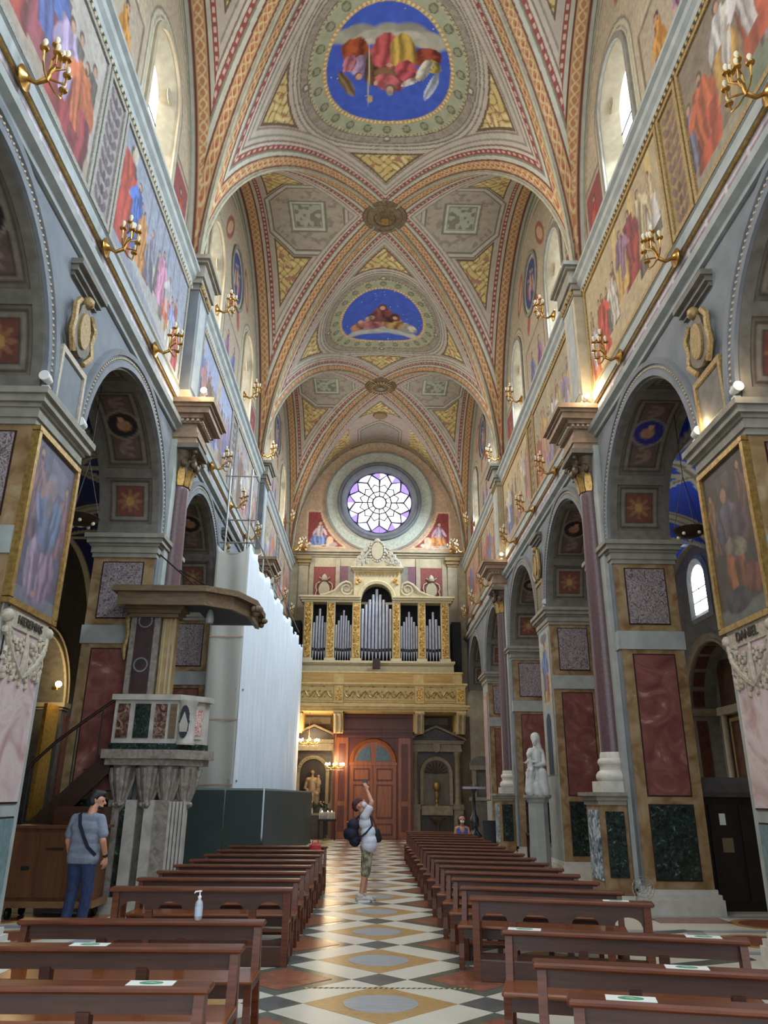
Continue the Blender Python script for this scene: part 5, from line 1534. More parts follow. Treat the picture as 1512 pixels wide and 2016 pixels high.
def jeremiah(p, w, h):
    p.c[:] = np.array(S(92, 86, 100)); p.streak(0.25, 1.5, 1.5, 3)
    p.rect(0, w, 0, h*0.10, S(120, 118, 122)); p.poly([(w*0.42, h*0.80), (w*0.85, h*0.74), (w*0.85, h*0.9), (w*0.42, h*0.95)], S(116, 110, 122))
    p.figure(w*0.16, h*0.38, h*0.58, S(128, 96, 100), S(150, 112, 108), seed=3); p.figure(w*0.88, h*0.36, h*0.50, S(140, 104, 110), S(150, 110, 104), seed=4)
    p.drape(w*0.52, h*0.24, w*0.34, h*0.20, S(150, 120, 136), 0, 5, 6); p.drape(w*0.36, h*0.24, w*0.17, h*0.19, S(176, 150, 164), 0.1, 6, 6); p.drape(w*0.64, h*0.23, w*0.15, h*0.18, S(160, 130, 146), -0.1, 7, 6)
    p.drape(w*0.52, h*0.54, w*0.26, h*0.19, S(110, 118, 140), 0, 8); p.drape(w*0.33, h*0.60, w*0.12, h*0.11, S(116, 130, 160), 0.4, 9); p.drape(w*0.70, h*0.55, w*0.12, h*0.15, S(110, 132, 160), -0.2, 10)
    p.ell(w*0.50, h*0.76, w*0.13, h*0.09, S(140, 128, 130)); p.ell(w*0.49, h*0.73, w*0.07, h*0.055, S(150, 116, 100)); p.ell(w*0.49, h*0.64, w*0.07, h*0.08, S(120, 112, 112)); p.ell(w*0.36, h*0.72, w*0.05, h*0.09, S(164, 126, 112), -0.6)
    p.ell(w*0.45, h*0.09, w*0.07, h*0.02, S(170, 130, 112)); p.haze(S(84, 78, 92), 0.34)
def daniel(p, w, h):
    p.c[:] = np.array(S(78, 68, 60)); p.streak(0.3, 1.5, 1.5, 6)
    p.rect(0, w, 0, h*0.10, S(112, 114, 108)); p.poly([(w*0.40, h*0.82), (w*0.68, h*0.82), (w*0.68, h*0.92), (w*0.40, h*0.92)], S(100, 86, 78))
    p.figure(w*0.86, h*0.45, h*0.42, S(124, 92, 66), S(150, 110, 74), seed=13); p.figure(w*0.20, h*0.45, h*0.50, S(112, 84, 72), S(130, 96, 80), seed=14)
    p.drape(w*0.56, h*0.60, w*0.22, h*0.16, S(118, 104, 116), 0, 15); p.drape(w*0.34, h*0.56, w*0.18, h*0.13, S(104, 84, 92), 0.3, 16); p.drape(w*0.72, h*0.58, w*0.10, h*0.14, S(96, 88, 98), -0.2, 17); 
    p.ell(w*0.56, h*0.80, w*0.09, h*0.065, S(96, 76, 64)); p.ell(w*0.57, h*0.79, w*0.06, h*0.05, S(176, 130, 100))
    p.drape(w*0.60, h*0.32, w*0.14, h*0.18, S(170, 104, 62), 0.1, 18, 3); p.drape(w*0.42, h*0.30, w*0.12, h*0.15, S(142, 86, 54), -0.1, 19, 3); p.drape(w*0.46, h*0.44, w*0.26, h*0.06, S(140, 128, 106), 0.25, 20)
    p.drape(w*0.20, h*0.22, w*0.18, h*0.09, S(140, 80, 64), 0.2, 21); p.drape(w*0.58, h*0.13, w*0.26, h*0.08, S(74, 72, 78), 0, 22); p.haze(S(80, 70, 60), 0.34)
picture(-1, 8.06, 9.24, 3.68, 5.66, jeremiah, 'framed painting of a seated prophet in pink and blue on the left pier')
picture(1, 8.06, 9.24, 3.66, 5.66, daniel, 'framed painting of a seated prophet with orange hose on the right pier')

def text_mesh(body, size, ext):
    cu = bpy.data.curves.new('text', 'FONT'); cu.body = body; cu.size = size; cu.extrude = ext; cu.align_x = 'CENTER'; cu.align_y = 'CENTER'
    o = bpy.data.objects.new('text', cu); COL.objects.link(o)
    dg = bpy.context.evaluated_depsgraph_get()
    me = bpy.data.meshes.new_from_object(o.evaluated_get(dg))
    bpy.data.objects.remove(o)
    return me
CARV = mat('carved_stone', S(146, 134, 116), 0.6, col2=S(176, 164, 144), scale=20, bump=0.2)
PINKM = mat('pink_marble', S(176, 152, 150), 0.3, stops=[(0.3, S(150, 112, 108)), (0.48, S(190, 172, 168)), (0.62, S(168, 140, 138)), (0.75, S(204, 192, 188))], scale=1.6, detail=8, dist=1.4, col2=(0, 0, 0))
for s, word in ((-1, 'HIEREMIAS'), (1, 'DANIEL')):
    t = thing('name_plaque', 'carved stone plaque lettered %s with hanging foliage under the painting' % word, 'plaque', (s*A, 8.65, 2.85), 'carved plaques under the prophets')
    G().box(s*A, s*(A-0.06), 8.14, 9.16, 3.40, 3.60).obj('plaque_board', CARV, t)
    me = text_mesh(word, 0.155 if s > 0 else 0.135, 0.008)
    lo = link('lettering', me, mat('letter_dark', S(60, 52, 44), 0.6)); attach(lo, t)
    # letters face the nave: local x runs along -y on the right wall and +y on the left wall
    ex = Vector((0, 1, 0)) if s < 0 else Vector((0, -1, 0)); ey = Vector((0, 0, 1)); ez = ex.cross(ey)
    lo.matrix_basis = Matrix.Translation(Vector((s*(A-0.07), 8.65, 3.50)))@Matrix(((ex.x, ey.x, ez.x, 0), (ex.y, ey.y, ez.y, 0), (ex.z, ey.z, ez.z, 0), (0, 0, 0, 1)))
    g = G(); r3 = random.Random(5)
    for e2 in (-1, 1):
        for (dy0, z0, r0) in ((0.44, 3.30, 0.09), (0.40, 3.12, 0.08), (0.26, 3.05, 0.09), (0.20, 3.24, 0.07), (0.14, 2.93, 0.07), (0.34, 2.97, 0.06)):
            path = []
            for i in range(12):
                q = i/11*2*PI*1.25; rr_ = r0*(1-0.65*i/11)
                path.append((s*(A-0.05), 8.65+e2*(dy0+rr_*math.cos(q)), z0+rr_*math.sin(q)))
            g.tube(path, [0.028*(1-0.5*i/11) for i in range(12)], 6)
            for q in range(5): g.ball((s*(A-0.05), 8.65+e2*(dy0+r3.uniform(-0.12, 0.12)), z0+r3.uniform(-0.1, 0.1)), r3.uniform(0.025, 0.045), 6, 4)
        g.ball((s*(A-0.04), 8.65+e2*0.54, 3.50), 0.08, 8, 5)
        g.tube([(s*(A-0.05), 8.65+e2*0.52, 3.44), (s*(A-0.06), 8.65+e2*0.46, 3.25), (s*(A-0.06), 8.65+e2*0.30, 3.10), (s*(A-0.06), 8.65+e2*0.12, 2.98), (s*(A-0.05), 8.65, 2.92)], 0.035, 6)
    g.tube([(s*(A-0.05), 8.65, 3.40), (s*(A-0.06), 8.65, 3.2), (s*(A-0.05), 8.65, 3.0), (s*(A-0.04), 8.65, 2.80)], [0.02, 0.04, 0.05, 0.015], 6)
    g.obj('carved_foliage', CARV, t, smooth=True)
# nave faces of the weak piers
for s in (-1, 1):
    for k, yw in enumerate(WEAK):
        w = walls[s]
        fc = G().box(s*(A-0.02), s*A, yw-0.60, yw+0.60, 0.36, 5.72).obj('pier_face', LEDGE, w)
        if k == 0:
            panel_x(fc, PINKM, A-0.02, yw-0.48, yw+0.48, 1.62, 3.75, s); panel_x(fc, mat('teal_marble', S(120, 138, 138), 0.3, col2=S(80, 104, 102), scale=7, detail=7, dist=2), A-0.02, yw-0.46, yw+0.46, 0.5, 1.45, s)
        elif k == 1 and s > 0:
            def aug(p, w_, h_):
                p.c[:] = np.array(S(176, 170, 152)); p.streak(0.12, 2, 2, 2)
                p.ell(w_*0.5, h_*0.36, w_*0.34, h_*0.10, S(156, 170, 182)); p.rect(w_*0.16, w_*0.84, h_*0.18, h_*0.36, S(156, 170, 182)); p.ell(w_*0.5, h_*0.35, w_*0.24, h_*0.075, S(60, 70, 82)); p.rect(w_*0.26, w_*0.74, 0, h_*0.35, S(60, 70, 82))
                p.figure(w_*0.5, h_*0.50, h_*0.44, S(204, 168, 116), S(120, 138, 184), seed=61, w=1.5); p.ell(w_*0.3, h_*0.60, w_*0.1, h_*0.1, S(170, 96, 80)); p.ell(w_*0.5, h_*0.97, w_*0.3, h_*0.04, S(120, 118, 120))
            fresco(1, yw-0.56, yw+0.56, 2.2, 5.6, 0.03, aug, 'painted saint in blue and yellow over a painted niche', d=0.03, frame=False, name='pier_fresco')
        else:
            panel_x(fc, PINKM, A-0.02, yw-0.46, yw+0.46, 1.6, 5.4, s)
# plaques and shields in the spandrels
for s in (-1, 1):
    for yw, nm in ((8.65, 'near'), (19.25, 'far')):
        t = thing('spandrel_shield', 'carved shield over a blank plaque in the %s %s spandrel' % (nm, SIDE[s]), 'shield', (s*A, yw, 6.2), 'carved shields between the arches')
        G().box(s*A, s*(A-0.04), yw-0.34, yw+0.34, 6.26, 6.90).obj('plaque', STONEB if s < 0 else STONED, t)
        for a, b, c, e in ((-0.40, 0.40, 6.20, 6.26), (-0.40, 0.40, 6.90, 6.98), (-0.40, -0.34, 6.26, 6.90), (0.34, 0.40, 6.26, 6.90)):
            G().box(s*A, s*(A-0.07), yw+a, yw+b, c, e).obj('plaque_frame', GOLDP if s > 0 else CARV, t)
        pts = [(yw+(0.26+0.05*math.cos(3*q))*math.sin(q), 7.42+0.38*math.cos(q)) for q in np.linspace(0, 2*PI, 24, endpoint=False)]
        G().prism(pts, 'x', s*A, s*(A-0.10)).obj('shield', mat('shield_stone', S(110, 96, 74), 0.55, col2=S(76, 66, 54), scale=8, bump=0.2), t)
        g = G()
        pts2 = [(yw+0.16*math.sin(q), 7.42+0.26*math.cos(q)) for q in np.linspace(0, 2*PI, 18, endpoint=False)]
        g.prism(pts2, 'x', s*(A-0.10), s*(A-0.13)); 
        for e2 in (-1, 1):
            g.tube([(s*(A-0.08), yw+e2*0.20, 7.78), (s*(A-0.10), yw+e2*0.34, 7.62), (s*(A-0.09), yw+e2*0.30, 7.40), (s*(A-0.10), yw+e2*0.35, 7.22), (s*(A-0.08), yw+e2*0.18, 7.02)], 0.045, 6)
        g.ball((s*(A-0.10), yw, 7.86), 0.09, 8, 5)
        g.obj('shield_carving', GOLDP, t, smooth=True)
        g = G()
        for z0, z1, d in ((8.0, 8.06, 0.05), (8.06, 8.14, 0.10), (8.14, 8.22, 0.16)): g.box(s*A, s*(A-d), yw-0.40-d*0.5, yw+0.40+d*0.5, z0, z1)
        g.obj('shield_cornice', STONED, t)

# ================================================================== pews
PEW = mat('pew_wood', S(106, 55, 28), 0.34, col2=S(72, 34, 16), scale=3, stretch=(1.2, 14, 14), detail=6, spec=0.35)
PEWL = mat('pew_wood_seat', S(136, 76, 38), 0.24, col2=S(100, 52, 26), scale=3, stretch=(1.2, 14, 14), detail=6, spec=0.5)
PEWD = mat('pew_wood_dark', S(72, 36, 18), 0.42, col2=S(48, 22, 11), scale=3, stretch=(1.2, 14, 14), detail=6, spec=0.5)
RAILZ = 0.76
def lp(name, g, m_, parent, smooth=False):
    o = g.obj(name, m_, None, smooth); o.parent = parent; return o
def make_bench(L, kneeler):
    t = thing('pew', 'x', 'pew', (0, 0, 0), local=True)
    h = L/2
    lp('top_rail', G().bbox(-h-0.03, h+0.03, -0.075, 0.085, 0.722, RAILZ, 0.012), PEW, t)
    lp('back_panel', G().box(-h+0.03, h-0.03, -0.012, 0.016, 0.618, 0.724), PEWD, t)
    lp('seat', G().bbox(-h-0.01, h+0.01, -0.47, -0.05, 0.395, 0.43, 0.012), PEWL, t)
    lp('seat_rail', G().box(-h+0.05, h-0.05, -0.42, -0.395, 0.30, 0.395), PEWD, t)
    for e in (-1, 1):
        x0, x1 = (e*h-e*0.055, e*h)
        lp('rear_leg', G().prism([(-0.005, 0.722), (0.055, 0.722), (0.075, 0.40), (0.14, 0.0), (0.075, 0.0), (0.015, 0.40)], 'x', x0, x1), PEW, t)
        lp('arm_post', G().prism([(-0.045, 0.722), (-0.005, 0.722), (-0.015, 0.55), (-0.06, 0.43), (-0.11, 0.43)], 'x', x0, x1), PEW, t)
        lp('front_leg', G().prism([(-0.43, 0.395), (-0.36, 0.395), (-0.365, 0.25), (-0.385, 0.12), (-0.37, 0.0), (-0.425, 0.0), (-0.43, 0.12), (-0.415, 0.25)], 'x', x0, x1), PEW, t)
        lp('side_rail', G().box(x0, x1, -0.40, 0.06, 0.34, 0.395), PEWD, t)
    for xm in (-h/3, h/3):
        lp('middle_post', G().prism([(-0.03, 0.63), (0.05, 0.63), (0.10, 0.0), (0.04, 0.0)], 'x', xm-0.035, xm+0.035), PEWD, t)
        lp('middle_leg', G().box(xm-0.03, xm+0.03, -0.41, -0.36, 0.0, 0.40), PEWD, t)
    if kneeler:
        lp('kneeler', G().bbox(-h+0.02, h-0.02, 0.14, 0.34, 0.13, 0.17, 0.01), PEW, t)
        for e in (-1, 1): lp('kneeler_foot', G().box(e*h-e*0.02, e*h-e*0.08, 0.12, 0.34, 0.0, 0.13), PEWD, t)
    return t
def make_desk(L):
    t = thing('kneeling_desk', 'x', 'pew', (0, 0, 0), local=True)
    h = L/2
    lp('top_rail', G().bbox(-h-0.035, h+0.035, -0.09, 0.10, 0.718, RAILZ, 0.014), PEW, t)
    # apron with arched brackets at both ends
    n = 8
    pts = [(-h+0.03, 0.72), (-h+0.03, 0.54)]
    def arch(xa, xb): return [(xa+(xb-xa)*(0.5-0.5*math.cos(PI*i/n)), 0.54+0.08*math.sin(PI*i/n)) for i in range(n+1)]
    w = 0.26
    pts += arch(-h+0.09, -h+0.09+w)+[(-h+0.46, 0.54)]+arch(-h+0.50, -h+0.50+w)[0:]+arch(h-0.50-w, h-0.50)+[(h-0.46, 0.54)]+arch(h-0.09-w, h-0.09)+[(h-0.03, 0.54), (h-0.03, 0.72)]
    lp('apron', G().prism(pts, 'y', -0.015, 0.015), PEWD, t)
    for e in (-1, 1):
        lp('leg', G().box(e*h, e*h-e*0.07, -0.045, 0.035, 0.0, 0.72), PEW, t)
        lp('leg', G().prism([(e*(h-0.40)-0.035, 0.54), (e*(h-0.40)+0.035, 0.54), (e*(h-0.40)+0.05, 0.40), (e*(h-0.40)+0.03, 0.2), (e*(h-0.40)-0.03, 0.2), (e*(h-0.40)-0.05, 0.40)], 'y', -0.03, 0.03), PEW, t)
        lp('side_shelf', G().box(e*h-e*0.004, e*h-e*0.06, 0.035, 0.30, 0.40, 0.43), PEWL, t)
        lp('side_post', G().box(e*h-e*0.004, e*h-e*0.06, 0.27, 0.32, 0.2, 0.72), PEW, t)
    lp('kneeler_box', G().bbox(-h, h, -0.04, 0.34, 0.0, 0.20, 0.012), PEWD, t)
    return t
LL, LR = 1.92, 1.74
bl, blk = make_bench(LL, False), make_bench(LL, True)
br_, brk = make_bench(LR, False), make_bench(LR, True)
dl, drr = make_desk(LL), make_desk(LR)
XLc, XRc, ANG = -2.03, 1.70, math.radians(-13)
left_rows = [4.75, 5.86, 6.97, 9.30, 10.28, 11.20, 12.15, 13.10, 14.20, 15.35, 16.60]
right_rows = [4.34, 5.24, 6.45, 8.49, 9.40, 10.35, 11.25, 12.15, 13.10, 14.10, 15.10, 16.10, 17.10, 18.15, 19.20, 20.30, 21.45, 22.55, 23.55]
ORD = ['first', 'second', 'third', 'fourth', 'fifth', 'sixth', 'seventh', 'eighth', 'ninth', 'tenth', 'eleventh', 'twelfth', 'thirteenth', 'fourteenth', 'fifteenth', 'sixteenth', 'seventeenth', 'eighteenth', 'nineteenth']
EXTRA_L = {0: 'nearest dark wooden pew left of the aisle, green sticker near its end', 1: 'second dark wooden pew left of the aisle, sticker near its middle', 2: 'third wooden pew left of the aisle, sanitizer bottle standing on it', 3: 'kneeling desk with arched apron fronting the left block of pews'}
EXTRA_R = {0: 'nearest wooden pew right of the aisle with green sticker on its top', 1: 'second wooden pew right of the aisle, sticker near its middle', 2: 'third wooden pew right of the aisle with two stickers', 3: 'kneeling desk with arched apron fronting the right block of pews'}
pews_l, pews_r = [], []
for i, y in enumerate(left_rows):
    src = dl if i == 3 else (bl if i < 3 else blk)
    lab = EXTRA_L.get(i, '%s dark wooden pew from the front, left of the aisle' % ORD[i])
    if i == len(left_rows)-1: lab = 'farthest wooden pew left of the aisle, red bag on it'
    pews_l.append(place(src, (XLc, y, 0), 0, lab, 'pews left of the aisle'))
for i, y in enumerate(right_rows):
    src = drr if i == 3 else (br_ if i < 3 else brk)
    lab = EXTRA_R.get(i, '%s dark wooden pew from the front, right of the aisle' % ORD[i])
    if i == len(right_rows)-1: lab = 'farthest wooden pew right of the aisle, woman seated on it'
    pews_r.append(place(src, (XRc, y, 0), ANG, lab, 'pews right of the aisle'))
for o in (bl, blk, br_, brk, dl, drr): drop_tree(o)

def on_rail(side, row, xl, dy_=0.0):
    """world point on the top rail of a pew, xl measured along it from its middle"""
    if side < 0: return Vector((XLc+xl, left_rows[row]+dy_, RAILZ))
    return Vector((XRc+xl*math.cos(ANG)-dy_*math.sin(ANG), right_rows[row]+xl*math.sin(ANG)+dy_*math.cos(ANG), RAILZ))
PAPER = mat('paper', S(214, 214, 206), 0.6); GREENP = mat('sticker_green', S(60, 120, 84), 0.6, col2=S(90, 150, 110), scale=40)
for side, row, xl, lab in ((-1, 0, 0.66, 'white sign with green oval at the end of the nearest left pew'), (-1, 1, -0.05, 'white sign with green oval on the second left pew'),
                           (1, 0, -0.58, 'white sign with green oval on the nearest right pew'), (1, 1, 0.02, 'white sign with green oval on the second right pew'),
                           (1, 2, -0.72, 'white sign with green oval at aisle end of the third right pew'), (1, 2, 0.58, 'white sign with green oval at far end of the third right pew'), (1, 3, 0.55, 'white sign with green oval on the right kneeling desk')):
    c = on_rail(side, row, xl, 0.005)
    t = thing('paper_sign', lab, 'sign', tuple(c), 'seat signs on the pews', local=True)
    if side > 0: t.rotation_euler = (0, 0, ANG)
    lp('paper', G().box(-0.125, 0.125, -0.055, 0.055, 0.0005, 0.0025), PAPER, t)
    lp('green_oval', G().prism([(0.065*math.cos(q), 0.038*math.sin(q)) for q in np.linspace(0, 2*PI, 20, endpoint=False)], 'z', 0.0025, 0.0035), GREENP, t)
    lp('pictogram', G().prism([(-0.03, -0.006), (0.0, 0.012), (0.03, -0.004), (0.0, 0.003)], 'z', 0.0035, 0.004), PAPER, t)
# hand sanitizer
c = on_rail(-1, 2, 0.44)
t = thing('sanitizer_bottle', 'clear hand sanitizer bottle with white pump on the third left pew', 'bottle', tuple(c), local=True)
BOT = mat('bottle_plastic', S(206, 214, 218), 0.15, spec=0.6); BOT.node_tree.nodes['Principled BSDF'].inputs['Transmission Weight'].default_value = 0.45
lp('bottle_body', G().lathe([(0.028, 0), (0.032, 0.006), (0.032, 0.115), (0.026, 0.135), (0.014, 0.148), (0.013, 0.160), (0.001, 0.160)], n=16), BOT, t, True)
lp('pump', G().lathe([(0.014, 0.160), (0.015, 0.175), (0.006, 0.178), (0.006, 0.205), (0.016, 0.207), (0.016, 0.216), (0.001, 0.217)], n=12).tube([(0, 0, 0.211), (-0.035, -0.005, 0.208), (-0.042, -0.006, 0.196)], 0.006, 6), mat('white_plastic', S(230, 230, 228), 0.4), t, True)
lp('bottle_label', G().lathe([(0.0325, 0.03), (0.0325, 0.10)], n=16), mat('bottle_label', S(176, 190, 204), 0.5), t, True)
# red bag on the last left pew
c = Vector((XLc+0.75, left_rows[-1]-0.28, 0.43))
t = thing('bag', 'small red bag lying on the farthest left pew', 'bag', tuple(c), local=True)
lp('bag_body', G().lathe([(0.10, 0), (0.15, 0.04), (0.15, 0.16), (0.11, 0.36), (0.05, 0.40), (0.001, 0.41)], n=14), mat('red_cloth', S(176, 50, 44), 0.7, col2=S(140, 36, 34), scale=12), t, True)
lp('bag_handle', G().tube([(-0.06, 0, 0.38), (-0.05, 0, 0.46), (0.05, 0, 0.46), (0.06, 0, 0.38)], 0.012, 6), MATS['red_cloth'], t, True)

# ================================================================== pulpit
def W(pts, z0, z1): return G().prism(pts, 'z', z0, z1)
MARB = mat('pulpit_marble', S(146, 141, 131), 0.4, col2=S(174, 168, 157), scale=4, detail=7, dist=1)
MARBD = mat('pulpit_veined', S(100, 91, 82), 0.4, col2=S(144, 134, 122), scale=6, detail=8, dist=2)
BRP = mat('pulpit_brown_inlay', S(74, 48, 40), 0.35, stops=[(0.4, S(50, 30, 28)), (0.52, S(96, 66, 54)), (0.6, S(150, 124, 104)), (0.66, S(66, 42, 36))], scale=9, detail=4, dist=1.5, col2=(0, 0, 0))
WOODT = mat('tester_wood', S(110, 90, 62), 0.5, col2=S(84, 66, 44), scale=4, stretch=(1, 6, 6))
pul = thing('pulpit', 'marble pulpit with inlaid panels under a wooden sounding board, on the left', 'pulpit', (-3.9, 13.2, 0))
def off(poly, d):
    cx, cy = -3.75, 13.5
    out = []
    for x_, y_ in poly:
        L = math.hypot(x_-cx, y_-cy); out.append((x_+(x_-cx)/L*d, y_+(y_-cy)/L*d))
    return out
PLAN = [(-4.42, 12.92), (-3.38, 12.92), (-3.02, 13.26), (-2.98, 13.42), (-2.98, 13.46), (-3.40, 13.46), (-4.42, 13.29)]
W(PLAN, 2.48, 3.16).obj('parapet', MARB, pul)
W(off(PLAN, 0.07), 3.16, 3.25).obj('parapet_cap', MARB, pul)
W(off(PLAN, 0.03), 2.38, 2.48).obj('dark_plinth', GREEN, pul)
W(off(PLAN, 0.14), 2.24, 2.38).obj('parapet_cornice', MARBD, pul)
W(off(PLAN, 0.06), 2.14, 2.24).obj('parapet_bed', MARBD, pul)
for x0, x1, m_ in ((-4.36, -4.17, BRP), (-4.08, -3.83, GREEN), (-3.75, -3.56, BRP), (-3.51, -3.40, WOODT)):
    G().box(x0, x1, 12.90, 12.92, 2.56, 3.10).obj('inlay_panel', m_, pul)
cyl = G().lathe([(0.16, 2.46), (0.17, 2.50), (0.15, 2.54), (0.15, 3.10), (0.17, 3.14), (0.17, 3.17)], (-3.26, 13.03, 0), 20).obj('corner_drum', MARB, pul, smooth=True)
for dz, w_, h_ in ((2.80, 0.055, 0.20),):
    g = G()
    for i in range(14):
        a = -PI/2+(-0.55+1.1*i/13)
        q = i/13*2-1
        hh = 0.24*(1-q*q)**0.5+0.02
        g.box(-3.26+0.155*math.cos(a)-0.008, -3.26+0.155*math.cos(a)+0.008, 13.03+0.155*math.sin(a)-0.004, 13.03+0.155*math.sin(a)+0.002, 2.82-hh, 2.82+hh)
    g.obj('drum_inlay', mat('inlay_black', S(34, 36, 44), 0.4), cyl)
    g = G().prism([(-3.32, 2.66), (-3.20, 2.66), (-3.19, 2.78), (-3.26, 2.98), (-3.33, 2.78)], 'y', 12.862, 12.872); g.obj('inlay_figure', MARB, cyl)
def face(pa, pb, u0, u1, z0, z1, th, m_, name, parent):
    """thin panel on the vertical face between two plan points"""
    d = Vector((pb[0]-pa[0], pb[1]-pa[1], 0)); n = Vector((d.y, -d.x, 0)).normalized()
    a = Vector((pa[0], pa[1], 0))+d*u0; b = Vector((pa[0], pa[1], 0))+d*u1
    return G().prism([(a.x, a.y), (b.x, b.y), (b.x+n.x*th, b.y+n.y*th), (a.x+n.x*th, a.y+n.y*th)], 'z', z0, z1).obj(name, m_, parent)
face(PLAN[1], PLAN[2], 0.50, 0.95, 2.56, 3.10, 0.02, MARB, 'inlay_frame', pul)
face(PLAN[1], PLAN[2], 0.56, 0.89, 2.62, 3.04, 0.03, mat('pink_inlay', S(190, 160, 146), 0.35, stops=[(0.42, S(150, 96, 84)), (0.5, S(214, 200, 186)), (0.58, S(160, 108, 96))], scale=16, detail=3, dist=2, col2=(0, 0, 0)), 'pink_inlay_panel', pul)
# carved corbels
for cx, cy, k in ((-4.22, 13.02, 1.0), (-3.78, 13.00, 1.0), (-3.48, 13.02, 1.05), (-3.22, 13.16, 1.05)):
    g = G()
    prof = [(0.17, 2.14), (0.18, 2.06), (0.15, 1.96), (0.16, 1.86), (0.12, 1.74), (0.09, 1.62), (0.11, 1.56), (0.08, 1.50), (0.03, 1.44)]
    g.lathe([(r*k, z) for r, z in prof][::-1], (cx, cy+0.10, 0), 12)
    for i in range(7):
        a = 2*PI*i/7
        g.tube([(cx+0.05*math.cos(a), cy+0.1+0.05*math.sin(a), 1.5), (cx+0.12*k*math.cos(a), cy+0.1+0.12*k*math.sin(a), 1.75), (cx+0.17*k*math.cos(a), cy+0.1+0.17*k*math.sin(a), 1.95), (cx+0.19*k*math.cos(a), cy+0.1+0.19*k*math.sin(a), 2.1)], [0.02, 0.035, 0.04, 0.05], 6)
    for i in range(5):
        a = 2*PI*i/5; g.ball((cx+0.09*math.cos(a), cy+0.1+0.09*math.sin(a), 1.55), 0.045, 7, 5)
    g.obj('corbel', MARBD, pul, smooth=True)
# fluted supports
for x0, x1, y0, m_ in ((-4.38, -4.20, 13.06, MARBD), (-4.20, -4.10, 13.10, GREEN), (-4.10, -3.92, 13.04, MARB), (-3.92, -3.80, 13.10, mat('pulpit_dark_grey', S(64, 60, 56), 0.4, col2=S(92, 86, 80), scale=8, dist=1.5)), (-3.80, -3.62, 13.03, MARB), (-3.62, -3.40, 13.00, MARBD)):
    G().box(x0, x1, y0, 13.29, 0.22, 1.62).obj('support_shaft', m_, pul)
for k in range(5):
    G().box(-3.40+0.05*k, -3.362+0.05*k, 13.0+0.03*k, 13.29, 0.22, 1.60).obj('flute', MARB, pul)
g = G()
for z0, z1, d in ((0, 0.12, 0.08), (0.12, 0.22, 0.04)): g.box(-4.38-d, -3.14+d, 13.0-d, 13.29, z0, z1)
g.obj('pulpit_foot', MARB, pul)
# back post with dark inlay
bp = G().box(-4.36, -3.86, 13.02, 13.29, 3.25, 4.72).obj('back_post', MARBD, pul)
G().box(-4.26, -3.96, 13.0, 13.02, 3.28, 4.62).obj('dark_inlay', mat('inlay_dark_red', S(46, 30, 30), 0.4, col2=S(62, 42, 40), scale=6), bp)
for zc in (3.75, 4.50):
    disc_sweep(G(), -4.11, zc, [(0.10, 12.998), (0.10, 12.985), (0.125, 12.985), (0.125, 12.998)], 16).obj('inlay_ring', STONEB, bp)
G().box(-3.84, -3.60, 13.10, 13.29, 3.25, 4.72).obj('gilt_jamb', mat('gilt_stone', S(176, 150, 96), 0.5, metal=0.15, col2=S(146, 118, 70), scale=5), pul)
for x0 in (-3.80, -3.71, -3.64): G().box(x0, x0+0.03, 13.085, 13.10, 3.28, 4.68).obj('jamb_moulding', BEIGE, pul)
g = G(); g.tube([(-4.42, 13.15, 4.72), (-4.46, 13.12, 4.5), (-4.42, 13.12, 4.3), (-4.46, 13.12, 4.05), (-4.44, 13.12, 3.85)], [0.05, 0.06, 0.04, 0.05, 0.02], 7); g.obj('side_scroll', GOLDP, pul, smooth=True)
# sounding board
TP = [(-4.52, 12.62), (-3.05, 12.62), (-2.62, 12.95), (-2.40, 13.60), (-2.40, 14.6), (-3.30, 14.6), (-3.30, 13.46), (-4.0, 13.29), (-4.52, 13.29)]
TPo = [(-4.60, 12.54), (-3.02, 12.54), (-2.54, 12.90), (-2.30, 13.58), (-2.30, 14.68), (-3.30, 14.68), (-3.30, 13.46), (-4.0, 13.29), (-4.60, 13.29)]
W([(x_*0.96-3.5*0.04, y_*0.96+13.2*0.04) for x_, y_ in TP], 4.76, 4.82).obj('tester_soffit', mat('tester_blue', S(34, 34, 44), 0.6), pul)
W([(x_*1.0, y_) for x_, y_ in TP], 4.80, 4.92).obj('tester_frieze', WOODT, pul)
W(TPo, 4.92, 5.02).obj('tester_cornice', WOODT, pul)
g = G()
for i in range(5):
    a, b = TP[i], TP[i+1]
    if i == 4: break
    g.prism([(a[0], a[1]), (b[0], b[1]), (b[0]*0.94-3.5*0.06, b[1]*0.94+13.5*0.06), (a[0]*0.94-3.5*0.06, a[1]*0.94+13.5*0.06)], 'z', 4.70, 4.80)
g.obj('tester_valance', WOODT, pul)
g = G()
for k, (z0, z1, d) in enumerate(((4.56, 4.62, 0.05), (4.62, 4.68, 0.10), (4.68, 4.74, 0.16))): g.box(-4.36-d*0.5, -3.6+d, 13.0-d, 13.29, z0, z1)
g.obj('post_cornice', WOODT, pul)
for cx, cy, r in ((-2.33, 13.6, 0.12), (-2.36, 14.6, 0.09)):
    g = G()
    for i in range(6):
        a = 2*PI*i/6; g.ball((cx+0.07*math.cos(a), cy+0.07*math.sin(a), 4.86), r*0.55, 7, 5)
    g.ball((cx, cy, 4.78), r*0.6, 8, 6); g.obj('tester_acanthus', WOODT, pul, smooth=True)
G().lathe([(0.001, 4.50), (0.06, 4.50), (0.075, 4.56), (0.06, 4.66), (0.03, 4.74)], (-3.05, 13.15, 0), 14).obj('pulpit_lamp', mat('lamp_grey', S(150, 152, 150), 0.4), pul, smooth=True)
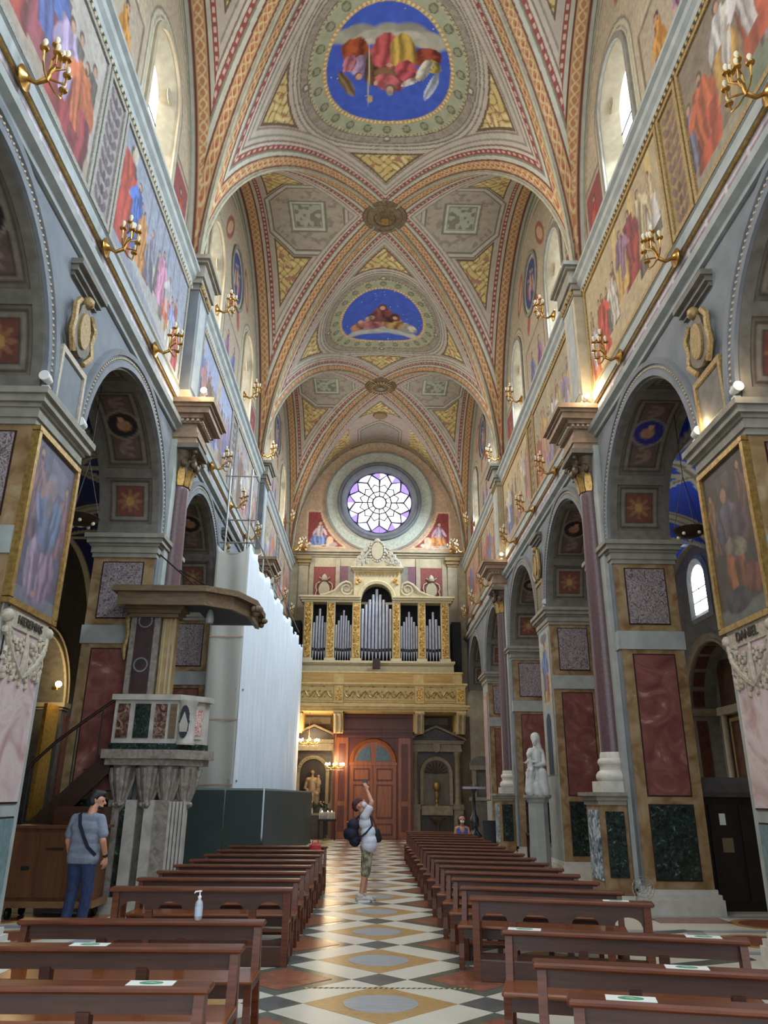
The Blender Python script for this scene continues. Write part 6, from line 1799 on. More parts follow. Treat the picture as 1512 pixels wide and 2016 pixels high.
for a, b in (((-4.05, 13.2, 5.75), (-3.2, 12.9, 5.02)), ((-3.75, 13.5, 5.55), (-2.9, 13.1, 5.02))):
    G().tube([a, b], 0.014, 6).obj('stay_rod', MATS['iron'], pul)

# stairs up to the pulpit
WOODS = mat('stair_wood', S(58, 36, 24), 0.45, col2=S(38, 24, 17), scale=3, stretch=(6, 6, 1))
st = thing('pulpit_stairs', 'dark wooden staircase with curved handrail climbing to the pulpit', 'stairs', (-5.4, 13.0, 0))
g = G().prism([(-4.40, 2.42), (-4.40, 2.02), (-6.35, 0.0), (-6.75, 0.0), (-6.75, 0.12)], 'y', 12.94, 12.98); g.obj('stringer', WOODS, st)
n = 11
for k in range(n):
    xs = -6.62+k*0.20; zs = 0.20+k*0.205
    G().box(xs, xs+0.24, 12.98, 13.28, zs, zs+0.04).obj('tread', WOODS, st)
rail = [(-4.40, 12.96, 3.20), (-4.85, 12.96, 2.86), (-5.30, 12.96, 2.50), (-5.62, 12.96, 2.18), (-5.82, 12.96, 1.86), (-5.90, 12.96, 1.50), (-5.86, 12.96, 1.15), (-5.90, 12.96, 0.90)]
G().tube(rail, 0.028, 8).obj('handrail', WOODS, st, smooth=True)
for x_, z0, z1 in ((-4.62, 2.2, 3.02), (-5.0, 1.8, 2.74), (-5.35, 1.42, 2.44), (-5.66, 1.1, 2.12)):
    G().tube([(x_, 12.96, z0), (x_, 12.96, z1)], 0.012, 6).obj('baluster', MATS['iron'], st)

# wooden cabinet on castors
CRW = mat('cabinet_wood', S(104, 64, 36), 0.45, col2=S(80, 46, 25), scale=2.2, stretch=(7, 7, 0.6), detail=6)
cb = thing('wooden_cabinet', 'brown wooden cabinet on castors at the foot of the pulpit stairs', 'cabinet', (-4.9, 12.5, 0))
G().box(-5.48, -4.24, 12.30, 12.90, 0.24, 1.22).obj('cabinet_body', CRW, cb)
G().box(-5.55, -4.17, 12.24, 12.92, 0.17, 0.25).obj('cabinet_plinth', mat('cabinet_plinth', S(130, 92, 58), 0.5, col2=S(104, 70, 42), scale=3), cb)
G().box(-5.52, -4.20, 12.27, 12.92, 1.22, 1.26).obj('cabinet_top', CRW, cb)
G().box(-5.02, -4.26, 12.55, 12.90, 1.26, 1.52).obj('cabinet_riser', PEWD, cb)
for x0 in (-5.45, -5.04, -4.63): G().box(x0, x0+0.37, 12.285, 12.30, 0.30, 1.17).obj('cabinet_board', CRW, cb)
G().box(-4.95, -4.70, 12.275, 12.285, 0.93, 0.96).obj('slot', MATS['dark_marble_line'], cb)
G().box(-5.28, -5.16, 12.275, 12.285, 0.66, 0.71).obj('latch', MATS['iron'], cb)
for x_ in (-5.40, -4.32):
    for y_ in (12.36, 12.84):
        G().lathe([(0.001, -0.025), (0.075, -0.025), (0.085, 0), (0.075, 0.025), (0.001, 0.025)], (x_, y_, 0.085), 14, 'x').obj('castor', MATS['iron'], cb)

# confessional in the right aisle
CFW = mat('confessional_wood', S(34, 24, 18), 0.5, col2=S(22, 15, 12), scale=3, stretch=(6, 6, 1))
cf = thing('confessional', 'very dark wooden confessional standing behind the near right pier', 'confessional', (6.1, 14.2, 0))
G().box(5.42, 7.0, 13.75, 14.9, 0.0, 1.74).obj('booth', CFW, cf)
g = G(); g.loft([[(5.34, 13.66, 1.74), (7.06, 13.66, 1.74), (7.06, 15.0, 1.74), (5.34, 15.0, 1.74)], [(5.34, 13.66, 1.82), (7.06, 13.66, 1.82), (7.06, 15.0, 1.82), (5.34, 15.0, 1.82)], [(5.5, 13.9, 2.06), (6.9, 13.9, 2.06), (6.9, 14.8, 2.06), (5.5, 14.8, 2.06)]]); g.obj('booth_roof', mat('booth_roof', S(60, 50, 44), 0.4, col2=S(80, 70, 62), scale=5), cf)
for x0 in (5.50, 6.02, 6.54): G().box(x0, x0+0.42, 13.72, 13.75, 0.15, 1.62).obj('door_panel', CFW, cf)
G().box(5.66, 5.76, 13.70, 13.72, 1.30, 1.48).obj('notice', PAPER, cf)
G().box(5.66, 5.84, 13.70, 13.72, 0.88, 1.10).obj('brass_plate', mat('plate_dull', S(110, 96, 70), 0.5), cf)

# ================================================================== scaffold, dust sheet and hoarding on the left
STEEL = mat('scaffold_tube', S(150, 148, 140), 0.4, metal=0.6)
sc_ = thing('scaffold', 'steel tube scaffold along the left wall behind the white sheet', 'scaffold', (-3.6, 18.2, 0))
for y_ in (18.15, 20.9, 23.4, 26.0, 29.0, 32.0):
    for x_ in (-3.92, -3.36):
        if x_ == -3.92 and y_ in (23.4,): pass
        G().tube([(x_, y_, 0), (x_, y_, 9.6 if y_ < 19 else (8.6 if x_ < -3.5 else 8.0))], 0.026, 8).obj('standard', STEEL, sc_)
for z_ in (2.0, 4.0, 6.0, 7.6, 8.2, 9.4):
    G().tube([(-4.05, 18.15, z_), (-3.2, 18.15, z_)], 0.022, 8).obj('transom', STEEL, sc_)
    if z_ < 9: G().tube([(-3.36, 18.0, z_), (-3.36, 32.2, z_)], 0.022, 8).obj('ledger', STEEL, sc_)
G().tube([(-3.9, 18.15, 6.9), (-3.36, 20.9, 8.2)], 0.02, 6).obj('brace', STEEL, sc_)
G().box(-3.9, -3.4, 20.9, 23.4, 7.66, 7.71).obj('scaffold_board', mat('plank', S(150, 122, 86), 0.7, col2=S(120, 96, 66), scale=4), sc_)
# hanging sheet: wavy cloth facing the nave
ny_, nz_ = 420, 40
yy = np.linspace(18.05, 33.4, ny_); zz = np.linspace(0.05, 1, nz_)
Yg, Zg = np.meshgrid(yy, zz, indexing='ij')
top = 7.45+0.10*np.sin(Yg*2.1)+0.06*np.sin(Yg*5.3)+0.02*(Yg-18)
Zs = 0.05+(top-0.05)*Zg
amp = 0.035*(1-0.45*Zg)
Xs = -3.27+amp*(np.sin(Yg*7.3+0.3*np.sin(Zs*0.8))+0.7*np.sin(Yg*13.1+1.0+0.2*Zs)+0.8*(fbm(Yg*2.2, Zs*0.25, 3)-0.5)*2)
P = np.stack([Xs.ravel(), Yg.ravel(), Zs.ravel()], 1)
SHEET = mat('dust_sheet', S(206, 209, 211), 0.7, col2=S(190, 195, 199), scale=3, stretch=(1, 3, 0.3))
p = Paint(Yg.ravel(), Zs.ravel(), S(220, 222, 222))
so = colour_mesh('dust_sheet', P, grid_faces(ny_, nz_), p.c, SHEET, None, smooth=True)
tag(so, 'long white plastic sheet hung from the scaffold along the left wall', 'sheet')
md = so.modifiers.new('thick', 'SOLIDIFY'); md.thickness = 0.006
# net across the near end of the scaffold
NET = bpy.data.materials.new('scaffold_net'); NET.use_nodes = True
nt = NET.node_tree; bs = nt.nodes['Principled BSDF']; bs.inputs['Base Color'].default_value = (*S(198, 196, 184), 1); bs.inputs['Roughness'].default_value = 0.8; bs.inputs['Alpha'].default_value = 0.62
nn = G()
P = []
for i in range(14):
    for j in range(40):
        u_, v_ = i/13, j/39
        P.append((-4.08+0.80*u_, 18.03+0.02*math.sin(u_*9+v_*5), 0.05+7.45*v_-(0.25*u_*(1-u_)*4 if j == 39 else 0)))
nn.sheet(P, 14, 40)
nt_o = thing('scaffold_net', 'pale translucent net closing the near end of the scaffold', 'net', (-3.7, 18.0, 0))
no_ = nn.obj('net', NET, nt_o, smooth=True)
m2 = no_.modifiers.new('thick', 'SOLIDIFY'); m2.thickness = 0.004
for z_ in (0.9, 1.9, 3.3, 5.2, 6.2): G().box(-4.08, -3.28, 18.0, 18.008, z_, z_+0.03).obj('net_band', mat('net_band', S(170, 140, 118), 0.8), nt_o)
# dark green hoarding panels
HG = mat('hoarding_green', S(36, 52, 47), 0.6, col2=S(30, 42, 39), scale=2, spec=0.5)
def board(x0, y0, x1, y1, lab):
    t = thing('hoarding_panel', lab, 'barrier', ((x0+x1)/2, (y0+y1)/2, 0), 'green hoarding panels')
    d = Vector((x1-x0, y1-y0, 0)); n_ = Vector((d.y, -d.x, 0)).normalized()*0.02; e = d.normalized()*0.012
    q = [(x0+e.x, y0+e.y), (x1-e.x, y1-e.y), (x1-e.x+n_.x, y1-e.y+n_.y), (x0+e.x+n_.x, y0+e.y+n_.y)]
    G().prism(q, 'z', 0.03, 1.80).obj('board', HG, t)
    G().prism(q, 'z', 1.80, 1.84).obj('top_rail', mat('hoarding_rail', S(110, 124, 118), 0.5), t)
    for k in (0.05, 0.95): 
        c = Vector((x0, y0, 0))+d*k
        G().box(c.x-0.05, c.x+0.05, c.y-0.05, c.y+0.05, 0, 0.03).obj('foot', MATS['iron'], t)
board(-4.75, 17.62, -3.35, 17.62, 'dark green hoarding panel beside the pulpit, facing the pews')
board(-3.35, 17.62, -2.52, 17.62, 'dark green hoarding panel at the corner, facing the pews')
yy = [17.65, 20.4, 23.2, 26.0, 28.8, 31.6]
nmz = ['first', 'second', 'third', 'fourth', 'last']
for k in range(5): board(-2.50, yy[k], -2.50, yy[k+1], '%s dark green hoarding panel along the aisle, counted from the pews' % nmz[k])

# ================================================================== figures
def capsule(g, a, b, ra, rb, n=12):
    a, b = Vector(a), Vector(b)
    d = b-a
    if d.length < 1e-5: d = Vector((0, 0, 1e-4))
    dn = d.normalized()
    pts, rad = [], []
    for i in range(5):
        t = PI/2*(1-i/4); pts.append(a-dn*ra*math.sin(t)); rad.append(max(0.0008, ra*math.cos(t)))
    for i in range(5):
        t = PI/2*(i/4); pts.append(b+dn*rb*math.sin(t)); rad.append(max(0.0008, rb*math.cos(t)))
    g.tube(pts, rad, n)
def blob(name, caps, m_, parent, voxel=0.010, smooth=4, xf=None):
    """tapered limbs merged into one continuous surface"""
    g = G()
    for c in caps:
        a, b, ra, rb = c
        if xf: a, b = xf(a), xf(b)
        capsule(g, a, b, ra, rb)
    me = g.mesh(name)
    o = bpy.data.objects.new(name, me); COL.objects.link(o)
    r = o.modifiers.new('r', 'REMESH'); r.mode = 'VOXEL'; r.voxel_size = voxel; r.use_smooth_shade = True
    sm = o.modifiers.new('s', 'SMOOTH'); sm.iterations = smooth; sm.factor = 0.5
    dg = bpy.context.evaluated_depsgraph_get()
    m2 = bpy.data.meshes.new_from_object(o.evaluated_get(dg)); m2.name = name
    bpy.data.objects.remove(o)
    m2.materials.clear()
    return link(name, m2, m_, parent)
SKIN = mat('skin', S(196, 144, 116), 0.5, col2=S(180, 126, 100), scale=12)
def hand(wr, direction, palm_n, s=1.0, curl=0.4, thumb=1):
    """palm and five separate fingers from the wrist"""
    d = Vector(direction).normalized(); n = Vector(palm_n).normalized(); side = d.cross(n).normalized()
    w = Vector(wr)
    caps = [(w, w+d*0.075*s, 0.026*s, 0.030*s), (w+side*0.022*s+d*0.03*s, w+side*0.024*s+d*0.085*s, 0.018*s, 0.014*s), (w-side*0.022*s+d*0.03*s, w-side*0.024*s+d*0.08*s, 0.018*s, 0.014*s)]
    for k, L in ((-1.5, 0.060), (-0.5, 0.072), (0.5, 0.076), (1.5, 0.068)):
        b = w+side*(0.019*k*s)+d*0.085*s
        m = b+(d*(1-curl*0.3)+n*curl*0.6).normalized()*L*0.55*s
        e = m+(d*(1-curl)+n*curl*1.3).normalized()*L*0.5*s
        caps += [(b, m, 0.0095*s, 0.009*s), (m, e, 0.009*s, 0.0075*s)]
    b = w+side*(0.026*thumb*s)+d*0.02*s
    m = b+(side*thumb*0.7+d*0.7+n*0.25).normalized()*0.04*s
    caps += [(b, m, 0.013*s, 0.011*s), (m, m+(d+n*0.5).normalized()*0.032*s, 0.011*s, 0.009*s)]
    return caps
def head_caps(c, fwd, up, s=1.0):
    c = Vector(c); f = Vector(fwd).normalized(); u = Vector(up).normalized(); r = f.cross(u).normalized()
    q = [(c+u*0.03*s-f*0.015*s, c+u*0.03*s+f*0.02*s, 0.085*s, 0.080*s), (c+u*0.0*s+f*0.035*s, c-u*0.065*s+f*0.055*s, 0.062*s, 0.042*s),
         (c+f*0.098*s+u*0.015*s, c+f*0.116*s-u*0.018*s, 0.010*s, 0.015*s),          # nose
         (c+f*0.088*s-u*0.050*s-r*0.016*s, c+f*0.088*s-u*0.050*s+r*0.016*s, 0.010*s, 0.010*s),   # mouth
         (c+f*0.082*s+u*0.030*s-r*0.035*s, c+f*0.082*s+u*0.030*s+r*0.035*s, 0.013*s, 0.013*s)]   # brow
    for e in (-1, 1): q.append((c+r*e*0.082*s-u*0.012*s-f*0.01*s, c+r*e*0.086*s+u*0.022*s-f*0.015*s, 0.014*s, 0.018*s))   # ears
    return q
def eyes(c, fwd, up, parent, s=1.0):
    c = Vector(c); f = Vector(fwd).normalized(); u = Vector(up).normalized(); r = f.cross(u).normalized()
    for e in (-1, 1):
        pt = c+f*0.092*s+u*0.012*s+r*e*0.032*s
        G().ball(tuple(pt), 0.010*s, 8, 6).obj('eye', mat('eye_dark', S(30, 24, 22), 0.2), parent)

# ---- man in grey shirt, back to us, head turned to the right
MX, MY = -4.0, 11.12
man = thing('person', 'person in grey t-shirt and jeans with a strap across the back, standing by the cabinet', 'person', (MX, MY, 0))
def X1(p):
    p = Vector(p); a = math.radians(-12)
    return Vector((MX+p.x*math.cos(a)-p.y*math.sin(a), MY+p.x*math.sin(a)+p.y*math.cos(a), p.z))
hc = (0.06, 0.06, 1.615); hf = (0.93, 0.32, -0.12); hu = (0.05, 0.02, 1)
body = []
body += [(Vector(a), Vector(b), r, q) for a, b, r, q in head_caps(hc, hf, hu)]
body += [((0.03, 0.0, 1.42), (0.05, 0.03, 1.56), 0.062, 0.058), ((-0.12, 0, 1.36), (0.12, 0, 1.36), 0.06, 0.06), ((0, 0, 1.34), (0, 0, 1.0), 0.095, 0.095), ((-0.05, 0, 0.93), (0.05, 0, 0.93), 0.09, 0.09)]
body += [((-0.18, 0, 1.36), (-0.245, -0.01, 1.12), 0.048, 0.043), ((-0.245, -0.01, 1.12), (-0.235, 0.09, 0.90), 0.043, 0.032)]
body += [((0.18, 0, 1.36), (0.265, -0.02, 1.13), 0.048, 0.044), ((0.265, -0.02, 1.13), (0.265, 0.10, 0.92), 0.044, 0.030)]
body += hand((-0.235, 0.09, 0.895), (0.05, 0.15, -1), (0.8, 0.3, 0), 1.0, 0.5, 1)
body += hand((0.265, 0.10, 0.91), (-0.1, 0.25, -1), (-0.8, 0.3, 0), 1.0, 0.5, -1)
body += [((-0.09, 0, 0.92), (-0.10, 0.02, 0.50), 0.085, 0.058), ((-0.10, 0.02, 0.50), (-0.13, -0.04, 0.09), 0.055, 0.040), ((0.09, 0, 0.92), (0.10, 0.03, 0.50), 0.085, 0.058), ((0.10, 0.03, 0.50), (0.07, 0.02, 0.09), 0.055, 0.040)]
blob('body', body, SKIN, man, 0.009, 3, X1)
sh = [((-0.12, 0, 1.385), (0.12, 0, 1.385), 0.085, 0.085), ((-0.10, 0, 1.28), (0.10, 0, 1.28), 0.125, 0.125), ((-0.08, 0, 1.15), (0.08, 0, 1.15), 0.128, 0.128), ((-0.085, 0.0, 1.02), (0.085, 0, 1.02), 0.130, 0.130), ((-0.09, 0, 0.92), (0.09, 0, 0.92), 0.132, 0.132),
      ((-0.18, 0, 1.385), (-0.232, -0.005, 1.20), 0.075, 0.072), ((0.18, 0, 1.385), (0.25, -0.01, 1.21), 0.075, 0.072)]
blob('t_shirt', sh, mat('shirt_grey', S(126, 132, 146), 0.85, col2=S(112, 118, 132), scale=20), man, 0.011, 3, X1)
JE = mat('denim', S(44, 58, 92), 0.85, col2=S(32, 42, 70), scale=24)
je = [((-0.085, 0, 0.90), (0.085, 0, 0.90), 0.122, 0.122), ((-0.09, 0, 0.84), (-0.10, 0.02, 0.50), 0.10, 0.076), ((-0.10, 0.02, 0.50), (-0.13, -0.04, 0.09), 0.074, 0.064), ((0.09, 0, 0.84), (0.10, 0.03, 0.50), 0.10, 0.076), ((0.10, 0.03, 0.50), (0.07, 0.02, 0.09), 0.074, 0.064)]
blob('jeans', je, JE, man, 0.011, 3, X1)
hair = [((0.04, 0.03, 1.675), (0.07, 0.07, 1.68), 0.085, 0.080), ((0.0, 0.03, 1.62), (0.0, 0.04, 1.575), 0.075, 0.055), ((0.05, 0.03, 1.70), (0.12, 0.08, 1.70), 0.07, 0.055), ((0.03, -0.02, 1.63), (0.04, -0.03, 1.60), 0.055, 0.045)]
blob('hair', hair, mat('hair_black', S(24, 22, 22), 0.6), man, 0.010, 2, X1)
beard = [((0.105, 0.055, 1.538), (0.125, 0.075, 1.532), 0.034, 0.028)]
blob('beard', beard, MATS['hair_black'], man, 0.009, 2, X1)
for i, (x_, y_, a) in enumerate(((-0.13, -0.04, 0.0), (0.07, 0.02, 0.35))):
    fo = [((x_, y_-0.05, 0.045), (x_+0.20*math.sin(a+0.5), y_+0.16*math.cos(a), 0.038), 0.047, 0.040), ((x_, y_-0.03, 0.09), (x_, y_, 0.10), 0.05, 0.05)]
    so_ = blob('shoe', fo, mat('shoe_dark', S(48, 46, 52), 0.6), man, 0.009, 2, X1)
    fo = [((x_, y_-0.05, 0.016), (x_+0.21*math.sin(a+0.5), y_+0.17*math.cos(a), 0.016), 0.052-0.036, 0.016), ((x_-0.03, y_-0.03, 0.016), (x_+0.18*math.sin(a+0.5), y_+0.15*math.cos(a)+0.02, 0.016), 0.016, 0.016), ((x_+0.03, y_-0.05, 0.016), (x_+0.03+0.18*math.sin(a+0.5), y_+0.13*math.cos(a), 0.016), 0.016, 0.016)]
    blob('shoe_sole', fo, mat('sole_white', S(214, 214, 216), 0.6), so_, 0.008, 1, X1)
g = G()
pth = [X1(q) for q in ((-0.10, 0.03, 1.47), (-0.085, -0.07, 1.45), (-0.02, -0.145, 1.32), (0.06, -0.15, 1.17), (0.13, -0.14, 1.05), (0.205, -0.06, 0.95))]
rings = []
for i, q in enumerate(pth):
    d = (pth[min(i+1, 5)]-pth[max(i-1, 0)]).normalized(); n_ = Vector((0, -1, 0)) if 0 < i < 5 else Vector((0.3, -0.9, 0)); s_ = d.cross(n_).normalized()
    rings.append([q+s_*0.022, q+s_*0.022+n_*0.008, q-s_*0.022+n_*0.008, q-s_*0.022])
G().loft(rings).obj('bag_strap', mat('strap_navy', S(24, 26, 38), 0.8), man)
blob('watch', [((0.268, 0.085, 0.945), (0.262, 0.09, 0.940), 0.036, 0.036)], mat('watch_black', S(26, 26, 28), 0.4), man, 0.008, 1, X1)
eyes(X1(hc), X1((MX*0+hf[0], hf[1], hf[2]))-X1((0, 0, 0)), (0, 0, 1), man)

# ---- man with backpack photographing the vault, seen from the side
PX, PY = -0.30, 14.66
pm = thing('person', 'person in white t-shirt and shorts standing in the aisle, photographing the ceiling', 'person', (PX, PY, 0))
X2 = lambda p: Vector((PX+p[0], PY+p[1], p[2]))
hc = (-0.09, 0, 1.545); hf = (0.55, 0, 0.84); hu = (-0.84, 0, 0.55)
b2 = [(Vector(a), Vector(b), r, q) for a, b, r, q in head_caps(hc, hf, hu)]
b2 += [((-0.02, 0, 1.38), (-0.07, 0, 1.49), 0.062, 0.058), ((0.0, -0.12, 1.33), (0.0, 0.12, 1.33), 0.06, 0.06), ((0.02, 0, 1.30), (0.06, 0, 0.98), 0.095, 0.10), ((0.05, -0.06, 0.90), (0.05, 0.06, 0.90), 0.09, 0.09)]
for e in (-1, 1):
    b2 += [((0.02, e*0.17, 1.37), (0.115, e*0.17, 1.60), 0.052, 0.045), ((0.115, e*0.17, 1.60), (0.03, e*0.05, 1.80), 0.043, 0.030)]
    b2 += hand((0.03, e*0.05, 1.80), (-0.35, -e*0.1, 1), (-0.3, -e*0.9, 0.2), 0.95, 0.6, e)
    b2 += [((0.05, e*0.09, 0.88), (0.02, e*0.09+0.02, 0.47), 0.09, 0.060), ((0.02, e*0.09+0.02, 0.47), (-0.02+0.03*e, e*0.09, 0.10), 0.058, 0.038)]
blob('body', b2, SKIN, pm, 0.009, 3, X2)
sh = [((-0.01, -0.11, 1.36), (-0.01, 0.11, 1.36), 0.085, 0.085), ((0.01, -0.09, 1.25), (0.01, 0.09, 1.25), 0.125, 0.125), ((0.055, -0.08, 1.10), (0.055, 0.08, 1.10), 0.138, 0.138), ((0.075, -0.09, 0.96), (0.075, 0.09, 0.96), 0.142, 0.142), ((0.075, -0.09, 0.90), (0.075, 0.09, 0.90), 0.144, 0.144)]
for e in (-1, 1): sh += [((0.0, e*0.16, 1.37), (0.075, e*0.17, 1.50), 0.075, 0.070)]
blob('t_shirt', sh, mat('shirt_white', S(206, 208, 216), 0.85, col2=S(190, 194, 206), scale=14), pm, 0.011, 3, X2)
so2 = [((0.05, -0.08, 0.86), (0.05, 0.08, 0.86), 0.128, 0.128)]
for e in (-1, 1): so2 += [((0.05, e*0.09, 0.82), (0.025, e*0.09+0.02, 0.46), 0.105, 0.088)]
blob('shorts', so2, mat('shorts_camo', S(128, 122, 102), 0.85, stops=[(0.4, S(96, 92, 74)), (0.5, S(140, 134, 114)), (0.62, S(168, 160, 140))], scale=12, detail=2, col2=(0, 0, 0)), pm, 0.011, 3, X2)
blob('cap_of_hair', [((-0.16, 0, 1.57), (-0.12, 0, 1.60), 0.085, 0.082), ((-0.17, 0, 1.52), (-0.16, 0, 1.50), 0.07, 0.06)], mat('hair_reddish', S(72, 38, 34), 0.7), pm, 0.010, 2, X2)
blob('face_mask', [((-0.022, -0.03, 1.565), (-0.022, 0.03, 1.565), 0.05, 0.05), ((0.0, 0, 1.55), (0.005, 0, 1.54), 0.045, 0.045)], mat('mask_white', S(216, 216, 222), 0.8), pm, 0.009, 2, X2)
for e in (-1, 1):
    x_, y_ = -0.02+0.03*e, e*0.09
    so_ = blob('shoe', [((x_-0.05, y_, 0.05), (x_+0.17, y_, 0.042), 0.048, 0.040), ((x_-0.03, y_, 0.10), (x_, y_, 0.10), 0.052, 0.050)], mat('sneaker_white', S(200, 196, 188), 0.7, col2=S(150, 140, 130), scale=9), pm, 0.009, 2, X2)
    blob('shoe_sole', [((x_-0.05, y_, 0.018), (x_+0.18, y_, 0.018), 0.018, 0.018), ((x_-0.04, y_-0.03, 0.018), (x_+0.15, y_-0.03, 0.018), 0.018, 0.016), ((x_-0.04, y_+0.03, 0.018), (x_+0.15, y_+0.03, 0.018), 0.018, 0.016)], mat('sole_white', (1, 1, 1)), so_, 0.008, 1, X2)
eyes(X2(hc), hf, hu, pm)
bk = thing('backpack', 'dark navy backpack with pink trim worn by the person in the aisle', 'backpack', (PX-0.3, PY, 0.95))
NAVY = mat('backpack_navy', S(22, 24, 38), 0.75, col2=S(30, 32, 50), scale=14)
blob('pack_body', [((-0.20, -0.08, 1.22), (-0.20, 0.08, 1.22), 0.115, 0.115), ((-0.23, -0.09, 1.08), (-0.23, 0.09, 1.08), 0.125, 0.125), ((-0.17, -0.08, 0.97), (-0.17, 0.08, 0.97), 0.105, 0.105), ((-0.30, -0.05, 1.10), (-0.30, 0.05, 1.05), 0.08, 0.08)], NAVY, bk, 0.011, 3, X2)
for e in (-1, 1):
    G().tube([X2(q) for q in ((-0.16, e*0.10, 1.32), (-0.02, e*0.13, 1.455), (0.10, e*0.14, 1.36), (0.13, e*0.16, 1.22), (0.02, e*0.23, 1.10), (-0.14, e*0.17, 0.98))], 0.016, 8).obj('shoulder_strap', NAVY, bk, smooth=True)
G().tube([X2(q) for q in ((-0.32, -0.10, 1.28), (-0.24, -0.14, 1.23), (-0.18, -0.15, 1.21))], 0.010, 6).obj('pink_trim', mat('trim_pink', S(204, 70, 100), 0.6), bk)
ph = thing('phone', 'dark phone held up by the person in the aisle', 'phone', (PX-0.02, PY, 1.86))
G().bbox(PX-0.045, PX+0.03, PY-0.006, PY+0.006, 1.86, 1.99, 0.004).obj('phone_case', mat('phone_black', S(24, 20, 22), 0.3), ph)
G().bbox(PX-0.03, PX-0.005, PY-0.010, PY-0.006, 1.955, 1.982, 0.002).obj('phone_camera', mat('phone_lens', S(60, 54, 54), 0.2), ph)
hb = thing('hip_bag', 'black bag hanging at the far hip of the person in the aisle', 'bag', (PX+0.24, PY+0.1, 0.95))
blob('bag_pouch', [((0.21, 0.06, 1.12), (0.24, 0.08, 1.00), 0.06, 0.07)], mat('bag_black', S(26, 22, 24), 0.7), hb, 0.011, 3, X2)
G().tube([X2(q) for q in ((0.21, 0.06, 1.16), (0.14, 0.12, 1.33), (0.02, 0.13, 1.46))], 0.010, 6).obj('bag_strap', MATS['bag_black'], hb, smooth=True)

# ---- woman seated in a far right pew
QX, QY = 2.35, 22.95
wm = thing('person', 'person in blue sleeveless top and mask sitting in a far right pew', 'person', (QX, QY, 0))
X3 = lambda p: Vector((QX+p[0], QY+p[1], p[2]))
hc = (0, -0.06, 1.10); hf = (0, -1, -0.05); hu = (0, 0, 1)
b3 = [(Vector(a), Vector(b), r, q) for a, b, r, q in head_caps(hc, hf, hu)]
b3 += [((0, 0.0, 0.90), (0, -0.03, 1.03), 0.052, 0.050), ((-0.11, 0, 0.87), (0.11, 0, 0.87), 0.07, 0.07), ((0, 0, 0.83), (0, 0.02, 0.56), 0.115, 0.11), ((-0.08, 0, 0.52), (0.08, 0, 0.52), 0.10, 0.10)]
for e in (-1, 1):
    b3 += [((e*0.16, 0, 0.87), (e*0.21, -0.02, 0.64), 0.046, 0.038), ((e*0.21, -0.02, 0.64), (e*0.10, -0.24, 0.56), 0.036, 0.028)]
    b3 += hand((e*0.10, -0.24, 0.56), (-e*0.5, -0.9, -0.05), (0, 0, -1), 0.9, 0.5, e)
    b3 += [((e*0.09, 0, 0.52), (e*0.10, -0.40, 0.51), 0.085, 0.06), ((e*0.10, -0.40, 0.51), (e*0.10, -0.40, 0.09), 0.055, 0.038), ((e*0.10, -0.40, 0.05), (e*0.10, -0.52, 0.04), 0.04, 0.035)]
blob('body', b3, SKIN, wm, 0.010, 3, X3)
blob('tank_top', [((-0.085, -0.005, 0.84), (0.085, -0.005, 0.84), 0.085, 0.085), ((-0.05, 0, 0.76), (0.05, 0.01, 0.60), 0.115, 0.12), ((0.05, 0, 0.76), (-0.05, 0.01, 0.60), 0.115, 0.12)], mat('top_blue', S(70, 90, 160), 0.85), wm, 0.011, 3, X3)
blob('hair', [((0, -0.03, 1.175), (0, -0.05, 1.175), 0.085, 0.075), ((-0.075, -0.03, 1.12), (-0.08, -0.03, 1.00), 0.04, 0.035), ((0.075, -0.03, 1.12), (0.08, -0.03, 1.00), 0.04, 0.035)], mat('hair_brown', S(60, 40, 32), 0.7), wm, 0.011, 2, X3)
blob('face_mask', [((-0.02, -0.125, 1.055), (0.02, -0.125, 1.055), 0.042, 0.042)], MATS['mask_white'], wm, 0.009, 2, X3)
blob('skirt', [((-0.09, 0, 0.53), (-0.10, -0.34, 0.53), 0.105, 0.08), ((0.09, 0, 0.53), (0.10, -0.34, 0.53), 0.105, 0.08)], mat('skirt_red', S(150, 60, 60), 0.85), wm, 0.011, 2, X3)
eyes(X3(hc), hf, hu, wm)

# ---- marble group on the right pier: seated mother and child
WHM = mat('statue_marble', S(200, 202, 198), 0.45, col2=S(182, 186, 182), scale=7, bump=0.15, bscale=16)
pd = thing('statue_pedestal', 'tall pale octagonal pedestal carrying the white statue', 'pedestal', (3.70, 19.0, 0))
oc = lambda r, z: [(3.70+r*math.cos(PI/8+k*PI/4), 19.0+r*math.sin(PI/8+k*PI/4), z) for k in range(8)]
G().loft([oc(0.30, 0), oc(0.30, 0.16), oc(0.25, 0.20), oc(0.235, 0.26), oc(0.225, 1.58), oc(0.25, 1.60), oc(0.27, 1.66), oc(0.33, 1.70), oc(0.34, 1.76)]).obj('pedestal_shaft', LEDGE, pd)
G().box(3.58, 4.02, 18.76, 18.775, 0.4, 1.45).obj('pedestal_panel', BASEM, pd) if False else None
stt = thing('statue', 'white marble seated mother with child on the octagonal pedestal', 'statue', (3.70, 19.0, 1.76))
X4 = lambda p: Vector((3.70+p[0], 19.0+p[1], 1.76+p[2]))
q = [(Vector(a), Vector(b), r, c) for a, b, r, c in head_caps((0.02, -0.02, 1.22), (-0.6, -0.75, -0.25), (0, 0, 1), 1.0)]
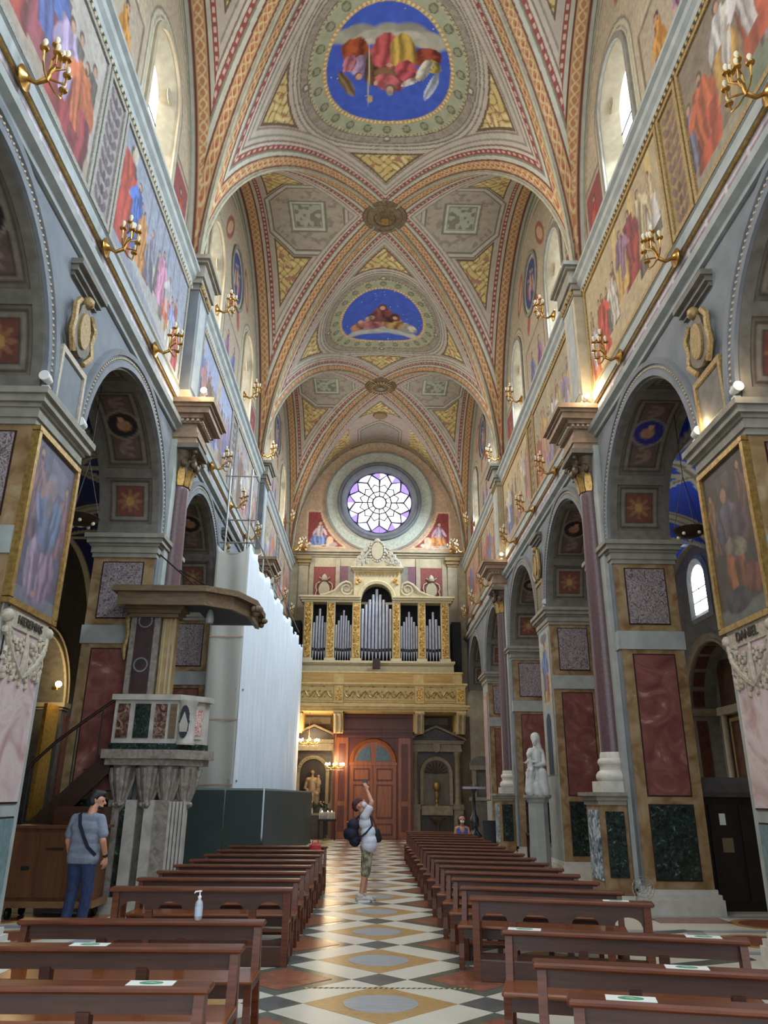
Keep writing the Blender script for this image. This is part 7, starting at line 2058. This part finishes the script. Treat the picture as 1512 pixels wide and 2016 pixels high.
q += [((0.03, 0, 1.30), (0.06, 0.04, 1.18), 0.115, 0.10), ((0.07, 0.05, 1.18), (0.10, 0.05, 0.85), 0.09, 0.14), ((0.02, 0, 1.02), (0.03, 0, 1.10), 0.075, 0.06),
      ((-0.09, -0.02, 0.96), (0.13, 0.02, 0.96), 0.10, 0.10), ((0.02, 0, 0.9), (0.03, 0.02, 0.55), 0.15, 0.18), ((-0.08, -0.05, 0.50), (-0.18, -0.22, 0.46), 0.13, 0.11), ((0.10, -0.05, 0.50), (0.10, -0.24, 0.48), 0.14, 0.11),
      ((-0.18, -0.22, 0.46), (-0.20, -0.20, 0.08), 0.10, 0.12), ((0.10, -0.24, 0.46), (0.13, -0.20, 0.06), 0.11, 0.13), ((0, 0.0, 0.40), (0.02, 0.02, 0.05), 0.22, 0.24), ((-0.05, -0.2, 0.2), (0.0, -0.18, 0.05), 0.14, 0.16),
      ((0.17, 0.0, 0.95), (0.19, -0.12, 0.68), 0.06, 0.05), ((0.19, -0.12, 0.68), (0.0, -0.24, 0.64), 0.048, 0.036), ((-0.11, -0.02, 0.95), (-0.17, -0.08, 0.72), 0.06, 0.05)]
for k in range(7):
    a = -2.6+k*0.42
    q.append(((0.14*math.cos(a), 0.12*math.sin(a)-0.06, 0.48), (0.24*math.cos(a), 0.22*math.sin(a)-0.04, 0.03), 0.035, 0.045))
q += hand((0.0, -0.24, 0.64), (-1, -0.2, 0), (0, 0, 1), 0.9, 0.5, 1)
blob('mother', q, WHM, stt, 0.012, 3, X4)
q = [(Vector(a), Vector(b), r, c) for a, b, r, c in head_caps((-0.18, -0.20, 0.88), (-0.7, -0.6, 0.1), (0, 0, 1), 0.72)]
q += [((-0.17, -0.19, 0.80), (-0.16, -0.18, 0.62), 0.055, 0.075), ((-0.16, -0.20, 0.60), (-0.24, -0.30, 0.54), 0.05, 0.04), ((-0.24, -0.30, 0.54), (-0.26, -0.28, 0.38), 0.036, 0.028), ((-0.12, -0.20, 0.60), (-0.16, -0.32, 0.54), 0.05, 0.04), ((-0.16, -0.32, 0.54), (-0.18, -0.30, 0.38), 0.036, 0.028), ((-0.20, -0.20, 0.76), (-0.28, -0.26, 0.70), 0.03, 0.024), ((-0.14, -0.20, 0.76), (-0.06, -0.24, 0.72), 0.03, 0.024)]
q += hand((-0.28, -0.26, 0.70), (-0.9, -0.4, 0.1), (0, 0, 1), 0.55, 0.4, 1)+hand((-0.06, -0.24, 0.72), (0.9, -0.3, 0), (0, 0, 1), 0.55, 0.4, -1)
blob('child', q, WHM, stt, 0.010, 2, X4)
blob('plinth_rocks', [((-0.15, -0.12, 0.02), (0.15, -0.1, 0.02), 0.06, 0.06), ((-0.18, -0.05, 0.03), (-0.05, 0.1, 0.03), 0.06, 0.06), ((0.05, 0.1, 0.03), (0.18, 0, 0.03), 0.06, 0.06), ((-0.2, -0.18, 0.06), (-0.1, -0.22, 0.05), 0.05, 0.05)], WHM, stt, 0.014, 2, X4)
# ---- seated Madonna in the left end niche
STM = mat('niche_statue', S(150, 124, 92), 0.45, col2=S(120, 96, 70), scale=7)
ms = thing('statue', 'seated statue of mother and child in the dark left niche', 'statue', (-2.72, YE-0.42, 1.32))
X5 = lambda p: Vector((-2.72+p[0], YE-0.46+p[1]*0.55, 1.32+p[2]))
q = [(Vector(a), Vector(b), r, c) for a, b, r, c in head_caps((0, 0, 1.28), (0.1, -1, -0.1), (0, 0, 1), 1.05)]
q += [((0, 0.0, 1.18), (0, 0, 1.05), 0.06, 0.07), ((-0.18, 0, 1.0), (0.18, 0, 1.0), 0.11, 0.11), ((0, 0, 0.92), (0, 0, 0.55), 0.18, 0.20), ((-0.22, 0, 1.0), (-0.30, -0.05, 0.66), 0.08, 0.07), ((-0.30, -0.05, 0.66), (-0.12, -0.2, 0.55), 0.06, 0.05), ((0.2, 0, 1.0), (0.30, -0.08, 0.74), 0.08, 0.06), ((0.30, -0.08, 0.74), (0.22, -0.2, 0.72), 0.05, 0.04),
      ((-0.15, -0.05, 0.45), (-0.22, -0.2, 0.42), 0.16, 0.14), ((0.15, -0.05, 0.45), (0.2, -0.2, 0.42), 0.16, 0.14), ((-0.22, -0.2, 0.42), (-0.2, -0.15, 0.06), 0.13, 0.14), ((0.2, -0.2, 0.42), (0.2, -0.15, 0.06), 0.13, 0.14), ((0, -0.1, 0.35), (0, -0.1, 0.06), 0.18, 0.2)]
q += hand((-0.12, -0.2, 0.55), (0.9, -0.3, -0.2), (0, 0, -1), 0.9, 0.5, 1)
blob('mother', q, STM, ms, 0.015, 3, X5)
q = [(Vector(a), Vector(b), r, c) for a, b, r, c in head_caps((0.26, -0.15, 1.12), (-0.1, -1, 0), (0, 0, 1), 0.75)]
q += [((0.26, -0.15, 1.03), (0.26, -0.14, 0.74), 0.07, 0.09), ((0.24, -0.16, 0.72), (0.20, -0.2, 0.50), 0.05, 0.04), ((0.30, -0.16, 0.72), (0.32, -0.2, 0.50), 0.05, 0.04), ((0.33, -0.15, 0.98), (0.36, -0.22, 0.82), 0.035, 0.03), ((0.2, -0.15, 0.98), (0.14, -0.22, 0.86), 0.035, 0.03)]
blob('child', q, STM, ms, 0.014, 2, X5)

# ================================================================== lamps and small things
BRASS = mat('brass', S(190, 148, 78), 0.3, metal=0.85, col2=S(150, 110, 52), scale=20)
BULBW = mat('frosted_bulb', S(206, 194, 164), 0.3)
def make_sconce():
    t = thing('wall_sconce', 'x', 'sconce', (0, 0, 0), local=True)
    lp('backplate', G().lathe([(0.001, 0), (0.13, 0.0), (0.14, 0.02), (0.09, 0.04), (0.05, 0.07), (0.001, 0.08)], n=16, axis='x'), BRASS, t, True)
    lp('stem', G().tube([(0.05, 0, 0), (0.16, 0, -0.07), (0.26, 0, -0.02), (0.30, 0, 0.12)], [0.03, 0.025, 0.03, 0.02], 8), BRASS, t, True)
    for k, (dx, dy, dz) in enumerate(((0.32, -0.26, 0.10), (0.40, -0.14, 0.18), (0.44, 0.0, 0.26), (0.40, 0.14, 0.18), (0.32, 0.26, 0.10), (0.34, -0.08, 0.36), (0.34, 0.08, 0.36))):
        a = lp('arm', G().tube([(0.26, 0, 0.0), (0.28+0.3*(dx-0.28), dy*0.5, dz-0.14), (dx, dy*0.9, dz-0.12), (dx, dy, dz)], 0.012, 6).lathe([(0.012, 0), (0.045, 0.015), (0.05, 0.03), (0.02, 0.035)], (dx, dy, dz), 10), BRASS, t, True)
        o = G().lathe([(0.014, 0.03), (0.015, 0.08), (0.025, 0.10), (0.028, 0.125), (0.018, 0.15), (0.001, 0.16)], (dx, dy, dz), 10).obj('bulb', BULBW, None, True); o.parent = a
    return t
sn = make_sconce()
names = {6.2: 'nearest lower', 8.95: 'second lower', 11.6: 'third lower', 16.7: 'fourth lower', 19.3: 'fifth lower', 22.0: 'sixth lower', 27.2: 'seventh lower', 29.9: 'eighth lower', 32.5: 'ninth lower'}
for s in (-1, 1):
    for y in (6.2, 8.95, 11.6, 16.7, 19.3, 22.0, 27.2, 29.9, 32.5):
        place(sn, (s*(A-0.07), y, 9.02), 0 if s < 0 else PI, '%s gilt branched sconce on the %s wall cornice' % (names[y].capitalize() if False else names[y], SIDE[s]), 'gilt wall sconces')
    for y, nm in ((15.15, 'first'), (19.25, 'second'), (23.3, 'third'), (29.85, 'fourth'), (33.6, 'fifth')):
        o = place(sn, (s*(A-0.2), y, 12.35), 0 if s < 0 else PI, '%s gilt sconce under the %s clerestory windows' % (nm, SIDE[s]), 'gilt sconces by the upper windows')
for x_, nm in ((-3.55, 'left'), (3.55, 'right')):
    o = place(sn, (x_, YE-0.24, 12.75), -PI/2, 'gilt sconce on the end wall pilaster %s of the rose window' % nm, 'gilt sconces on the end wall')
drop_tree(sn)

WARM = glow('lamp_warm', (1.0, 0.78, 0.45), 60.0); WARM2 = glow('lamp_warm_soft', (1.0, 0.82, 0.55), 22.0)
def point(name, loc, power, col=(1.0, 0.80, 0.52), r=0.08, parent=None):
    l = bpy.data.lights.new(name, 'POINT'); l.energy = power; l.color = col; l.shadow_soft_size = r
    o = bpy.data.objects.new(name, l); COL.objects.link(o); o.location = loc
    return o
WPL = mat('white_lamp', S(206, 206, 200), 0.4)
def spot(loc, s, lab, lit, group):
    t = thing('spotlight', lab, 'lamp', loc, group)
    x, y, z = loc
    G().box(x-0.04, x+0.04, y-0.03, y+0.05, z, z+0.10).obj('lamp_bracket', WPL, t)
    G().lathe([(0.001, 0.08), (0.045, 0.08), (0.055, 0.02), (0.065, -0.08), (0.06, -0.085)], (x-s*0.02, y-0.06, z+0.17), 14, 'y').obj('lamp_housing', WPL, t, smooth=True)
    G().lathe([(0.001, 0), (0.055, 0.0), (0.055, 0.01), (0.001, 0.01)], (x-s*0.02, y-0.14, z+0.17), 14, 'y').obj('lamp_glass', WARM if lit == 2 else WARM2 if lit else mat('lamp_glass_off', S(190, 190, 186), 0.2), t)
    if lit == 2: point('spotlight_glow', (x-s*0.05, y-0.30, z+0.22), 22)
    elif lit: point('spotlight_glow', (x-s*0.05, y-0.30, z+0.20), 4)
spot((-3.62, 13.42, 9.0), -1, 'glowing spotlight on the entablature of the near left column', 2, 'spotlights on the column entablatures')
spot((4.0, 13.42, 9.0), 1, 'glowing spotlight on the entablature of the near right column', 2, 'spotlights on the column entablatures')
spot((4.0, 24.0, 9.0), 1, 'small glowing spotlight on the entablature of the far right column', 1, 'spotlights on the column entablatures')
for s, y, lit, nm in ((-1, 8.02, 0, 'near white floodlight on the cornice above the left prophet'), (-1, 9.2, 0, 'farther white floodlight on the cornice above the left prophet'), (1, 8.02, 1, 'near lit floodlight on the cornice above the right prophet'), (1, 9.2, 1, 'farther lit floodlight on the cornice above the right prophet'), (1, 18.75, 0, 'white floodlight on the cornice above the painted saint'), (1, 14.3, 0, 'white floodlight on the near right pier cornice')):
    spot((s*(A-0.05), y, 6.14), s, nm, lit, 'floodlights on the pier cornices')

# hanging bowl lamps in the arches
def bowl(cx, cy, cz, top, lab):
    t = thing('hanging_lamp', lab, 'lamp', (cx, cy, cz), 'bowl lamps hanging in the arches')
    G().lathe([(0.001, -0.10), (0.10, -0.09), (0.22, -0.03), (0.28, 0.04), (0.27, 0.05), (0.20, 0.0), (0.001, -0.06)], (cx, cy, cz), 24).obj('lamp_bowl', mat('bronze_dark', S(50, 38, 30), 0.4, metal=0.6), t, smooth=True)
    for k in range(3):
        a = 2*PI*k/3+0.4
        G().tube([(cx+0.27*math.cos(a), cy+0.27*math.sin(a), cz+0.04), (cx, cy, cz+1.0)], 0.006, 5).obj('chain', MATS['iron'], t)
    G().tube([(cx, cy, cz+1.0), (cx, cy, top)], 0.007, 5).obj('cord', MATS['iron'], t)
    for k in range(5):
        a = 2*PI*k/5; G().ball((cx+0.2*math.cos(a), cy+0.2*math.sin(a), cz-0.06), 0.03, 7, 5).obj('lamp_glass', BULBW, t)
bowl(-4.80, 11.3, 5.72, 8.1, 'dark bronze bowl lamp hanging in the near left arch')
bowl(5.05, 11.9, 5.86, 8.05, 'dark bronze bowl lamp hanging in the near right arch')

# chandeliers before the left altar
def chandelier(cx, cy, cz, top, R, lab):
    t = thing('chandelier', lab, 'chandelier', (cx, cy, cz), 'lit brass chandeliers')
    G().lathe([(0.001, -0.14), (0.04, -0.12), (0.05, -0.04), (0.03, 0.02), (0.05, 0.10), (0.02, 0.22), (0.001, 0.25)], (cx, cy, cz), 12).obj('chandelier_body', BRASS, t, smooth=True)
    G().tube([(cx, cy, cz+0.2), (cx, cy, top)], 0.010, 6).obj('chain', BRASS, t)
    for k in range(8):
        a = 2*PI*k/8+0.2
        d = (math.cos(a), math.sin(a))
        ar = G().tube([(cx, cy, cz), (cx+d[0]*R*0.45, cy+d[1]*R*0.45, cz-0.10), (cx+d[0]*R*0.85, cy+d[1]*R*0.85, cz-0.05), (cx+d[0]*R, cy+d[1]*R, cz+0.02)], 0.012, 6).obj('arm', BRASS, t, smooth=True)
        G().lathe([(0.012, 0.02), (0.03, 0.05), (0.034, 0.09), (0.001, 0.13)], (cx+d[0]*R, cy+d[1]*R, cz), 8).obj('bulb', WARM2, ar, smooth=True)
        for q in range(3): G().ball((cx+d[0]*R*(0.5+0.2*q), cy+d[1]*R*(0.5+0.2*q), cz-0.16), 0.018, 6, 4).obj('crystal', BULBW, ar)
    point('chandelier_glow', (cx, cy-0.1, cz+0.3), 40, (1.0, 0.78, 0.46), 0.3)
chandelier(-2.85, 33.6, 3.82, 5.05, 0.42, 'upper brass chandelier with lit bulbs before the left altar')
chandelier(-1.72, 33.6, 2.86, 5.05, 0.38, 'lower brass chandelier with lit bulbs beside the door')
# lamp in the left aisle
t = thing('wall_lamp', 'bright yellow lamp on the left aisle wall above a gilt pilaster', 'lamp', (-9.3, 22.7, 4.6))
G().box(-9.5, -9.36, 22.64, 22.76, 4.52, 4.60).obj('lamp_arm', BRASS, t); G().ball((-9.34, 22.7, 4.68), 0.09, 10, 7).obj('lamp_globe', WARM, t, smooth=True)
point('aisle_lamp_glow', (-9.1, 22.6, 4.5), 9, (1.0, 0.76, 0.36), 0.1)

# altar pieces before the left niche
t = thing('altar_table', 'dark altar table with flowers and candles before the left niche', 'table', (-2.5, 34.2, 0))
G().box(-3.25, -2.15, 34.0, 34.45, 0.0, 0.92).obj('table_body', ALTD, t); G().box(-3.3, -2.1, 33.95, 34.5, 0.92, 1.0).obj('table_top', ALT, t)
for k, (x_, y_) in enumerate(((-3.05, 34.1), (-2.66, 34.12), (-2.27, 34.15))):
    v = thing('flower_vase', ('left', 'middle', 'right')[k]+'most vase of flowers on the altar table by the left niche', 'vase', (x_, y_, 1.0), 'altar flowers')
    G().lathe([(0.05, 1.0), (0.07, 1.08), (0.04, 1.2), (0.05, 1.24)], (x_, y_, 0), 10).obj('vase', WPL, v, smooth=True)
    g = G(); r4 = random.Random(k)
    for q in range(16): g.ball((x_+r4.uniform(-0.13, 0.13), y_+r4.uniform(-0.1, 0.1), 1.30+r4.uniform(-0.06, 0.14)), 0.045, 6, 4)
    g.obj('foliage', mat('leaf_green', S(40, 58, 32), 0.7), v)
    for q in range(5): G().ball((x_+r4.uniform(-0.12, 0.12), y_-0.1+r4.uniform(-0.03, 0.03), 1.34+r4.uniform(-0.05, 0.12)), 0.03, 6, 4).obj('blossom', mat('petal', S(206, 150, 130), 0.6), v)
t = thing('votive_stand', 'dark stand with a row of white candles left of the door', 'candle stand', (-1.98, 33.5, 0))
G().box(-2.35, -1.60, 33.3, 33.7, 0.72, 0.80).obj('candle_tray', MATS['iron'], t)
for x_ in (-2.3, -1.65):
    for y_ in (33.34, 33.66): G().box(x_-0.02, x_+0.02, y_-0.02, y_+0.02, 0, 0.72).obj('stand_leg', MATS['iron'], t)
for k in range(12):
    G().lathe([(0.016, 0.80), (0.016, 1.06), (0.001, 1.07)], (-2.28+0.055*k, 33.38, 0), 8).obj('candle', mat('wax', S(210, 200, 184), 0.5), t)
for k in (2, 6, 9): G().ball((-2.28+0.055*k, 33.38, 1.09), 0.014, 6, 4, 1.8).obj('flame', WARM2, t)
# gilt ostensory and basin in the right niche
t = thing('gilt_figure', 'gilded figure on a tall foot in the right niche', 'ornament', (2.62, YE-0.42, 1.32))
G().lathe([(0.12, 1.32), (0.10, 1.36), (0.04, 1.42), (0.07, 1.50), (0.03, 1.58), (0.09, 1.70), (0.10, 1.82), (0.03, 1.90), (0.03, 1.98)], (2.62, YE-0.42, 0), 14).obj('gilt_foot', GOLD, t, smooth=True)
G().ball((2.62, YE-0.42, 2.12), 0.17, 12, 8, 1.2).obj('gilt_head', GOLD, t, smooth=True)
t = thing('stone_basin', 'round stone basin on a foot below the right niche', 'basin', (2.62, 34.3, 0))
G().lathe([(0.20, 0), (0.18, 0.08), (0.07, 0.16), (0.06, 0.6), (0.10, 0.68), (0.32, 0.80), (0.36, 0.90), (0.32, 0.90), (0.10, 0.80), (0.001, 0.79)], (2.62, 34.2, 0), 18).obj('basin_bowl', ALTD, t, smooth=True)
# dark bronze stand with flat top on the right
t = thing('bronze_stand', 'tall dark bronze stand with flat tray beside the right pews', 'stand', (3.30, 27.6, 0))
BZ = mat('bronze_stand', S(48, 50, 52), 0.3, metal=0.7, col2=S(76, 78, 80), scale=14)
G().lathe([(0.30, 0), (0.30, 0.10), (0.24, 0.14), (0.22, 0.42), (0.28, 0.46), (0.12, 0.62), (0.10, 0.72), (0.16, 0.82), (0.15, 1.02), (0.07, 1.14), (0.05, 1.30), (0.05, 1.80), (0.10, 1.90), (0.12, 1.95)], (3.30, 27.6, 0), 16).obj('stand_stem', BZ, t, smooth=True)
G().box(2.92, 3.68, 27.40, 27.80, 1.95, 2.02).obj('tray', mat('steel_tray', S(150, 154, 158), 0.3, metal=0.8), t)
for k in range(6): G().lathe([(0.03, 2.02), (0.02, 2.03), (0.012, 2.08), (0.022, 2.10)], (2.99+0.125*k, 27.6, 0), 8).obj('candle_cup', BZ, t)
# small wall monument and tables behind the right pews
t = thing('wall_monument', 'grey stone monument with curved pediment at the end of the right arcade', 'monument', (4.35, 33.6, 0))
G().box(4.0, 4.9, 33.55, 34.0, 0, 1.55).obj('monument_base', STONED, t); G().box(3.92, 4.98, 33.48, 34.0, 1.55, 1.68).obj('monument_ledge', STONE, t)
for x_ in (4.12, 4.72): G().box(x_-0.06, x_+0.06, 33.52, 33.7, 1.68, 2.75).obj('monument_column', STONE, t)
G().box(4.2, 4.64, 33.66, 33.9, 1.68, 2.75).obj('monument_panel', STONED, t); G().box(3.96, 4.90, 33.46, 33.9, 2.75, 2.92).obj('monument_entablature', STONE, t)
g = G(); g.prism([(3.94, 2.92), (4.92, 2.92)]+[(4.43+0.49*math.cos(a), 2.92+0.38*math.sin(a)) for a in np.linspace(0.15, PI-0.15, 12)], 'y', 33.5, 33.9); g.obj('monument_pediment', STONED, t)
t = thing('side_table', 'dark wooden table against the right pier behind the statue', 'table', (4.6, 23.2, 0))
G().bbox(4.22, 5.15, 22.95, 23.5, 0.70, 0.75, 0.01).obj('table_top', CFW, t)
for x_ in (4.27, 5.08):
    for y_ in (23.0, 23.44): G().box(x_-0.03, x_+0.03, y_-0.03, y_+0.03, 0, 0.70).obj('table_leg', CFW, t)
G().box(4.25, 5.12, 22.98, 23.0, 0.52, 0.70).obj('table_apron', CFW, t)
t = thing('information_board', 'black slanted board leaning by the far right column', 'board', (3.25, 25.9, 0))
G().prism([(25.7, 0.0), (25.76, 0.0), (26.02, 1.0), (25.96, 1.0)], 'x', 3.35, 3.9).obj('board_panel', mat('board_black', S(22, 22, 24), 0.4), t)
G().box(3.33, 3.92, 25.66, 25.80, 0.0, 0.05).obj('board_foot', MATS['iron'], t)
# small fan by the right pier
t = thing('floor_fan', 'small clear round fan standing at the corner of the near right pier', 'fan', (3.98, 12.85, 0))
CLR = mat('wire_chrome', S(190, 196, 198), 0.25, metal=0.7)
for r in (0.07, 0.12, 0.165): disc_sweep(G(), 3.98, 0.42, [(r, 12.85), (r, 12.843), (r+0.007, 12.843), (r+0.007, 12.85)], 24).obj('fan_ring', CLR, t)
for k in range(12):
    a = PI*2*k/12; G().tube([(3.98+0.03*math.cos(a), 12.85, 0.42+0.03*math.sin(a)), (3.98+0.165*math.cos(a), 12.85, 0.42+0.165*math.sin(a))], 0.0025, 4).obj('fan_wire', CLR, t)
for k in range(3):
    a = PI*2*k/3; G().prism([(3.98+0.03*math.cos(a), 0.42+0.03*math.sin(a)), (3.98+0.13*math.cos(a-0.3), 0.42+0.13*math.sin(a-0.3)), (3.98+0.14*math.cos(a+0.3), 0.42+0.14*math.sin(a+0.3))], 'y', 12.86, 12.864).obj('fan_blade', mat('fan_blade', S(180, 186, 190), 0.2), t)
G().lathe([(0.001, 0), (0.035, 0.0), (0.04, 0.03), (0.001, 0.05)], (3.98, 12.85, 0.42), 12, 'y').obj('fan_hub', CLR, t)
G().lathe([(0.13, 0), (0.13, 0.02), (0.02, 0.04), (0.015, 0.26)], (3.98, 12.87, 0), 16).obj('fan_foot', CLR, t)
